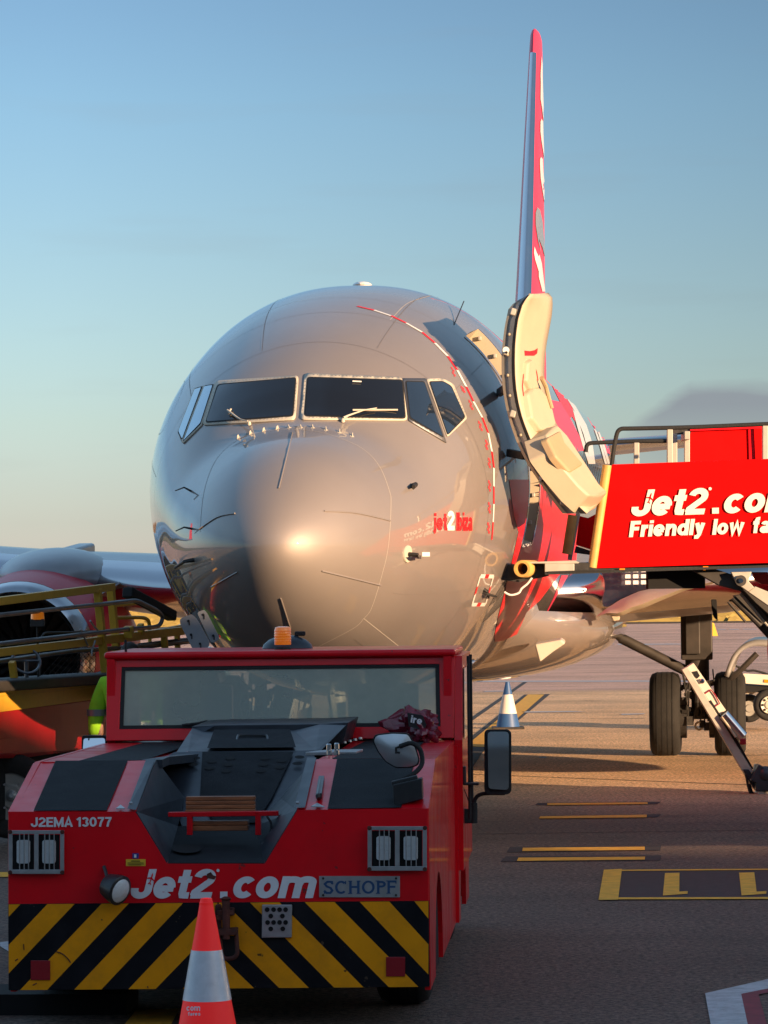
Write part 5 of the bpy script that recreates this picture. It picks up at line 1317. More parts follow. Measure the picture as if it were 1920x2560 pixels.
# wooden chock board held by a red bar in the well
mb = MB()
for i, (y0, y1) in enumerate(((1990, 2001), (2001, 2011), (2011, 2022), (2022, 2034), (2051, 2062), (2062, 2076))):
    p = tp(558 - 6, (y0 + y1) / 2, .62 - i * .012); h_ = (y1 - y0) / 468 * .93
    mb.box(p, (.375 if i < 4 else .30, .06 if i < 3 else .10, h_), rz=-PH)
wb = tpart(mb, 'timber_block', 'wood', bevel=.004)
mb = MB(); mb.bar(tp(421, 2036, .5), tp(697, 2033, .5), .05, .026); rb_ = tpart(mb, 'holder_bar', 'tug_red', bevel=.004)
for x in (475, 646):
    mb = MB(); mb.bar(tp(x, 2030, .5), tp(x, 2087, .5), .05, .03); mb.build('holder_post', 'tug_red', rb_, bevel=.003)
mb = MB(); mb.tube([tp(x, y, .45) for x, y in curve([(667, 2040), (678, 2060), (673, 2090), (655, 2112)], 5)], .007, 6); tpart(mb, 'cable', 'black_paint')
# hinge cluster, bonnet handle, latch plates
mb = MB(); mb.prism([T(.33, 1.65, ZD + .01), T(.62, 1.65, ZD + .01), T(.64, 1.95, ZD + .01), T(.44, 1.95, ZD + .01)], (0, 0, .02)); hg = tpart(mb, 'bonnet_hinge', 'alu', bevel=.003)
for x, y in ((822, 1870), (842, 1868), (823, 1884), (842, 1884)):
    mb = MB(); mb.lathe(tp(x, y + 4, 1.55), (0, 0, 1), [(0, .016), (.028, .015), (.034, .008)], 12); mb.build('hinge_bolt', 'chrome', hg)
mb = MB()
for k in range(4): mb.lathe(tp(862 + k * 13, 1858 - k * 3.4, 2.6), (0, 0, 1), [(0, .012), (.012, .010)], 8)
tpart(mb, 'deck_bolt', 'alu')
mb = MB(); mb.tube(round_path([tp(797, 1995, .16), tp(795, 1990, .12), tp(803, 1945, .52), tp(806, 1949, .6)], .02), .014, 8); mb.bar(tp(797, 1990, .14), tp(804, 1946, .52), .03, .03); tpart(mb, 'bonnet_handle', 'black_paint', bevel=.004)
for poly in ([(290, 2027), (302, 2018), (313, 2027)], [(778, 2022), (793, 2013), (812, 2023)]):
    mb = MB(); P = [tp(poly[0][0], poly[0][1], .0), tp(poly[1][0], poly[1][1], .08), tp(poly[2][0], poly[2][1], .0)]; mb.prism([p + Vector((0, -.008, .01)) for p in P], (0, 0, .004)); tpart(mb, 'corner_badge', 'alu', smooth=0)
# headlamps behind slotted guards
for gx0, gx1, gy0, gy1 in ((21, 160, 2076, 2185), (919, 1067, 2066, 2177)):
    w_ = gx1 - gx0; h_ = gy1 - gy0
    def gp(a, b_, v): return tp(gx0 + w_ * a, gy0 + h_ * b_, v)
    lm = MB(); lm.prism([gp(.02, .02, -.004), gp(.98, .02, -.004), gp(.98, .98, -.004), gp(.02, .98, -.004)], -TA * .004)
    lamp = tpart(lm, 'headlamp', 'tug_red', smooth=0)
    for a0, a1 in ((.075, .46), (.535, .92)):
        m2 = MB(); m2.add([gp(a0, .1, -.010), gp(a1, .1, -.010), gp(a1, .9, -.010), gp(a0, .9, -.010)], [(0, 1, 2, 3)]); m2.build('lamp_recess', 'void', lamp, smooth=0)
        c = (a0 + a1) / 2
        m2 = MB(); m2.prism([p for p in [gp(x, y, -.030) for x, y in [(q.x, q.y) for q in round_closed([(c - .12, .22), (c + .12, .22), (c + .12, .76), (c - .12, .76)], .06)]]], TA * .022); m2.build('lamp_lens', 'lamp_white', lamp, bevel=.004)
    # guard: outer frame, middle post and bars
    def bar_(x0, y0, x1, y1): return [gp(x0, y0, -.046), gp(x1, y0, -.046), gp(x1, y1, -.046), gp(x0, y1, -.046)]
    gm_ = MB()
    for r_ in ((0, 0, 1, .085), (0, .9, 1, 1), (0, .085, .07, .9), (.93, .085, 1, .9), (.462, .085, .54, .9)): gm_.prism(bar_(*r_), TA * .012)
    for c in (.20, .28, .36, .65, .735, .82): gm_.prism(bar_(c - .008, .085, c + .008, .9), TA * .012)
    gm_.build('lamp_guard', 'alu', lamp, smooth=0, bevel=.002, weld=False)
    for x, y in ((.03, .035), (.97, .035), (.03, .965), (.97, .965)):
        m2 = MB(); m2.lathe(gp(x, y, -.047), -TA, [(0, .012), (.006, .010)], 10); m2.build('guard_screw', 'rust', lamp)
# lettering
def ttext(s, q, ma, v=-.006, **k): return text_on(tug, 'lettering', s, pxmap(q, lambda x, y: tp(x, y, v)), ma, **k)
word(tug, 'lettering', 'J2EMA 13077', lambda u, v: tp(77 + 202 * u, 2067.5 - u - 24 * v, -.006), 'white_letter', .19, .06)
def jet_logo(fn, parent, ma, gap_ma):
    word(parent, 'lettering', 'Jet2', lambda u, v: fn(.468 * u, v), ma, .215, .035, .20)
    word(parent, 'lettering', '.', lambda u, v: fn(.476 + .042 * u, v), ma, .22, .0, 0)
    word(parent, 'lettering', 'com', lambda u, v: fn(.536 + .464 * u, v), ma, .215, .05, .20)
jf = lambda u, v: tp(322 + 476 * u + 0, 2247 - 2 * u - 74 * v, -.006)
jet_logo(jf, tug, 'white_letter', 'tug_red')
mb = MB()     # small aeroplane cut into the J
def plane_mark(fn, c, s):
    P = [(0, 1.3), (.18, .7), (.16, .25), (1.0, -.15), (.95, -.35), (.14, -.12), (.1, -.8), (.42, -1.1), (.4, -1.25), (0, -1.1), (-.4, -1.25), (-.42, -1.1), (-.1, -.8), (-.14, -.12), (-.95, -.35), (-1.0, -.15), (-.16, .25), (-.18, .7)]
    a = -.35; return [fn(c[0] + s[0] * (x * math.cos(a) - y * math.sin(a)), c[1] + s[1] * (x * math.sin(a) + y * math.cos(a))) for x, y in P]
P = [p - TA * .003 for p in plane_mark(jf, (.118, .68), (.022, .17))]
for t in tessellate_polygon([P]): mb.add([P[i] for i in t], [(0, 1, 2)])
tpart(mb, 'lettering_mark', 'tug_red', smooth=0)
mb = MB(); P = [tp(798, 2243, -.004), tp(1000, 2243, -.004), tp(1000, 2190, -.004), tp(798, 2190, -.004)]; mb.prism(P, -TA * .008); npl = tpart(mb, 'name_plate', 'alu', bevel=.002)
def serif(fn, parent, ma):
    word(parent, 'plate_lettering', 'SCHOPF', fn, ma, .155, .10)
    x = 0
    mb = MB()
    for ch in 'SCHOPF':
        adv, _ = glyph(ch, .155); T_ = sum(glyph(c, .155)[0] + .10 for c in 'SCHOPF') - .10
        def r(a, b_, v0, v1):
            n_ = -TA * .002
            mb.add([fn((x + a) / T_, v0) + n_, fn((x + b_) / T_, v0) + n_, fn((x + b_) / T_, v1) + n_, fn((x + a) / T_, v1) + n_], [(0, 1, 2, 3)])
        stems = {'H': [.104, .636], 'P': [.104], 'F': [.065]}.get(ch, [])
        for s_ in stems: r(s_ - .13, s_ + .13, 0, .07)
        for s_ in (stems if ch == 'H' else [t - .03 for t in stems]): r(s_ - .12, s_ + .12, .93, 1.0)
        if ch == 'F': r(.50, .57, .76, .98)
        if ch == 'S': r(.54, .60, .72, .98); r(.02, .08, .02, .28)
        if ch == 'C': r(.62, .69, .74, .98)
        x += adv + .10
    mb.build('plate_lettering', ma, parent, smooth=0, weld=False)
serif(lambda u, v: tp(809 + 182 * u, 2235 - u - 33 * v, -.0135), npl, 'blue_letter')
for x, y in ((808, 2196), (990, 2196), (808, 2238), (990, 2238)):
    m2 = MB(); m2.lathe(tp(x, y, -.012), -TA, [(0, .007), (.004, .006)], 8); m2.build('plate_screw', 'dark_metal', npl)
# registered dot, worn chip in the 2, stickers
mb = MB(); c = tp(545, 2176, -.006); mb.lathe(c, -TA, [(0, .008), (.001, .008)], 12); tpart(mb, 'lettering_mark', 'white_letter')
mb = MB(); P = [tp(x, y, -.009) for x, y in [(517, 2185), (527, 2180), (533, 2188), (541, 2191), (536, 2199), (527, 2197), (517, 2195)]]
for t in tessellate_polygon([P]): mb.add([P[i] for i in t], [(0, 1, 2)])
tpart(mb, 'paint_chip', 'rust', smooth=0)
M['sticker_blue'] = mat('blue_sticker', (.03, .04, .25), .4); M['sticker_yellow'] = mat('yellow_sticker', (.75, .48, .03), .45)
mb = MB(); mb.prism([tp(331, 2146, -.003), tp(347, 2146, -.003), tp(347, 2133, -.003), tp(331, 2133, -.003)], -TA * .002); fs_ = tpart(mb, 'fuel_sticker', 'sticker_blue', smooth=0)
mb = MB(); mb.prism([tp(335, 2144, -.006), tp(341, 2144, -.006), tp(341, 2136, -.006), tp(335, 2136, -.006)], -TA * .001); mb.build('fuel_symbol', 'white_letter', fs_, smooth=0)
mb = MB(); mb.prism([tp(315, 2165, -.003), tp(364, 2165, -.003), tp(364, 2148, -.003), tp(315, 2148, -.003)], -TA * .002); ys_ = tpart(mb, 'warning_sticker', 'sticker_yellow', smooth=0)
mb = MB()
for a in ((328, 350, 2151.5, 2.2), (319, 359, 2156.5, 1.2), (319, 360, 2159.5, 1.2), (322, 352, 2162, 1.0)): mb.prism([tp(a[0], a[2], -.0065), tp(a[1], a[2], -.0065), tp(a[1], a[2] + a[3], -.0065), tp(a[0], a[2] + a[3], -.0065)], -TA * .0005)
mb.build('sticker_print', 'void', ys_, smooth=0)
# round work lamp on the left of the name, drooping on its bracket
mb = MB(); c = tp(290, 2222, -.10); ax = Vector((.75, -.6, -.28)).normalized()
mb.lathe(c, ax, [(-.085, .03), (-.06, .062), (0, .078), (.03, .08), (.035, .072)], 24); wl_ = tpart(mb, 'work_lamp', 'black_paint')
mb = MB(); mb.lathe(c, ax, [(.030, .07), (.045, .05), (.05, 0)], 24, caps=False); mb.build('lamp_lens', 'lamp_white', wl_)
mb = MB(); mb.tube([c, tp(270, 2200, -.05), tp(260, 2166, 0)], .010, 6); mb.build('lamp_bracket', 'black_paint', wl_)
# perforated steel step plate
mb = MB(); mb.prism([tp(654, 2345, -.03), tp(729, 2344, -.03), tp(730, 2262, -.03), tp(655, 2262, -.03)], TA * .02); sp_ = tpart(mb, 'step_plate', 'alu', bevel=.004)
for i, (yy, xs) in enumerate(((2274, (668, 684, 699, 714)), (2290, (677, 692, 706)), (2306, (669, 684, 699, 714)), (2322, (677, 692, 707)))):
    for j, xx in enumerate(xs):
        m2 = MB(); cc = tp(xx, yy, -.031); m2.lathe(cc, -TA, [(0, .0125), (.004, .0125), (.004, .008), (0, .008)], 14, caps=False); m2.lathe(cc, -TA, [(.001, .0085), (.0012, 0)], 12, caps=False)
        m2.build('step_hole', 'void' if (i, j) not in ((1, 1), (3, 1)) else 'alu', sp_, smooth=0)
# rusty tow coupling behind the cone
mb = MB(); 
for a in ((537, 2262, 552, 2330), (552, 2270, 585, 2290)):
    mb.prism([tp(a[0], a[1], -.06), tp(a[2], a[1], -.06), tp(a[2], a[3], -.06), tp(a[0], a[3], -.06)], TA * .05)
mb.prism([tp(530, 2325, -.12), tp(592, 2322, -.12), tp(590, 2338, -.12), tp(532, 2340, -.12)], TA * .11)
cp = tpart(mb, 'tow_coupling', 'rust', bevel=.008)
mb = MB(); mb.tube(round_path([tp(548, 2335, -.09), tp(556, 2398, -.10), tp(585, 2396, -.10), tp(594, 2384, -.1), tp(590, 2325, -.08)], .03), .012, 8); mb.build('coupling_loop', 'rust', cp)
mb = MB(); mb.lathe(tp(565, 2280, -.10), Vector((0, 0, 1)), [(-.14, .02), (.06, .022), (.07, .03), (.08, .01)], 12)
for k in range(9): mb.box(tp(560 + random.uniform(-12, 14), 2290 + random.uniform(-10, 14), -.09), (.03, .03, .02), rz=random.random())
mb.build('coupling_pin', 'rust', cp)
mb = MB(); mb.prism([tp(545, 2340, -.02), tp(590, 2340, -.02), tp(590, 2390, -.02), tp(550, 2390, -.02)], TA * .01); mb.build('coupling_recess', 'void', cp, smooth=0)
mb = MB(); mb.tube([tp(x, y, -.012) for x, y in curve([(140, 2379), (155, 2384), (168, 2395), (177, 2407)], 4)], .003, 5)
for a, b_ in (((59, 2360), (60, 2375)), ((45, 2397), (38, 2402)), ((92, 2458), (82, 2463)), ((253, 2299), (256, 2300)), ((369, 2465), (370, 2470))): mb.tube([tp(*a, -.009), tp(*b_, -.009)], .003, 4)
tpart(mb, 'scratch', 'rust')
# side skins with wheel arches
def side_poly(u, v0, v1, z0, z1, arches, zt=None):
    P = [(v0, z0)]
    for c, r_ in arches:
        P.append((c - r_, z0))
        for k in range(1, 12): t = math.pi * k / 12; P.append((c - r_ * math.cos(t), z0 + r_ * 1.05 * math.sin(t)))
        P.append((c + r_, z0))
    P += [(v1, z0)] + (zt or [(v1, z1), (v0, z1)])
    return [T(u, v, z) for v, z in P]
zf_ = tp(1071, 2021, 0).z
for sgn in (-1, 1):
    mb = MB(); mb.prism(side_poly(sgn * HW, .02, 3.7, .2, ZD, [(1.15, .50), (2.55, .0001)], [(3.7, ZD), (VB, zl), (.02, zf_)]), TU * -.03 * sgn); sd = tpart(mb, 'side_panel', 'tug_red', smooth=0)
    mb = MB(); mb.prism(side_poly(sgn * (HW + .02), 3.7, 5.6, .2, 1.30, [(4.5, .50)], [(5.6, 1.30), (3.7, 1.30)]), TU * -.03 * sgn); tpart(mb, 'side_panel', 'tug_red', smooth=0)
    for c in (1.15, 4.5):
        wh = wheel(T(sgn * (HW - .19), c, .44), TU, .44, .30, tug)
        mb = MB(); mb.box(T(sgn * (HW - .30), c, .62), (.55, 1.05, .9), rz=-PH); mb.build('arch_liner', 'void', wh, smooth=0)
mb = MB(); mb.box(T(0, 3.0, .55), (1.5, 5.4, .5), rz=-PH); tpart(mb, 'chassis', 'void', smooth=0)
mb = MB(); mb.prism([T(-HW, 5.6, .2), T(HW, 5.6, .2), T(HW, 5.6, 1.3), T(-HW, 5.6, 1.3)], TA * .04); tpart(mb, 'rear_panel', 'tug_red', smooth=0)
mb = MB(); mb.box(T(0, 5.15, 1.3), (2.16, .95, .04), rz=-PH); tpart(mb, 'rear_deck', 'tug_red', smooth=0)
# big front tyre showing below the bumper on the left and the right
mb = MB(); mb.box(tp(150, 2500, .9), (.8, .5, .12), rz=-PH); tpart(mb, 'axle_guard', 'void', smooth=0)
# ---- cab
VW = 3.72
def cpt(x, y, dv=0.0): # point on the slightly raked windscreen plane
    t = (1850 - y) / 220.0
    return tp(x, y, VW + .10 * t + dv)
outer = [(265, 1852), (1134, 1845), (1137, 1636), (267, 1646)]
inner = [(298, 1823), (1101, 1816), (1098, 1660), (304, 1668)]
mb = MB()
for i in range(4):
    j = (i + 1) % 4; P = [cpt(*outer[i]), cpt(*outer[j]), cpt(*inner[j]), cpt(*inner[i])]; mb.prism(P, TA * .05)
cab = tpart(mb, 'cab', 'tug_red', smooth=0, bevel=.004)
seal = [(308, 1814), (1091, 1806), (1088, 1668), (313, 1676)]
mb = MB()
for i in range(4):
    j = (i + 1) % 4; P = [cpt(*inner[i], .004), cpt(*inner[j], .004), cpt(*seal[j], .004), cpt(*seal[i], .004)]; mb.prism(P, TA * .03)
mb.build('windscreen_seal', 'black', cab, smooth=0)
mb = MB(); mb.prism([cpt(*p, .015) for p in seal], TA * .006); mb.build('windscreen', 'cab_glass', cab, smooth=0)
rz0 = tp(265, 1638, VW).z
mb = MB(); zt_ = cpt(267, 1630).z; zb_ = cpt(267, 1648).z
mb.prism([T(cpt(262, 1648).dot(TU) - TO.dot(TU), VW + .04, zb_), T(cpt(262, 1648).dot(TU) - TO.dot(TU), VW + .04, zt_), T(cpt(1140, 1640).dot(TU) - TO.dot(TU), VW + .04, zt_ - .0), T(cpt(1140, 1640).dot(TU) - TO.dot(TU), VW + .04, zb_)], TA * 1.35)
mb.build('cab_roof', 'tug_red', cab, bevel=.02)
CWD = 1.09
for sgn in (-1, 1):
    mb = MB()
    for v0, v1 in ((VW + .05, VW + .13), (VW + .68, VW + .74), (VW + 1.28, VW + 1.36)): mb.box(T(sgn * (CWD - .03), (v0 + v1) / 2, (ZD + zb_) / 2 - .05), (.05, v1 - v0, zb_ - ZD + .1), rz=-PH)
    mb.box(T(sgn * (CWD - .03), VW + .7, ZD - .02), (.05, 1.3, .12), rz=-PH)
    mb.build('cab_pillar', 'tug_red', cab, smooth=0)
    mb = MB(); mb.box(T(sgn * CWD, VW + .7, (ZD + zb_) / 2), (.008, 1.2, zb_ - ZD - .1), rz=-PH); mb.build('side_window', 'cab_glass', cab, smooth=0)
# rear frame, dashboard, seats, steering wheel
mb = MB(); mb.box(T(0, VW + 1.33, zb_ - .05), (2.1, .06, .12), rz=-PH); mb.box(T(0, VW + 1.33, ZD + .0), (2.1, .06, .12), rz=-PH); mb.build('rear_frame', 'tug_red', cab, smooth=0)
mb = MB(); mb.box(T(0, VW + .75, .62), (2.08, 1.3, .05), rz=-PH); mb.box(T(0, VW + .16, ZD - .2), (2.05, .2, .4), rz=-PH); mb.box(T(-.1, VW + .3, ZD - .02), (.9, .25, .1), rz=-PH); mb.build('dashboard', 'black_paint', cab, bevel=.02)
for u in (-.62, .60):
    mb = MB(); mb.box(T(u, VW + 1.05, ZD + .02), (.46, .10, .62), rz=-PH); mb.box(T(u, VW + .9, ZD - .30), (.46, .45, .12), rz=-PH)
    mb.sphere(T(u, VW + 1.05, ZD + .38), .13, 14, 10, sc=(1, .4, .8)); mb.build('seat', 'black_paint', cab, bevel=.04)
mb = MB(); c = T(.58, VW + .42, ZD + .03); ax = Vector((0, -.4, .9)).normalized(); u, w_ = basis(ax)
mb.tube([c + (u * math.cos(t) + w_ * math.sin(t)) * .19 for t in [k * math.pi / 12 for k in range(24)]], .013, 6, closed=True); mb.tube([c, c - ax * .3], .02, 8); mb.tube([c - u * .18, c + u * .18], .012, 6); mb.build('steering_wheel', 'black', cab)
# wipers
for pts in ([(455, 1813), (490, 1809), (519, 1803)], [(628, 1804), (680, 1800), (735, 1802)]):
    mb = MB(); mb.tube([cpt(x, y, -.02) for x, y in pts], .009, 6); mb.tube([cpt(pts[1][0], pts[1][1], -.02), cpt(pts[1][0] - 6, pts[1][1] + 16, -.01)], .008, 6); mb.build('wiper', 'black', cab)
# roof beacon, dome, whip antenna
mb = MB(); b0 = tp(707, 1633, VW + .45); mb.lathe(b0 - Vector((0, 0, .02)), (0, 0, 1), [(0, .075), (.03, .062), (.055, .052), (.06, .05)], 28); bc = mb.build('beacon', 'black', cab)
bz = tp(707, 1612, VW + .45)
mb = MB(); mb.lathe(bz, (0, 0, 1), [(0, .052), (.004, .054), (.095, .052), (.112, .046), (.117, .03), (.118, 0)], 28, caps=False)
for k in range(5): mb.lathe(bz + Vector((0, 0, .02 + k * .016)), (0, 0, 1), [(0, .053), (.004, .056), (.008, .053)], 28, caps=False)
mb.build('beacon_lens', 'amber', bc)
mb = MB(); c = tp(719, 1622, VW + .8); mb.lathe(c, (0, 0, 1), [(-.01, .155), (.005, .165), (.03, .155), (.06, .12), (.085, .06), (.092, 0)], 32); mb.build('roof_dome', 'tug_steel', cab)
mb = MB(); mb.box(tp(750, 1584, VW + .8), (.07, .05, .03)); mb.build('dome_sensor', 'black', cab, bevel=.008)
mb = MB(); mb.tube([tp(315, 1640, VW + .1), tp(314, 1600, VW + .1)], .008, 8); mb.build('whip_antenna', 'black', cab)
# door skin, handles, and rails on the right of the cab
mb = MB(); mb.prism([T(HW + .05, v, z) for v, z in [(3.75, .52), (5.45, .52), (5.45, zb_), (3.85, zb_), (3.75, ZD)]], -TU * .05); drp = tpart(mb, 'cab_door', 'tug_red', smooth=0)
mb = MB(); mb.prism([T(HW + .055, v, z) for v, z in [(3.9, ZD), (5.3, ZD), (5.3, zb_ - .08), (3.98, zb_ - .08)]], TU * .004); mb.build('door_window', 'cockpit_glass', drp, smooth=0)
mb = MB()
for v in (3.80, 4.25): mb.tube([T(HW + .09, v, ZD - .5), T(HW + .09, v, zb_)], .010, 8)
mb.build('grab_rail', 'black', drp)
mb = MB(); mb.box(T(HW + .10, 3.78, 1.06), (.10, .05, .018), rz=-PH); mb.box(T(HW + .06, 3.78, 1.11), (.02, .05, .12), rz=-PH); mb.build('step_bracket', 'black_paint', drp, bevel=.006)
# right hand mirror on its arm
def rr_panel(cx, cy, w, h, r_, D, thick, name, ma, parent, tilt=0, back=None):
    P = [(q.x, q.y) for q in round_closed([(cx - w / 2, cy - h / 2), (cx + w / 2, cy - h / 2), (cx + w / 2, cy + h / 2), (cx - w / 2, cy + h / 2)], r_, 6)]
    ct, st_ = math.cos(tilt), math.sin(tilt)
    P = [(cx + (x - cx) * ct - (y - cy) * st_, cy + (x - cx) * st_ + (y - cy) * ct) for x, y in P]
    mb = MB(); mb.prism([at(x, y, D) for x, y in P], Vector((0, thick, 0))); return mb.build(name, ma, parent, bevel=min(.012, thick * .4))
mr2 = rr_panel(1245, 1905, 67, 162, 14, 22.42, .07, 'wing_mirror', 'black', tug)
mb = MB(); P = [(q.x, q.y) for q in round_closed([(1219, 1829), (1272, 1829), (1272, 1975), (1221, 1972)], 10, 5)]
mb.prism([at(x, y, 22.395) for x, y in P], Vector((0, .01, 0))); mg = mb.build('mirror_glass', 'mirror', mr2, smooth=0)
mb = MB(); mb.tube(round_path([at(1262, 1983, 22.46), at(1196, 1983, 22.5), at(1182, 2010, 22.5), at(1182, 2052, 22.5)], .12, 6), .013, 10); mb.build('mirror_arm', 'black', mr2)
mb = MB(); mb.lathe(at(1183, 2058, 22.5), (0, 0, 1), [(-.0, .028), (.13, .028)], 14); mb.box(at(1166, 2040, 22.5), (.06, .06, .09)); mb.build('mirror_mount', 'black', mr2, bevel=.006)
mb = MB(); mb.tube([at(x, y, 22.5) for x, y in curve([(1158, 1968), (1167, 1990), (1172, 2003), (1181, 2004)], 5)], .003, 5); mb.build('mirror_cable', 'black', mr2)
# convex mirror on the bonnet
P = [(930, 1850), (938, 1836), (980, 1831), (1022, 1833), (1038, 1862), (1050, 1900), (1046, 1914), (1025, 1920), (990, 1921), (963, 1905), (944, 1880)]
P = [(q.x, q.y) for q in round_closed(P, 8, 3)]
mb = MB(); mb.prism([at(x, y, 19.02) for x, y in P], Vector((0, .03, 0))); cvx = tpart(mb, 'convex_mirror', 'black', bevel=.006)
cx_, cy_ = 990, 1877
mb = MB(); Q = [(cx_ + (x - cx_) * .93, cy_ + (y - cy_) * .93) for x, y in P]; ring_ = [at(x, y, 19.005) for x, y in Q]; r2 = [at(cx_ + (x - cx_) * .5, cy_ + (y - cy_) * .5, 18.992) for x, y in Q]; k = len(Q)
mb.add(ring_ + r2 + [at(cx_, cy_, 18.988)], [(i, (i + 1) % k, k + (i + 1) % k, k + i) for i in range(k)] + [(k + i, k + (i + 1) % k, 2 * k) for i in range(k)])
mb.build('mirror_face', 'mirror_back', cvx, smooth=80)
mb = MB(); mb.tube(round_path([at(1000, 1866, 18.96), at(1030, 1855, 18.93), at(1052, 1872, 18.93), at(1058, 1910, 18.93), at(1036, 1935, 18.9), at(992, 1955, 18.88)], .05, 5), .013, 10)
for a, b_ in (((990, 1870), (1002, 1866)), ((988, 1880), (1000, 1882)), ((990, 1868), (990, 1884))): mb.tube([at(*a, 18.96), at(*b_, 18.96)], .006, 6)
mb.build('mirror_arm', 'black', cvx)
mb = MB(); mb.prism([tp(982, 1962, .06), tp(1055, 1945, .06), tp(1057, 1998, .06), tp(984, 2017, .06)], TA * .12); mb.bar(tp(980, 1960, .10), tp(1045, 1944, .10), .05, .03); mb.build('mirror_box', 'black_paint', cvx, bevel=.006)
# left mirror
ml = rr_panel(235, 1861, 62, 44, 8, 22.5, .06, 'wing_mirror', 'black', tug)
mb = MB(); P = [(q.x, q.y) for q in round_closed([(209, 1846), (262, 1845), (264, 1875), (207, 1876)], 6, 4)]; mb.prism([at(x, y, 22.47 - (y - 1846) * .001) for x, y in P], Vector((0, .01, 0)))
o = mb.build('mirror_glass', 'mirror', ml, smooth=0)
mb = MB(); mb.tube([at(222, 1846, 22.47), at(223, 1880, 22.47)], .006, 6); mb.build('mirror_strap', 'black', ml)
mb = MB(); mb.tube([at(240, 1880, 22.5), at(262, 1900, 22.5)], .012, 8); mb.build('mirror_arm', 'black', ml)

# plastic bag stuffed on the deck
def blob(c, r_, sc, seed, amp=.25, n=28, m=18):
    rnd = random.Random(seed); ph = [(rnd.uniform(-4, 4), rnd.uniform(-4, 4), rnd.uniform(-4, 4), rnd.uniform(0, 6)) for _ in range(14)]
    mb = MB(); mb.sphere((0, 0, 0), 1, n, m)
    out = []
    for p in mb.v:
        q = p.normalized(); d = 1 + amp * sum(math.sin(q.x * a * 2 + q.y * b_ * 2 + q.z * c_ * 2 + e) for a, b_, c_, e in ph) / 4
        out.append(Vector(c) + Vector((q.x * sc[0], q.y * sc[1], q.z * sc[2])) * r_ * d)
    mb.v = out; return mb
bag = thing('plastic_bag', 'crumpled crimson plastic bag lying against the tug windscreen', 'plastic bag', tp(1030, 1845, 3.4))
mb = blob(tp(1035, 1815, 3.5), .12, (1.15, .8, .85), 3, .30); mb.build('bag_body', 'plastic_bag', bag, smooth=30)
mb = MB(); q0 = [tp(962, 1800, 3.5), tp(1000, 1772, 3.55), tp(1025, 1770, 3.5), tp(1050, 1778, 3.5), tp(1040, 1815, 3.45), tp(985, 1822, 3.45)]
mb.prism(q0, TA * .06); mb.build('bag_flap', 'plastic_bag', bag, smooth=0, bevel=.01)
mb = blob(tp(1065, 1828, 3.4), .07, (1, .8, 1.1), 9, .35); mb.build('bag_fold', 'plastic_bag', bag, smooth=30)
word(bag, 'lettering', 'ire', lambda u, v: tp(1026 + 28 * u + 3 * v, 1806 + 6 * u - 18 * v, 3.345), 'white_letter', .2)
mb = MB(); P = [tp(x, y, 3.36) for x, y in [(1018, 1782), (1056, 1788), (1066, 1812), (1058, 1826), (1022, 1816)]]; mb.prism(P, TA * .02); mb.build('bag_print', 'black_paint', bag, smooth=0)
# ------------------------------------------------------------------ passenger steps at the open door
def zs(x, y): return (1400 + x / 3.190, 1000 + y / 3.190)
YS = 32.2; YR = 33.55
stp = thing('passenger_steps', 'red mobile passenger steps with white lettering docked at the open door', 'boarding steps', (4.5, 32.9, 0))
def spart(mb, name, ma, parent=None, **k): return mb.build(name, ma, parent or stp, **k)
mb = MB(); TLc = at(1530, 1161, YS); BLc = at(1489, 1421, YS); TRc = at(1935, 1146.5, YS - .1); BRc = at(1935, 1407, YS - .1)
XE = 4.3
dirT = (TRc - TLc); dirB = (BRc - BLc)
TR2 = TLc + dirT * ((XE - TLc.x) / dirT.x); BR2 = BLc + dirB * ((XE - BLc.x) / dirB.x)
mb.prism([TLc, BLc, BR2, TR2], (0, .05, 0)); sidep = spart(mb, 'side_panel', 'stair_red', smooth=0, bevel=.008)
# descending flight beyond the platform
dn = Vector((5.2, -.35, -2.15))
mb = MB(); mb.prism([TR2 + Vector((.02, 0, 0)), BR2 + Vector((.02, 0, 0)), BR2 + dn, TR2 + dn], (0, .05, 0)); spart(mb, 'flight_panel', 'stair_red', smooth=0)
mb = MB(); off = Vector((.2, YR - YS, 0)); mb.prism([TR2 + off, BR2 + off, BR2 + dn + off, TR2 + dn + off], (0, .05, 0)); spart(mb, 'flight_panel', 'stair_red', smooth=0)
for k in range(12):
    mb = MB(); p = BR2 + dn * (k + .5) / 12 + Vector((0, .05, .05)); mb.box(p + Vector((0, (YR - YS) / 2, 0)), (.30, YR - YS, .04)); spart(mb, 'tread', 'steel', smooth=0)
def spl(x, y, dz=-.012):
    p = onplane(x, y, TLc, Vector((dirT.y, -dirT.x, 0)).normalized() if False else (BLc - TLc).cross(dirT).normalized()); return p + Vector((0, dz, 0))
jl = lambda u, v: spl(1574 + 430 * u, 1291.5 - 13.5 * u - 66 * v)
jet_logo(jl, stp, 'stair_white', 'stair_red')
mb = MB(); P = [p - Vector((0, .004, 0)) for p in plane_mark(jl, (.118, .68), (.022, .17))]
for t in tessellate_polygon([P]): mb.add([P[i] for i in t], [(0, 1, 2)])
spart(mb, 'lettering_mark', 'stair_red', smooth=0)
mb = MB(); mb.lathe(spl(1775, 1222), (0, -1, 0), [(0, .014), (.001, .014)], 14); spart(mb, 'lettering_mark', 'stair_white')
def st_text(s, x0, x1, yb, yt, sl=-2.0):
    k = math.tan(R(sl))
    f = lambda u, v: spl(x0 + (x1 - x0) * u, yb + (x1 - x0) * u * k - (yb - yt) * v)
    word(stp, 'lettering', s, f, 'stair_white', .22, .055, .12)
st_text('Friendly', 1572, 1765, 1343, 1303); st_text('low', 1780, 1863, 1337, 1298); st_text('fares', 1880, 1998, 1333, 1293)
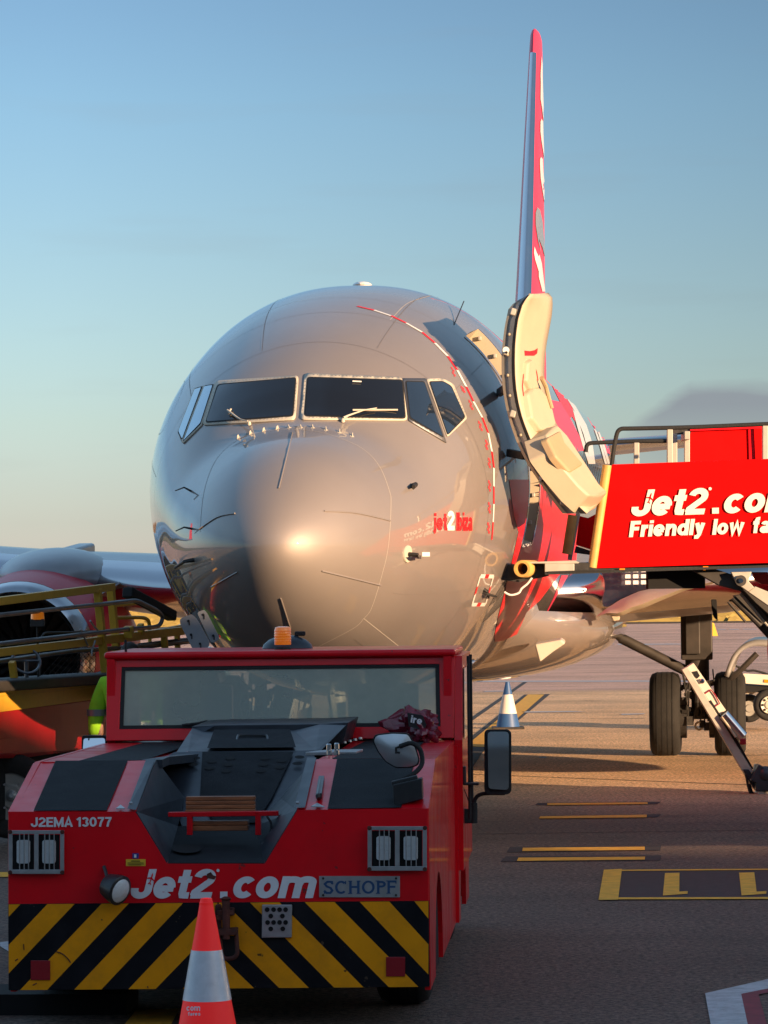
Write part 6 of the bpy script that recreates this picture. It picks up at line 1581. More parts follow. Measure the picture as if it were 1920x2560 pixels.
# yellow buffer tubes on the front edges
def yt(a, b_, r_): 
    mb = MB(); mb.tube([a, b_], r_, 16); return spart(mb, 'buffer_tube', 'yellow_tube')
yt(at(1518, 1163, YS + .02), at(1481, 1419, YS + .02), .042)
yt(at(1432, 1288, YR), at(1417, 1385, YR), .045)
mb = MB(); mb.bar(at(1445, 1284, YR + .03), at(1424, 1400, YR + .03), .05, .04); spart(mb, 'front_post', 'steel', smooth=0)
# far side panel, lower red panels and floor
mb = MB(); mb.prism([at(1449, 1290, YR + .06), at(1440, 1362, YR + .06), at(1476, 1373, YR + .06), at(1560, 1373, YR + .06), at(1560, 1250, YR + .06), at(1470, 1295, YR + .06)], (0, .03, 0)); spart(mb, 'side_panel', 'stair_red', smooth=0)
mb = MB(); mb.prism([at(1440, 1365, YR + .02), at(1480, 1378, YR + .02), at(1480, 1388, YR + .02), at(1436, 1382, YR + .02)], (0, .04, 0)); spart(mb, 'rail_bracket', 'dark_metal', smooth=0)
mb = MB(); mb.prism([at(1726, 1073, YR), at(1720, 1160, YR), at(1875, 1152, YR), at(1871, 1073, YR)], (0, .04, 0)); mb2 = mb; spart(mb, 'side_panel', 'stair_red', smooth=0)
mb = MB(); mb.prism([at(1885, 1072, YR - .05), at(1889, 1150, YR - .05), at(1960, 1148, YR - .05), at(1960, 1070, YR - .05)], (0, .04, 0)); spart(mb, 'side_panel', 'stair_red', smooth=0)
mb = MB(); mb.prism([at(1871, 1066, YR - .02), at(1873, 1152, YR - .02), at(1890, 1152, YR - .02), at(1886, 1066, YR - .02)], (0, .05, 0)); mb.bar(at(1725, 1071, YR - .02), at(1960, 1063, YR - .02), .05, .05); spart(mb, 'panel_frame', 'tug_red', smooth=0)
# handrails
mb = MB(); mb.tube(round_path([at(*zs(412, 520), YS + .1), at(*zs(440, 320), YS + .1), at(*zs(465, 228), YS + .1), at(*zs(560, 228), YS + .1), at(*zs(1040, 218), YS + .1), at(*zs(1800, 185), YS + .1)], .22, 7), .020, 10); spart(mb, 'handrail', 'black')
mb = MB(); mb.tube(round_path([at(*zs(205, 415), YR), at(*zs(215, 345), YR), at(*zs(300, 340), YR), at(*zs(600, 328), YR), at(*zs(860, 326), YR)], .14, 6), .020, 10); spart(mb, 'handrail', 'black')
for x, y0, y1, D, w_ in ((875, 235, 495, YS + .12, .075), (912, 270, 495, YR - .02, .07), (1012, 310, 495, YR, .07), (610, 340, 505, YR, .055), (1636, 205, 470, YS + .12, .07), (1000, 255, 262, YR, .4)):
    mb = MB(); mb.bar(at(*zs(x, y0), D), at(*zs(x, y1 + 60), D), w_, .05); spart(mb, 'rail_post', 'steel', smooth=0, bevel=.006)
mb = MB(); mb.bar(at(*zs(890, 250), YR), at(*zs(1040, 240), YR), .05, .07); mb.bar(at(*zs(860, 245), YR), at(*zs(1700, 205), YR), .04, .035); spart(mb, 'top_rail', 'dark_metal', smooth=0)
# floor deck and its front lip, round rubber buffer
mb = MB(); f0, f1 = at(1360, 1412, YS + .02), at(1935, 1404, YS + .02)
mb.prism([at(1360, 1408, YS + .02), at(1362, 1432, YS + .02), at(2100, 1410, YS + .02), at(2100, 1392, YS + .02)], (0, YR - YS + .1, 0)); spart(mb, 'platform_floor', 'dark_metal', smooth=0)
mb = MB(); mb.prism([at(1314, 1405, YS - .02), at(1314, 1409, YS - .02), at(1445, 1409, YS - .02), at(1449, 1406, YS - .02), at(1437, 1401, YS - .02)], (0, .5, 0)); mb.prism([at(1362, 1409, YS - .03), at(1362, 1430, YS - .03), at(1436, 1427, YS - .03), at(1436, 1409, YS - .03)], (0, .06, 0)); spart(mb, 'platform_lip', 'steel', smooth=0, bevel=.005)
mb = MB(); mb.bar(at(1362, 1434, YS - .03), at(1940, 1415, YS - .03), .04, .022); mb.bar(at(1370, 1430, YS - .05), at(1530, 1425, YS - .05), .02, .012); spart(mb, 'edge_beam', 'black', smooth=0)
mb = MB(); mb.prism([at(1437, 1408, YS - .01), at(1437, 1426, YS - .01), at(1490, 1424, YS - .01), at(1490, 1406, YS - .01)], (0, .06, 0)); spart(mb, 'edge_bracket', 'dark_metal', smooth=0); mb = MB(); mb.prism([at(1260, 1412, YS + .12), at(1254, 1450, YS + .12), at(1300, 1455, YS + .12), at(1372, 1440, YS + .12), at(1372, 1410, YS + .12)], (0, .3, 0)); spart(mb, 'platform_nose', 'dark_metal', smooth=0)
mb = MB(); c = at(1305, 1422, YS - .10); ax = Vector((.25, 1, 0)).normalized()
mb.lathe(c, ax, [(0, .052), (0, .074), (.012, .080), (.5, .080), (.5, .052), (0, .052)], 30, caps=False); spart(mb, 'round_buffer', 'yellow_tube', smooth=50)
mb = MB(); mb.tube([at(x, y, YS + .0) for x, y in curve([z6(125, 405), z6(190, 435), z6(270, 415), z6(300, 370), z6(360, 320), z6(405, 260)], 5)], .010, 6); spart(mb, 'safety_cord', 'white_livery')
for x, y in (zs(495, 1352), zs(1160, 1335)):
    mb = MB(); mb.box(at(x, y, YS - .02), (.05, .03, .02)); mb.box(at(x - 3, y + 3, YS - .02), (.025, .02, .03)); spart(mb, 'marker_lamp', 'amber', smooth=0, bevel=.004)
mb = MB(); mb.box(at(*zs(920, 1400), YS + .5), (.52, .3, .24)); mb.box(at(*zs(900, 1445), YS + .5), (.4, .2, .06)); spart(mb, 'underfloor_box', 'void', smooth=0)
# lifting arms below the platform
def arm(pts, w_, h_, name, ma, D0, D1=None):
    D1 = D1 if D1 is not None else D0; mb = MB(); a = at(pts[0][0], pts[0][1], D0); b_ = at(pts[1][0], pts[1][1], D1); mb.bar(a, b_, w_, h_, up=Vector((0, -1, 0)) if False else Vector((0, 0, 1))); return spart(mb, name, ma, smooth=0, bevel=.008)
def flat_arm(poly, name, ma, D, th):
    mb = MB(); mb.prism([at(x, y, D) for x, y in poly], (0, th, 0)); return spart(mb, name, ma, smooth=0, bevel=.008)
flat_arm([zs(1040, 1352), zs(1230, 1345), zs(1400, 1400), zs(1480, 1500), zs(1445, 1525), zs(1260, 1475)], 'lift_arm', 'gear_dark', YS + .1, .12)
flat_arm([zs(1445, 1500), zs(1500, 1480), zs(1720, 1660), zs(1720, 1760), zs(1560, 1620)], 'lift_arm', 'gear_dark', YS + .35, .1)
bk = flat_arm([zs(1362, 1372), zs(1530, 1368), zs(1505, 1445), zs(1550, 1495), zs(1500, 1530), zs(1410, 1465)], 'arm_bracket', 'steel', YS + .0, .08)
flat_arm([zs(1500, 1530), zs(1555, 1485), zs(1740, 1560), zs(1740, 1680), zs(1660, 1640)], 'lift_arm', 'steel', YS + .02, .10)
mb = MB(); c = at(*zs(1443, 1441), YS - .03); mb.lathe(c, (0, 1, 0), [(0, .05), (.02, .05)], 20); mb.build('pivot_collar', 'gear_dark', bk)
mb = MB(); c = at(*zs(1443, 1441), YS - .05); mb.lathe(c, (0, 1, 0), [(0, .022), (.04, .024)], 16); mb.build('pivot_pin', 'chrome', bk)
for a, b_, r_, ma in (((1455, 1500), (1740, 1850), .035, 'gear_dark'), ((1380, 1580), (1600, 1800), .030, 'gear_dark'), ((1340, 1610), (1480, 1770), .012, 'gear_dark'), ((1560, 1560), (1740, 1760), .025, 'chrome'), ((1440, 1540), (1660, 1800), .018, 'steel'), ((1505, 1510), (1750, 1800), .014, 'black')):
    mb = MB(); mb.tube([at(*zs(*a), YS + .5), at(*zs(*b_), YS + .5)], r_, 10); spart(mb, 'hydraulic_ram', ma)
flat_arm([zs(1380, 1560), zs(1440, 1550), zs(1740, 1900), zs(1740, 1990), zs(1560, 1790)], 'lift_arm', 'gear_dark', YS + .8, .08)
flat_arm([zs(1205, 1590), zs(1250, 1590), zs(1258, 1758), zs(1225, 1720), zs(1210, 1660)], 'mud_flap', 'void', YS + .9, .02)
flat_arm([zs(1345, 1600), zs(1400, 1570), zs(1425, 1585), zs(1360, 1610)], 'arm_stop', 'void', YS + .6, .04)
flat_arm([zs(1530, 1372), zs(1659, 1372), zs(1700, 1470), zs(1610, 1470), zs(1560, 1440)], 'chassis_side', 'loader_red', YS + .9, .1)
# long silver stabiliser boom with its ram, sloping down beside the main wheels
def zb(x, y): return (1640 + x / 5.821, 1640 + y / 5.821)
DB = 38.9
bth = thing('stabiliser_boom', 'long silver boom with chrome ram slanting down beside the main wheels', 'boom', at(1890, 1990, 38.9))
boom = MB(); boom.prism([at(*zb(*p), DB) for p in [(375, 200), (460, 155), (710, 560), (940, 930), (1400, 1650), (1430, 1700), (1270, 1690), (1240, 1640), (820, 940)]], (0, .16, 0)); bm_ = bth; boom.build('boom_beam', 'steel', bth, smooth=0, bevel=.006)
def bp_(poly, D, th, name, ma, **k):
    mb = MB(); mb.prism([at(*zb(*p), D) for p in poly], (0, th, 0)); return mb.build(name, ma, bm_, smooth=0, **k)
bp_([(460, 155), (545, 100), (1020, 790), (945, 835), (930, 900), (700, 545)], DB + .04, .16, 'boom_sleeve', 'white_paint', bevel=.006)
bp_([(520, 230), (600, 215), (640, 290), (600, 330), (560, 300)], DB + .03, .01, 'sleeve_slot', 'void')
bp_([(770, 660), (800, 640), (850, 720), (960, 890), (920, 880), (830, 740)], DB - .005, .01, 'boom_slot', 'void')
bp_([(930, 900), (965, 900), (1160, 1180), (1420, 1640), (1400, 1650), (1110, 1190)], DB - .003, .02, 'boom_slot', 'void')
mb = MB(); mb.tube([at(*zb(990, 850), DB - .02), at(*zb(1265, 1170), DB - .02)], .062, 18); mb.build('ram_cylinder', 'chrome', bm_)
mb = MB(); mb.tube([at(*zb(960, 880), DB - .06), at(*zb(1160, 1180), DB - .06)], .014, 8); mb.build('ram_rod', 'cream', bm_)
mb = MB(); mb.lathe(at(*zb(668, 365), DB + .02), (0, -1, 0), [(0, .028), (.03, .028), (.04, .018)], 16); mb.build('boom_pin', 'chrome', bm_)
mb = MB(); mb.tube([at(*zb(*p), DB + .02) for p in [(705, 550), (800, 490), (860, 570), (925, 690), (840, 745)]], .008, 6); mb.build('red_hose', 'reflector', bm_)
mb = MB(); mb.box(at(*zb(1265, 1245), DB - .05), (.07, .05, .07)); mb.build('red_cap', 'reflector', bm_, bevel=.01)
bp_([(1265, 1650), (1350, 1650), (1550, 1940), (1440, 1950), (1370, 1850), (1300, 1730)], DB - .02, .2, 'boom_foot', 'tug_steel', bevel=.01)
mb = MB(); mb.tube(round_path([at(*zb(*p), DB - .06) for p in [(1310, 1720), (1330, 1850), (1370, 2000), (1420, 2065), (1460, 2040)]], .12, 5), .014, 8); mb.tube(round_path([at(*zb(*p), DB - .03) for p in [(1360, 1860), (1400, 1990), (1440, 2040), (1500, 2030)]], .1, 5), .012, 8); mb.build('foot_hose', 'black', bm_)
mb = MB(); mb.box(at(*zb(1560, 1760), DB - .03), (.24, .25, .20), rot=Matrix.Rotation(.5, 3, 'Y')); mb.sphere(at(*zb(1590, 1720), DB - .1), .09, 14, 10); mb.box(at(*zb(1600, 1880), DB - .03), (.25, .25, .12)); mb.build('foot_motor', 'tug_steel', bm_, bevel=.015)
bp_([(1420, 1660), (1440, 1570), (1500, 1580), (1620, 1640), (1620, 1690)], DB + .1, .1, 'foot_gusset', 'steel')
mb = MB(); mb.tube([at(*zb(1500, 2005), DB - .05), at(*zb(1700, 2010), DB - .05)], .055, 14); mb.lathe(at(*zb(1525, 2000), DB - .13), (0, 1, 0), [(0, .035), (.03, .045), (.2, .045)], 16); mb.build('foot_axle', 'steel', bm_)
bp_([(1480, 1960), (1750, 1960), (1750, 2080), (1600, 2075), (1500, 2040)], DB, .1, 'foot_plate', 'white_paint')
# steps' own chassis and wheels, out beyond the right edge
mb = MB(); mb.box((6.2, 33.0, .8), (4.2, 1.5, .5)); mb.box((8.6, 33.0, 1.1), (1.4, 1.7, 1.3)); spart(mb, 'truck_chassis', 'loader_red', bevel=.03)
for x in (5.0, 8.4):
    for y in (32.2, 33.8): wheel((x, y, .38), (0, 1, 0), .38, .24, stp, False)
mb = MB(); mb.tube([(5.2, 32.9, 1.0), at(*zs(1700, 1700), YS + .5)], .07, 12); spart(mb, 'support_strut', 'steel')

# ------------------------------------------------------------------ belt loader on the left
def D_(x): return 32.2 + x * .0105
def L(x, y, dd=0.0): return at(x, y, D_(x) + dd)
def zl7(x, y): return (x / 5.184, 1440 + y / 5.184)
def zl1(x, y): return (240 + x / 5.184, 1400 + y / 5.184)
def zl4(x, y): return (x / 2.95, 1300 + y / 2.95)
bl_ = thing('belt_loader', 'red and yellow baggage belt loader with raised railings, left of the nose', 'belt loader', (-3.5, 33, 0))
def bpart(mb, name, ma, parent=None, **k): return mb.build(name, ma, parent or bl_, **k)
def lbar(a, b_, w_, h_, name, ma, dd=0.0, **k): mb = MB(); mb.bar(L(*a, dd), L(*b_, dd), w_, h_); return bpart(mb, name, ma, smooth=0, bevel=.006, **k)
def ltube(pts, r_, name, ma, dd=0.0, rad=.1): mb = MB(); mb.tube(round_path([L(*p, dd) for p in pts], rad, 6), r_, 10); return bpart(mb, name, ma)
lbar((-120, 1518), (282, 1467), .06, .075, 'top_rail', 'loader_yellow')
lbar((-120, 1645), (262, 1600), .06, .075, 'middle_rail', 'loader_yellow')
lbar((240, 1602), (455, 1577), .07, .085, 'middle_rail', 'loader_yellow', .15)
lbar((355, 1586), (462, 1566), .05, .05, 'middle_rail', 'loader_yellow', .3)
lbar(zl7(1262, 165), zl7(1365, 1260), .07, .07, 'rail_post', 'loader_yellow', -.05)
lbar(zl7(1435, 165), zl7(1520, 1060), .07, .07, 'rail_post', 'loader_yellow', .3)
lbar(zl1(880, 960), zl1(905, 1290), .06, .06, 'rail_post', 'loader_yellow', .1)
lbar(zl1(1050, 930), zl1(1065, 1290), .05, .06, 'rail_post', 'loader_yellow', .3)
lbar(zl1(420, 860), zl1(430, 1010), .09, .07, 'rail_clamp', 'loader_yellow', -.1)
lbar(zl1(575, 830), zl1(590, 960), .06, .06, 'rail_clamp', 'loader_yellow', .05)
lbar(zl7(155, 1110), zl7(185, 1330), .06, .06, 'rail_post', 'loader_yellow')
lbar(zl1(590, 1130), zl1(590, 1250), .04, .04, 'rail_post', 'loader_yellow', .3)
ltube([(-120, 1552), (0, 1538), zl1(90, 572), zl1(500, 525), zl1(560, 540), zl1(810, 665), zl1(870, 740), zl1(830, 850), zl1(740, 872), zl1(460, 892), (0, 1610), (-120, 1622)], .022, 'loop_handrail', 'tube_grey', -.12)
ltube([(-120, 1668), (0, 1653), (180, 1628), (270, 1622), (390, 1612), (470, 1604)], .022, 'side_tube', 'tube_grey', .25)
ltube([zl1(570, 1120), zl1(850, 1085), zl1(1210, 1045)], .035, 'side_tube', 'gear_dark', .3)
ltube([zl1(200, 748), zl1(620, 745), zl1(695, 790), zl1(700, 1230)], .020, 'hoop_rail', 'loader_yellow', .8)
ltube([zl1(220, 595), zl1(400, 575), zl1(560, 560)], .016, 'hoop_rail', 'loader_yellow', .8)
mb = MB(); mb.bar(L(*zl1(405, 415), .2), L(*zl1(985, 725), .2), .12, .11); bpart(mb, 'belt_end_bumper', 'black', bevel=.02)
mb = MB(); mb.bar(L(230, 1735, -.2), L(480, 1655, .6), 1.0, .12); bpart(mb, 'conveyor_belt', 'black', bevel=.02)
mb = MB(); mb.bar(L(-150, 1722, .0), L(262, 1694, .0), .5, .10); bpart(mb, 'conveyor_bed', 'gear_dark', bevel=.02)
mb = MB(); mb.bar(L(0, 1716, -.3), L(112, 1699, -.3), .03, .03); bpart(mb, 'bed_trim', 'alu', bevel=.004)
mb = MB(); mb.prism([L(-150, 1765, -.3), L(-150, 1722, -.3), L(280, 1695, -.3), L(280, 1712, -.3)], (0, .4, 0)); bpart(mb, 'body_top', 'loader_red', smooth=0)
mb = MB(); mb.prism([L(-150, 1757, -.34), L(-150, 1740, -.34), L(300, 1700, -.34), L(300, 1713, -.34)], (0, .08, 0)); bpart(mb, 'yellow_trim', 'loader_yellow', bevel=.015)
mb = MB(); mb.prism([L(-150, 1800, -.32), L(-150, 1752, -.32), L(300, 1708, -.32), L(300, 1740, -.32)], (0, .3, 0)); bpart(mb, 'yellow_band', 'loader_yellow', smooth=0)
mb = MB(); mb.prism([L(-150, 1898, -.22), L(-150, 1796, -.22), L(300, 1738, -.22), L(300, 1868, -.22)], (0, 1.2, 0)); lb = bpart(mb, 'loader_body', 'loader_red', bevel=.02)
mb = MB(); mb.prism([L(-150, 1862, -.27), L(-150, 1838, -.27), L(200, 1806, -.27), L(220, 1830, -.27)], (0, .08, 0)); mb.prism([L(-150, 1900, -.28), L(-150, 1882, -.28), L(90, 1872, -.28), L(230, 1858, -.28), L(230, 1872, -.28), L(60, 1895, -.28)], (0, .08, 0)); mb.build('body_rib', 'loader_red', lb, bevel=.01)
mb = MB(); mb.prism([L(25, 1887, -.31), L(25, 1880, -.31), L(46, 1879, -.31), L(46, 1886, -.31)], (0, .02, 0)); mb.build('body_latch', 'alu', lb, smooth=0)
mb = MB(); mb.lathe(L(119, 1801, -.24), (0, -1, 0), [(0, .028), (.01, .024)], 16); mb.build('fuel_cap', 'void', lb)
mb = MB(); mb.prism([L(-160, 2060, .1), L(-160, 1890, .1), L(300, 1870, .1), L(300, 2030, .1)], (0, .9, 0)); mb.build('underbody', 'void', lb, smooth=0)
wheel(L(28, 1990, -.15), (0, 1, 0), .385, .22, bl_, False)
for k in range(6):
    t = k * math.pi / 3; mb = MB(); c = L(28, 1990, -.29) + Vector((math.cos(t) * .12, 0, math.sin(t) * .12)); mb.lathe(c, (0, -1, 0), [(0, .012), (.02, .01)], 8); bpart(mb, 'wheel_nut', 'chrome')
mb = MB(); mb.lathe(L(30, 1988, -.27), (0, -1, 0), [(0, .05), (.03, .045), (.05, .02)], 14); bpart(mb, 'hub_cap', 'alu')
wheel(L(-200, 1995, .9), (0, 1, 0), .385, .22, bl_, False)
# driver's post: beacon on a stalk, mesh guard, steering wheel
mb = MB(); mb.tube([L(93, 1560, -.1), L(96, 1700, -.1)], .012, 8); mb.box(L(94, 1557, -.1), (.13, .1, .07)); bs = bpart(mb, 'beacon_stalk', 'gear_dark', bevel=.01)
mb = MB(); mb.lathe(L(94, 1549, -.1), (0, 0, 1), [(0, .062), (.065, .060), (.07, .05)], 20); mb.build('beacon_lens', 'amber', bs)
mb = MB(); mb.lathe(L(94, 1530.5, -.1), (0, 0, 1), [(0, .045), (.015, .03), (.02, 0)], 20); mb.build('beacon_cap', 'alu', bs)
mb = MB(); c = L(66, 1652, -.1); ax = Vector((.3, -.8, .5)).normalized(); u, w_ = basis(ax)
mb.tube([c + (u * math.cos(t) + w_ * math.sin(t)) * .13 for t in [k * math.pi / 10 for k in range(20)]], .014, 6, closed=True); mb.tube([c - u * .12, c + u * .12], .01, 6); mb.tube([c, c - Vector((0, 0, .3))], .02, 8); bpart(mb, 'steering_wheel', 'tube_grey')
mb = MB()
x0, x1, y0, y1 = 104, 240, 1584, 1690
for k in range(-8, 18):
    for s_ in (-1, 1):
        xa = x0 + k * 14; pa, pb = (xa, y0 if s_ > 0 else y1), (xa + 106 * .9, y1 if s_ > 0 else y0)
        P = clipq([pa, pb, pb], 0, 0, x0, x1)
        P = [p for p in P]
        if len(P) >= 2: mb.tube([L(*P[0], .35), L(*P[1], .35)], .0035, 4, caps=False)
mb.build('mesh_guard', 'gear_dark', bl_, smooth=0, weld=False)
ltube([(100, 1700), (103, 1592), (112, 1582), (160, 1581), (240, 1578)], .010, 'guard_frame', 'gear_dark', .34, .05)
for p in ([zl7(1170, 580), zl7(1215, 650), zl7(1265, 700)], [zl7(1040, 690), zl7(1140, 900)], [zl7(1235, 840), zl7(1195, 950), zl7(1190, 1035)]): ltube(p, .009, 'latch_hook', 'alu', -.2, .04)

# grey rounded plates standing behind the tug roof
rack = thing('control_panel', 'pair of grey rounded plates with keyhole slots tilted beside the nose, above the tug roof', 'panel', (-1.75, 28.0, 0))
for poly, D in (([zl1(1085, 760), zl1(1240, 700), zl1(1310, 770), zl1(1480, 1080), zl1(1420, 1180), zl1(1310, 1200), zl1(1250, 1150), zl1(1090, 830)], 27.2), ([zl1(1310, 680), zl1(1400, 640), zl1(1440, 690), zl1(1600, 1010), zl1(1540, 1070), zl1(1490, 1070), zl1(1330, 730)], 27.5)):
    P = [(q.x, q.y) for q in round_closed(poly, 7, 4)]
    mb = MB(); mb.prism([at(x, y, D) for x, y in P], (0, .03, 0)); pl = mb.build('plate', 'mirror_back' if False else 'plate_grey', rack, bevel=.004) if 'plate_grey' in M else None
    if pl is None:
        M['plate_grey'] = mat('matt_grey_plate', (.17, .18, .20), .6, var=.05); pl = mb.build('plate', 'plate_grey', rack, bevel=.004)
    for q in ([(1198, 790), (1232, 968), (1348, 1085)] if D < 27.3 else [(1390, 710), (1520, 980)]):
        m2 = MB(); c = at(*zl1(*q), D - .004); m2.lathe(c, (0, -1, 0), [(0, .010), (.002, .010)], 12); m2.box(c + Vector((.006, -.001, -.018)), (.009, .002, .03)); m2.build('keyhole_slot', 'void', pl, smooth=0)
mb = MB(); mb.tube([at(490, 1600, 27.4), at(500, 1680, 27.4), (at(500, 1680, 27.4).x, 27.4, 0.02)], .02, 8); mb.lathe((at(500, 1680, 27.4).x, 27.4, 0.0), (0, 0, 1), [(0, .22), (.03, .2), (.05, .04)], 20); mb.build('stand', 'gear_dark', rack)

# ------------------------------------------------------------------ cones
def cone(loc, h, rb, name, label, group, mats, bands, base=True, text=False):
    c = thing(name, label, 'traffic cone', loc, group)
    loc = Vector(loc); rt = rb * .17
    def rad(t): return rb + (rt - rb) * t
    zz0 = .03
    mb = MB(); s_ = rb * 1.35; mb.box(loc + Vector((0, 0, .018)), (s_ * 2, s_ * 2, .036)); mb.build('cone_base', mats[3], c, bevel=.01)
    for i, (t0, t1, mi, extra) in enumerate(bands):
        mb = MB(); mb.lathe(loc, (0, 0, 1), [(zz0 + t * (h - zz0), rad(t) + extra) for t in [t0 + (t1 - t0) * k / 4 for k in range(5)]], 48, caps=False); mb.build('cone_body' if extra == 0 else 'reflective_sleeve', mats[mi], c, smooth=60)
    mb = MB(); mb.lathe(loc, (0, 0, 1), [(h - .05, rt + .002), (h - .045, rt + .006), (h - .02, rt + .006), (h - .012, rt), (h, rt), (h, rt * .6)], 32, caps=False); mb.build('cone_tip', mats[2], c)
    return c, rad
cp0 = at(517, 2400, 17.5)
cc, rad_ = cone((cp0.x, 17.5, 0), .78, .165, 'traffic_cone', 'large fluorescent red cone with white sleeve, in front of the tug', None, ['cone_red', 'cone_sleeve', 'cone_red', 'black'], [(0, .34, 0, 0), (.34, .665, 1, .0025), (.665, 1, 0, 0)])
def cone_text(s, x0, x1, yb, yt_, ma):
    def f(u, v):
        px, py = x0 + (x1 - x0) * u, yb - (yb - yt_) * v
        d = ray(px, py); Y = 17.5
        for _ in range(8):
            p = CAMP + d * (Y / d.y); r_ = rad_((p.z - .03) / .75) + .004; dx = p.x - cp0.x; Y = 17.5 - math.sqrt(max(1e-6, r_ * r_ - dx * dx))
        return CAMP + d * (Y / d.y)
    word(cc, 'lettering', s, f, ma, .2, .07)
cone_text('com', 466, 500, 2527, 2512, 'white_letter'); cone_text('fares', 470, 501, 2539, 2530, 'white_letter')
cb = gnd(1270, 1822)
cone((cb.x, cb.y, 0), .75, .19, 'traffic_cone', 'blue cone with white sleeve standing on the sunlit apron beside the yellow line', None, ['cone_blue', 'cone_white', 'cone_blue', 'gear_dark'], [(0, .30, 0, 0), (.30, .72, 1, .002), (.72, 1, 0, 0)])

# ------------------------------------------------------------------ tow tractor / dolly parked far right under the wing
def zt(x, y): return zb(x, y)
dol = thing('baggage_dolly', 'cream baggage dolly with black tyre at the right edge behind the main wheels', 'baggage dolly', (6.6, 56, 0))
DD = 55.0
def dpoly(poly, name, ma, D, th, **k): mb = MB(); mb.prism([at(*zt(*p), D) for p in poly], (0, th, 0)); return mb.build(name, ma, dol, smooth=0, **k)
dpoly([(1285, 255), (1300, 400), (2100, 460), (2100, 300)], 'frame', 'white_paint', DD, .12, bevel=.01)
dpoly([(1060, 300), (1140, 270), (1290, 255), (1290, 310), (1100, 300)], 'draw_bar', 'white_paint', DD, .1)
dpoly([(1035, 230), (1155, 238), (1070, 270)], 'draw_bar_tip', 'white_paint', DD, .1)
dpoly([(1290, 500), (1480, 515), (1400, 560), (1290, 545)], 'cross_member', 'white_paint', DD + .2, .1)
dpoly([(1575, 340), (1650, 345), (1650, 390), (1575, 385)], 'side_reflector', 'amber', DD - .02, .02)
dpoly([(1280, 420), (2100, 470), (2100, 560), (1280, 520)], 'underframe', 'void', DD + .1, 1.2)
wr = (at(*zt(1640, 710), DD) - at(*zt(1640, 945), DD)).length
w_ = wheel(at(*zt(1650, 712), DD + .1), (0, 1, 0), wr, .22, dol, False)
mb = MB(); c = at(*zt(1650, 712), DD - .03); mb.lathe(c, (0, -1, 0), [(0, wr * .55), (.01, wr * .52), (-.01, wr * .3), (.02, wr * .25), (.03, wr * .1)], 28); mb.build('wheel_disc', 'white_paint', w_)
for k in range(8):
    t = k * math.pi / 4; m2 = MB(); m2.lathe(c + Vector((math.cos(t) * wr * .42, -.012, math.sin(t) * wr * .42)), (0, -1, 0), [(0, .02), (.008, .018)], 10); m2.build('wheel_hole', 'void', w_)
wheel(at(*zt(1350, 760), DD + 1.4), (0, 1, 0), wr * .9, .22, dol, False)
wheel(at(*zt(2300, 712), DD + .1), (0, 1, 0), wr, .22, dol, False)
mb = MB(); mb.tube([at(*zt(*p), DD + .2) for p in curve([(1140, 135), (1240, 180), (1330, 215), (1450, 215), (1700, 290)], 4)], .02, 6); mb.build('tow_cable', 'black', dol)
mb = MB(); mb.tube([at(*zt(1062, 115), DD + .2), at(*zt(1140, 135), DD + .2)], .032, 8); mb.build('cable_plug', 'reflector', dol)
# yellow marker board lying beyond
mk = gnd(1775, 1590); mb = MB(); mb.prism([mk + Vector((-.35, 0, 0)), mk + Vector((.35, 0, 0)), mk + Vector((.2, .2, .55)), mk + Vector((-.3, .2, .75))], (0, .1, 0))
tag(mb.build('marker_board', 'loader_yellow', smooth=0), 'small yellow marker board standing on the apron beyond the main wheels', 'marker board')
mk = at(450, 1563, 200); mb = MB(); mb.lathe((mk.x, 200, 0), (0, 0, 1), [(0, .12), (.28, .1), (.32, .0)], 12)
tag(mb.build('edge_light', 'white_paint'), 'tiny pale edge light at the border of apron and grass', 'edge light')

# ------------------------------------------------------------------ ground worker behind the cab
def skin_mesh(name, joints, edges, ma, parent, sub=2, root=0, smooth=True):
    me = bpy.data.meshes.new(name); me.from_pydata([j[0] for j in joints], edges, [])
    o = link(name, me, parent)
    sk = o.modifiers.new('skin', 'SKIN'); me.skin_vertices[0] if me.skin_vertices else None
    if not me.skin_vertices:
        bm = bmesh.new(); bm.from_mesh(me); bm.verts.layers.skin.verify(); bm.to_mesh(me); bm.free()
    for i, j in enumerate(joints):
        r_ = j[1]; me.skin_vertices[0].data[i].radius = r_ if isinstance(r_, tuple) else (r_, r_)
    me.skin_vertices[0].data[root].use_root = True
    sk.use_smooth_shade = True
    s_ = o.modifiers.new('sub', 'SUBSURF'); s_.levels = sub; s_.render_levels = sub
    me.materials.append(M[ma] if isinstance(ma, str) else ma)
    return o
WX, WY = at(325, 1700, 33.0).x, 33.0
def W_(x, y, z): return Vector((WX + x, WY + y, z))
per = thing('person', 'person in lime hi-vis jacket half hidden behind the left end of the tug cab', 'person', W_(0, 0, 0))
J = [(W_(0, 0, .98), (.15, .12)), (W_(0, 0, 1.15), (.15, .11)), (W_(0, 0, 1.36), (.17, .12)), (W_(0, 0, 1.50), (.07, .07)), (W_(0, -.01, 1.62), (.075, .09)), (W_(0, 0, 1.72), (.07, .085)),
     (W_(-.20, 0, 1.44), .06), (W_(-.29, .02, 1.18), .048), (W_(-.28, -.05, .93), .036), (W_(.20, 0, 1.44), .06), (W_(.27, 0, 1.18), .048), (W_(.26, -.12, .95), .036),
     (W_(-.10, 0, .90), .10), (W_(-.12, .02, .50), .065), (W_(-.13, .03, .10), .045), (W_(-.13, -.12, .05), .04), (W_(.10, 0, .90), .10), (W_(.12, -.02, .50), .065), (W_(.13, .0, .10), .045), (W_(.13, -.15, .05), .04)]
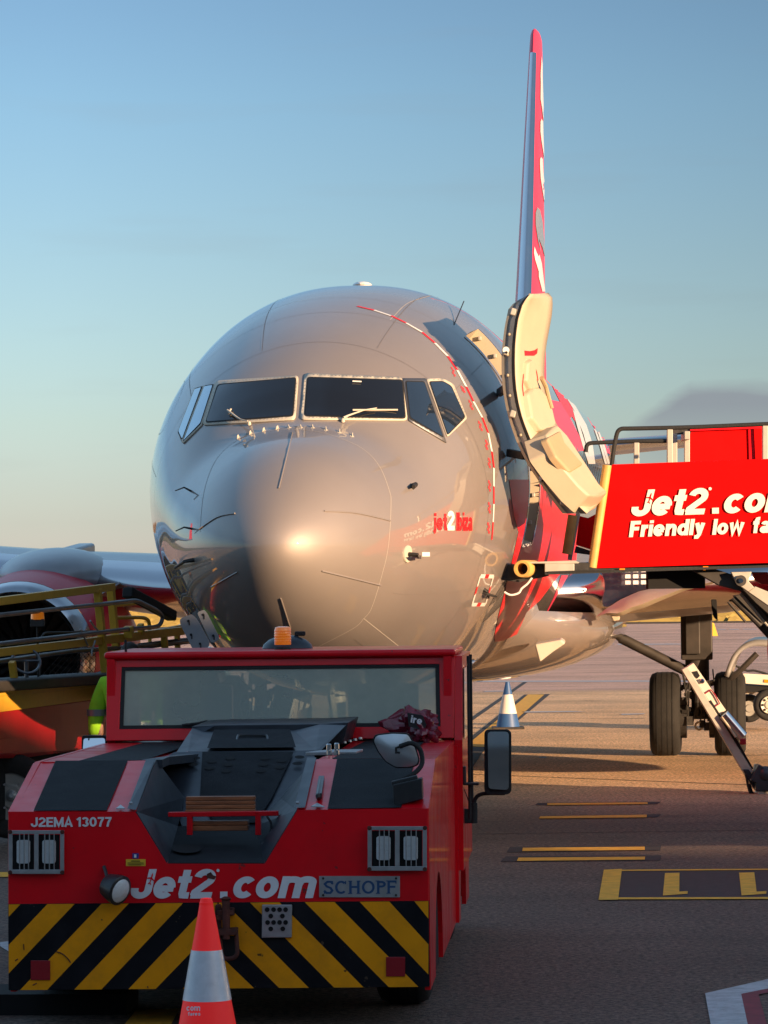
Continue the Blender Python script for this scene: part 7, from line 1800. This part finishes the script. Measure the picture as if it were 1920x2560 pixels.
E = [(0, 1), (1, 2), (2, 3), (3, 4), (4, 5), (2, 6), (6, 7), (7, 8), (2, 9), (9, 10), (10, 11), (0, 12), (12, 13), (13, 14), (14, 15), (0, 16), (16, 17), (17, 18), (18, 19)]
skin_mesh('body', J, E, 'skin', per)
JJ = [(W_(0, 0, .88), (.20, .15)), (W_(0, 0, 1.12), (.21, .16)), (W_(0, 0, 1.36), (.22, .16)), (W_(0, 0, 1.50), (.10, .10)), (W_(-.23, 0, 1.42), .095), (W_(-.315, .01, 1.18), .085), (W_(-.325, -.02, .98), .07), (W_(-.32, -.04, .93), .055), (W_(.23, 0, 1.42), .095), (W_(.31, 0, 1.18), .085), (W_(.29, -.10, .98), .065)]
skin_mesh('jacket', JJ, [(0, 1), (1, 2), (2, 3), (2, 4), (4, 5), (5, 6), (6, 7), (2, 8), (8, 9), (9, 10)], 'hivis', per, root=1)
TJ = [(W_(0, 0, .95), (.165, .13)), (W_(-.10, 0, .86), .12), (W_(-.12, .02, .50), .09), (W_(-.13, .03, .10), .075), (W_(.10, 0, .86), .12), (W_(.12, -.02, .50), .09), (W_(.13, 0, .10), .075)]
skin_mesh('trousers', TJ, [(0, 1), (1, 2), (2, 3), (0, 4), (4, 5), (5, 6)], 'trousers', per)
for s_ in (-1, 1):
    mb = MB(); mb.sphere(W_(.13 * s_, -.07, .06), .08, 14, 8, sc=(.7, 1.9, .75)); mb.build('boot', 'black', per)
mb = MB(); mb.lathe(W_(-.312, .01, 1.13), (0, 0, 1), [(0, .091), (.06, .094)], 24, caps=False); mb.build('sleeve_band', 'reflective', per, smooth=60)
mb = MB(); mb.lathe(W_(-.322, -.035, .90), (0, 0, 1), [(0, .05), (.03, .060), (.06, .066)], 24, caps=False); mb.build('cuff', 'grey_cuff', per, smooth=60)
for z in (1.05, 1.2):
    mb = MB(); mb.sphere(W_(0, 0, z), 1, 28, 4, sc=(.218, .175, .001)); mb = MB(); rings = [[W_(.222 * math.cos(t), .172 * math.sin(t), z + dz) for t in [k * math.pi / 16 for k in range(32)]] for dz in (-.025, .025)]
    mb.add(rings[0] + rings[1], [(i, (i + 1) % 32, 32 + (i + 1) % 32, 32 + i) for i in range(32)]); mb.build('reflective_band', 'reflective', per, smooth=60)
mb = MB(); mb.sphere(W_(0, .015, 1.70), .10, 24, 16, sc=(.92, 1.08, 1.12)); mb.build('hair', 'hair', per)
mb = MB(); mb.sphere(W_(0, -.10, 1.645), .018, 10, 8, sc=(.8, 1.2, 1.6)); mb.sphere(W_(-.088, .0, 1.655), .03, 10, 8, sc=(.35, .7, 1)); mb.sphere(W_(.088, .0, 1.655), .03, 10, 8, sc=(.35, .7, 1)); mb.build('ear', 'skin', per)
for s_, bx, by, bz in ((-1, -.322, -.045, .90), (1, .285, -.12, .93)):
    for k in range(5):
        dx = (k - 2) * .018 * (1 if k < 4 else 1); th_ = k == 4
        mb = MB(); r0 = W_(bx + (0 if th_ else dx * .6), by - (.03 if th_ else 0), bz - (.03 if th_ else .07)); ln = [.07, .085, .08, .065, .05][k]
        mb.tube([W_(bx, by, bz), r0, r0 + Vector((dx * .3, -.012 - (.02 if th_ else 0), -ln * .5)), r0 + Vector((dx * .3, -.03, -ln))], [.026, .013, .010, .008], 8); mb.build('hand_finger', 'skin', per, smooth=60)

# unseen trailer added out of view; its deck throws the shade band on the apron
zd0, zd1 = (33.5 - 27) * tn, (38.6 - 27) * tn
tr = thing('shade_caster_trailer', 'unseen grey trailer shape added right of the view to cast a band of shade', 'trailer', (13, 27, 0))
mb = MB(); mb.box((15.2, 27, (zd0 + zd1) / 2), (16.5, .12, zd1 - zd0)); mb.box((15.2, 25.9, zd0 + .08), (16.5, 2.2, .14)); mb.box((15.2, 24.8, (zd0 + zd1) / 2), (16.5, .12, zd1 - zd0)); mb.build('shade_caster_deck', 'wing_grey', tr, bevel=.01)
for x in (9.5, 20.5, 21.7):
    for y in (25.1, 26.7): wheel((x, y, .45), (0, 1, 0), .45, .25, tr, False)
mb = MB()
for x in (9.5, 20.5, 21.7): mb.box((x, 25.9, .7), (.3, 1.4, zd0 - .3))
mb.build('axle_frame', 'gear_dark', tr)
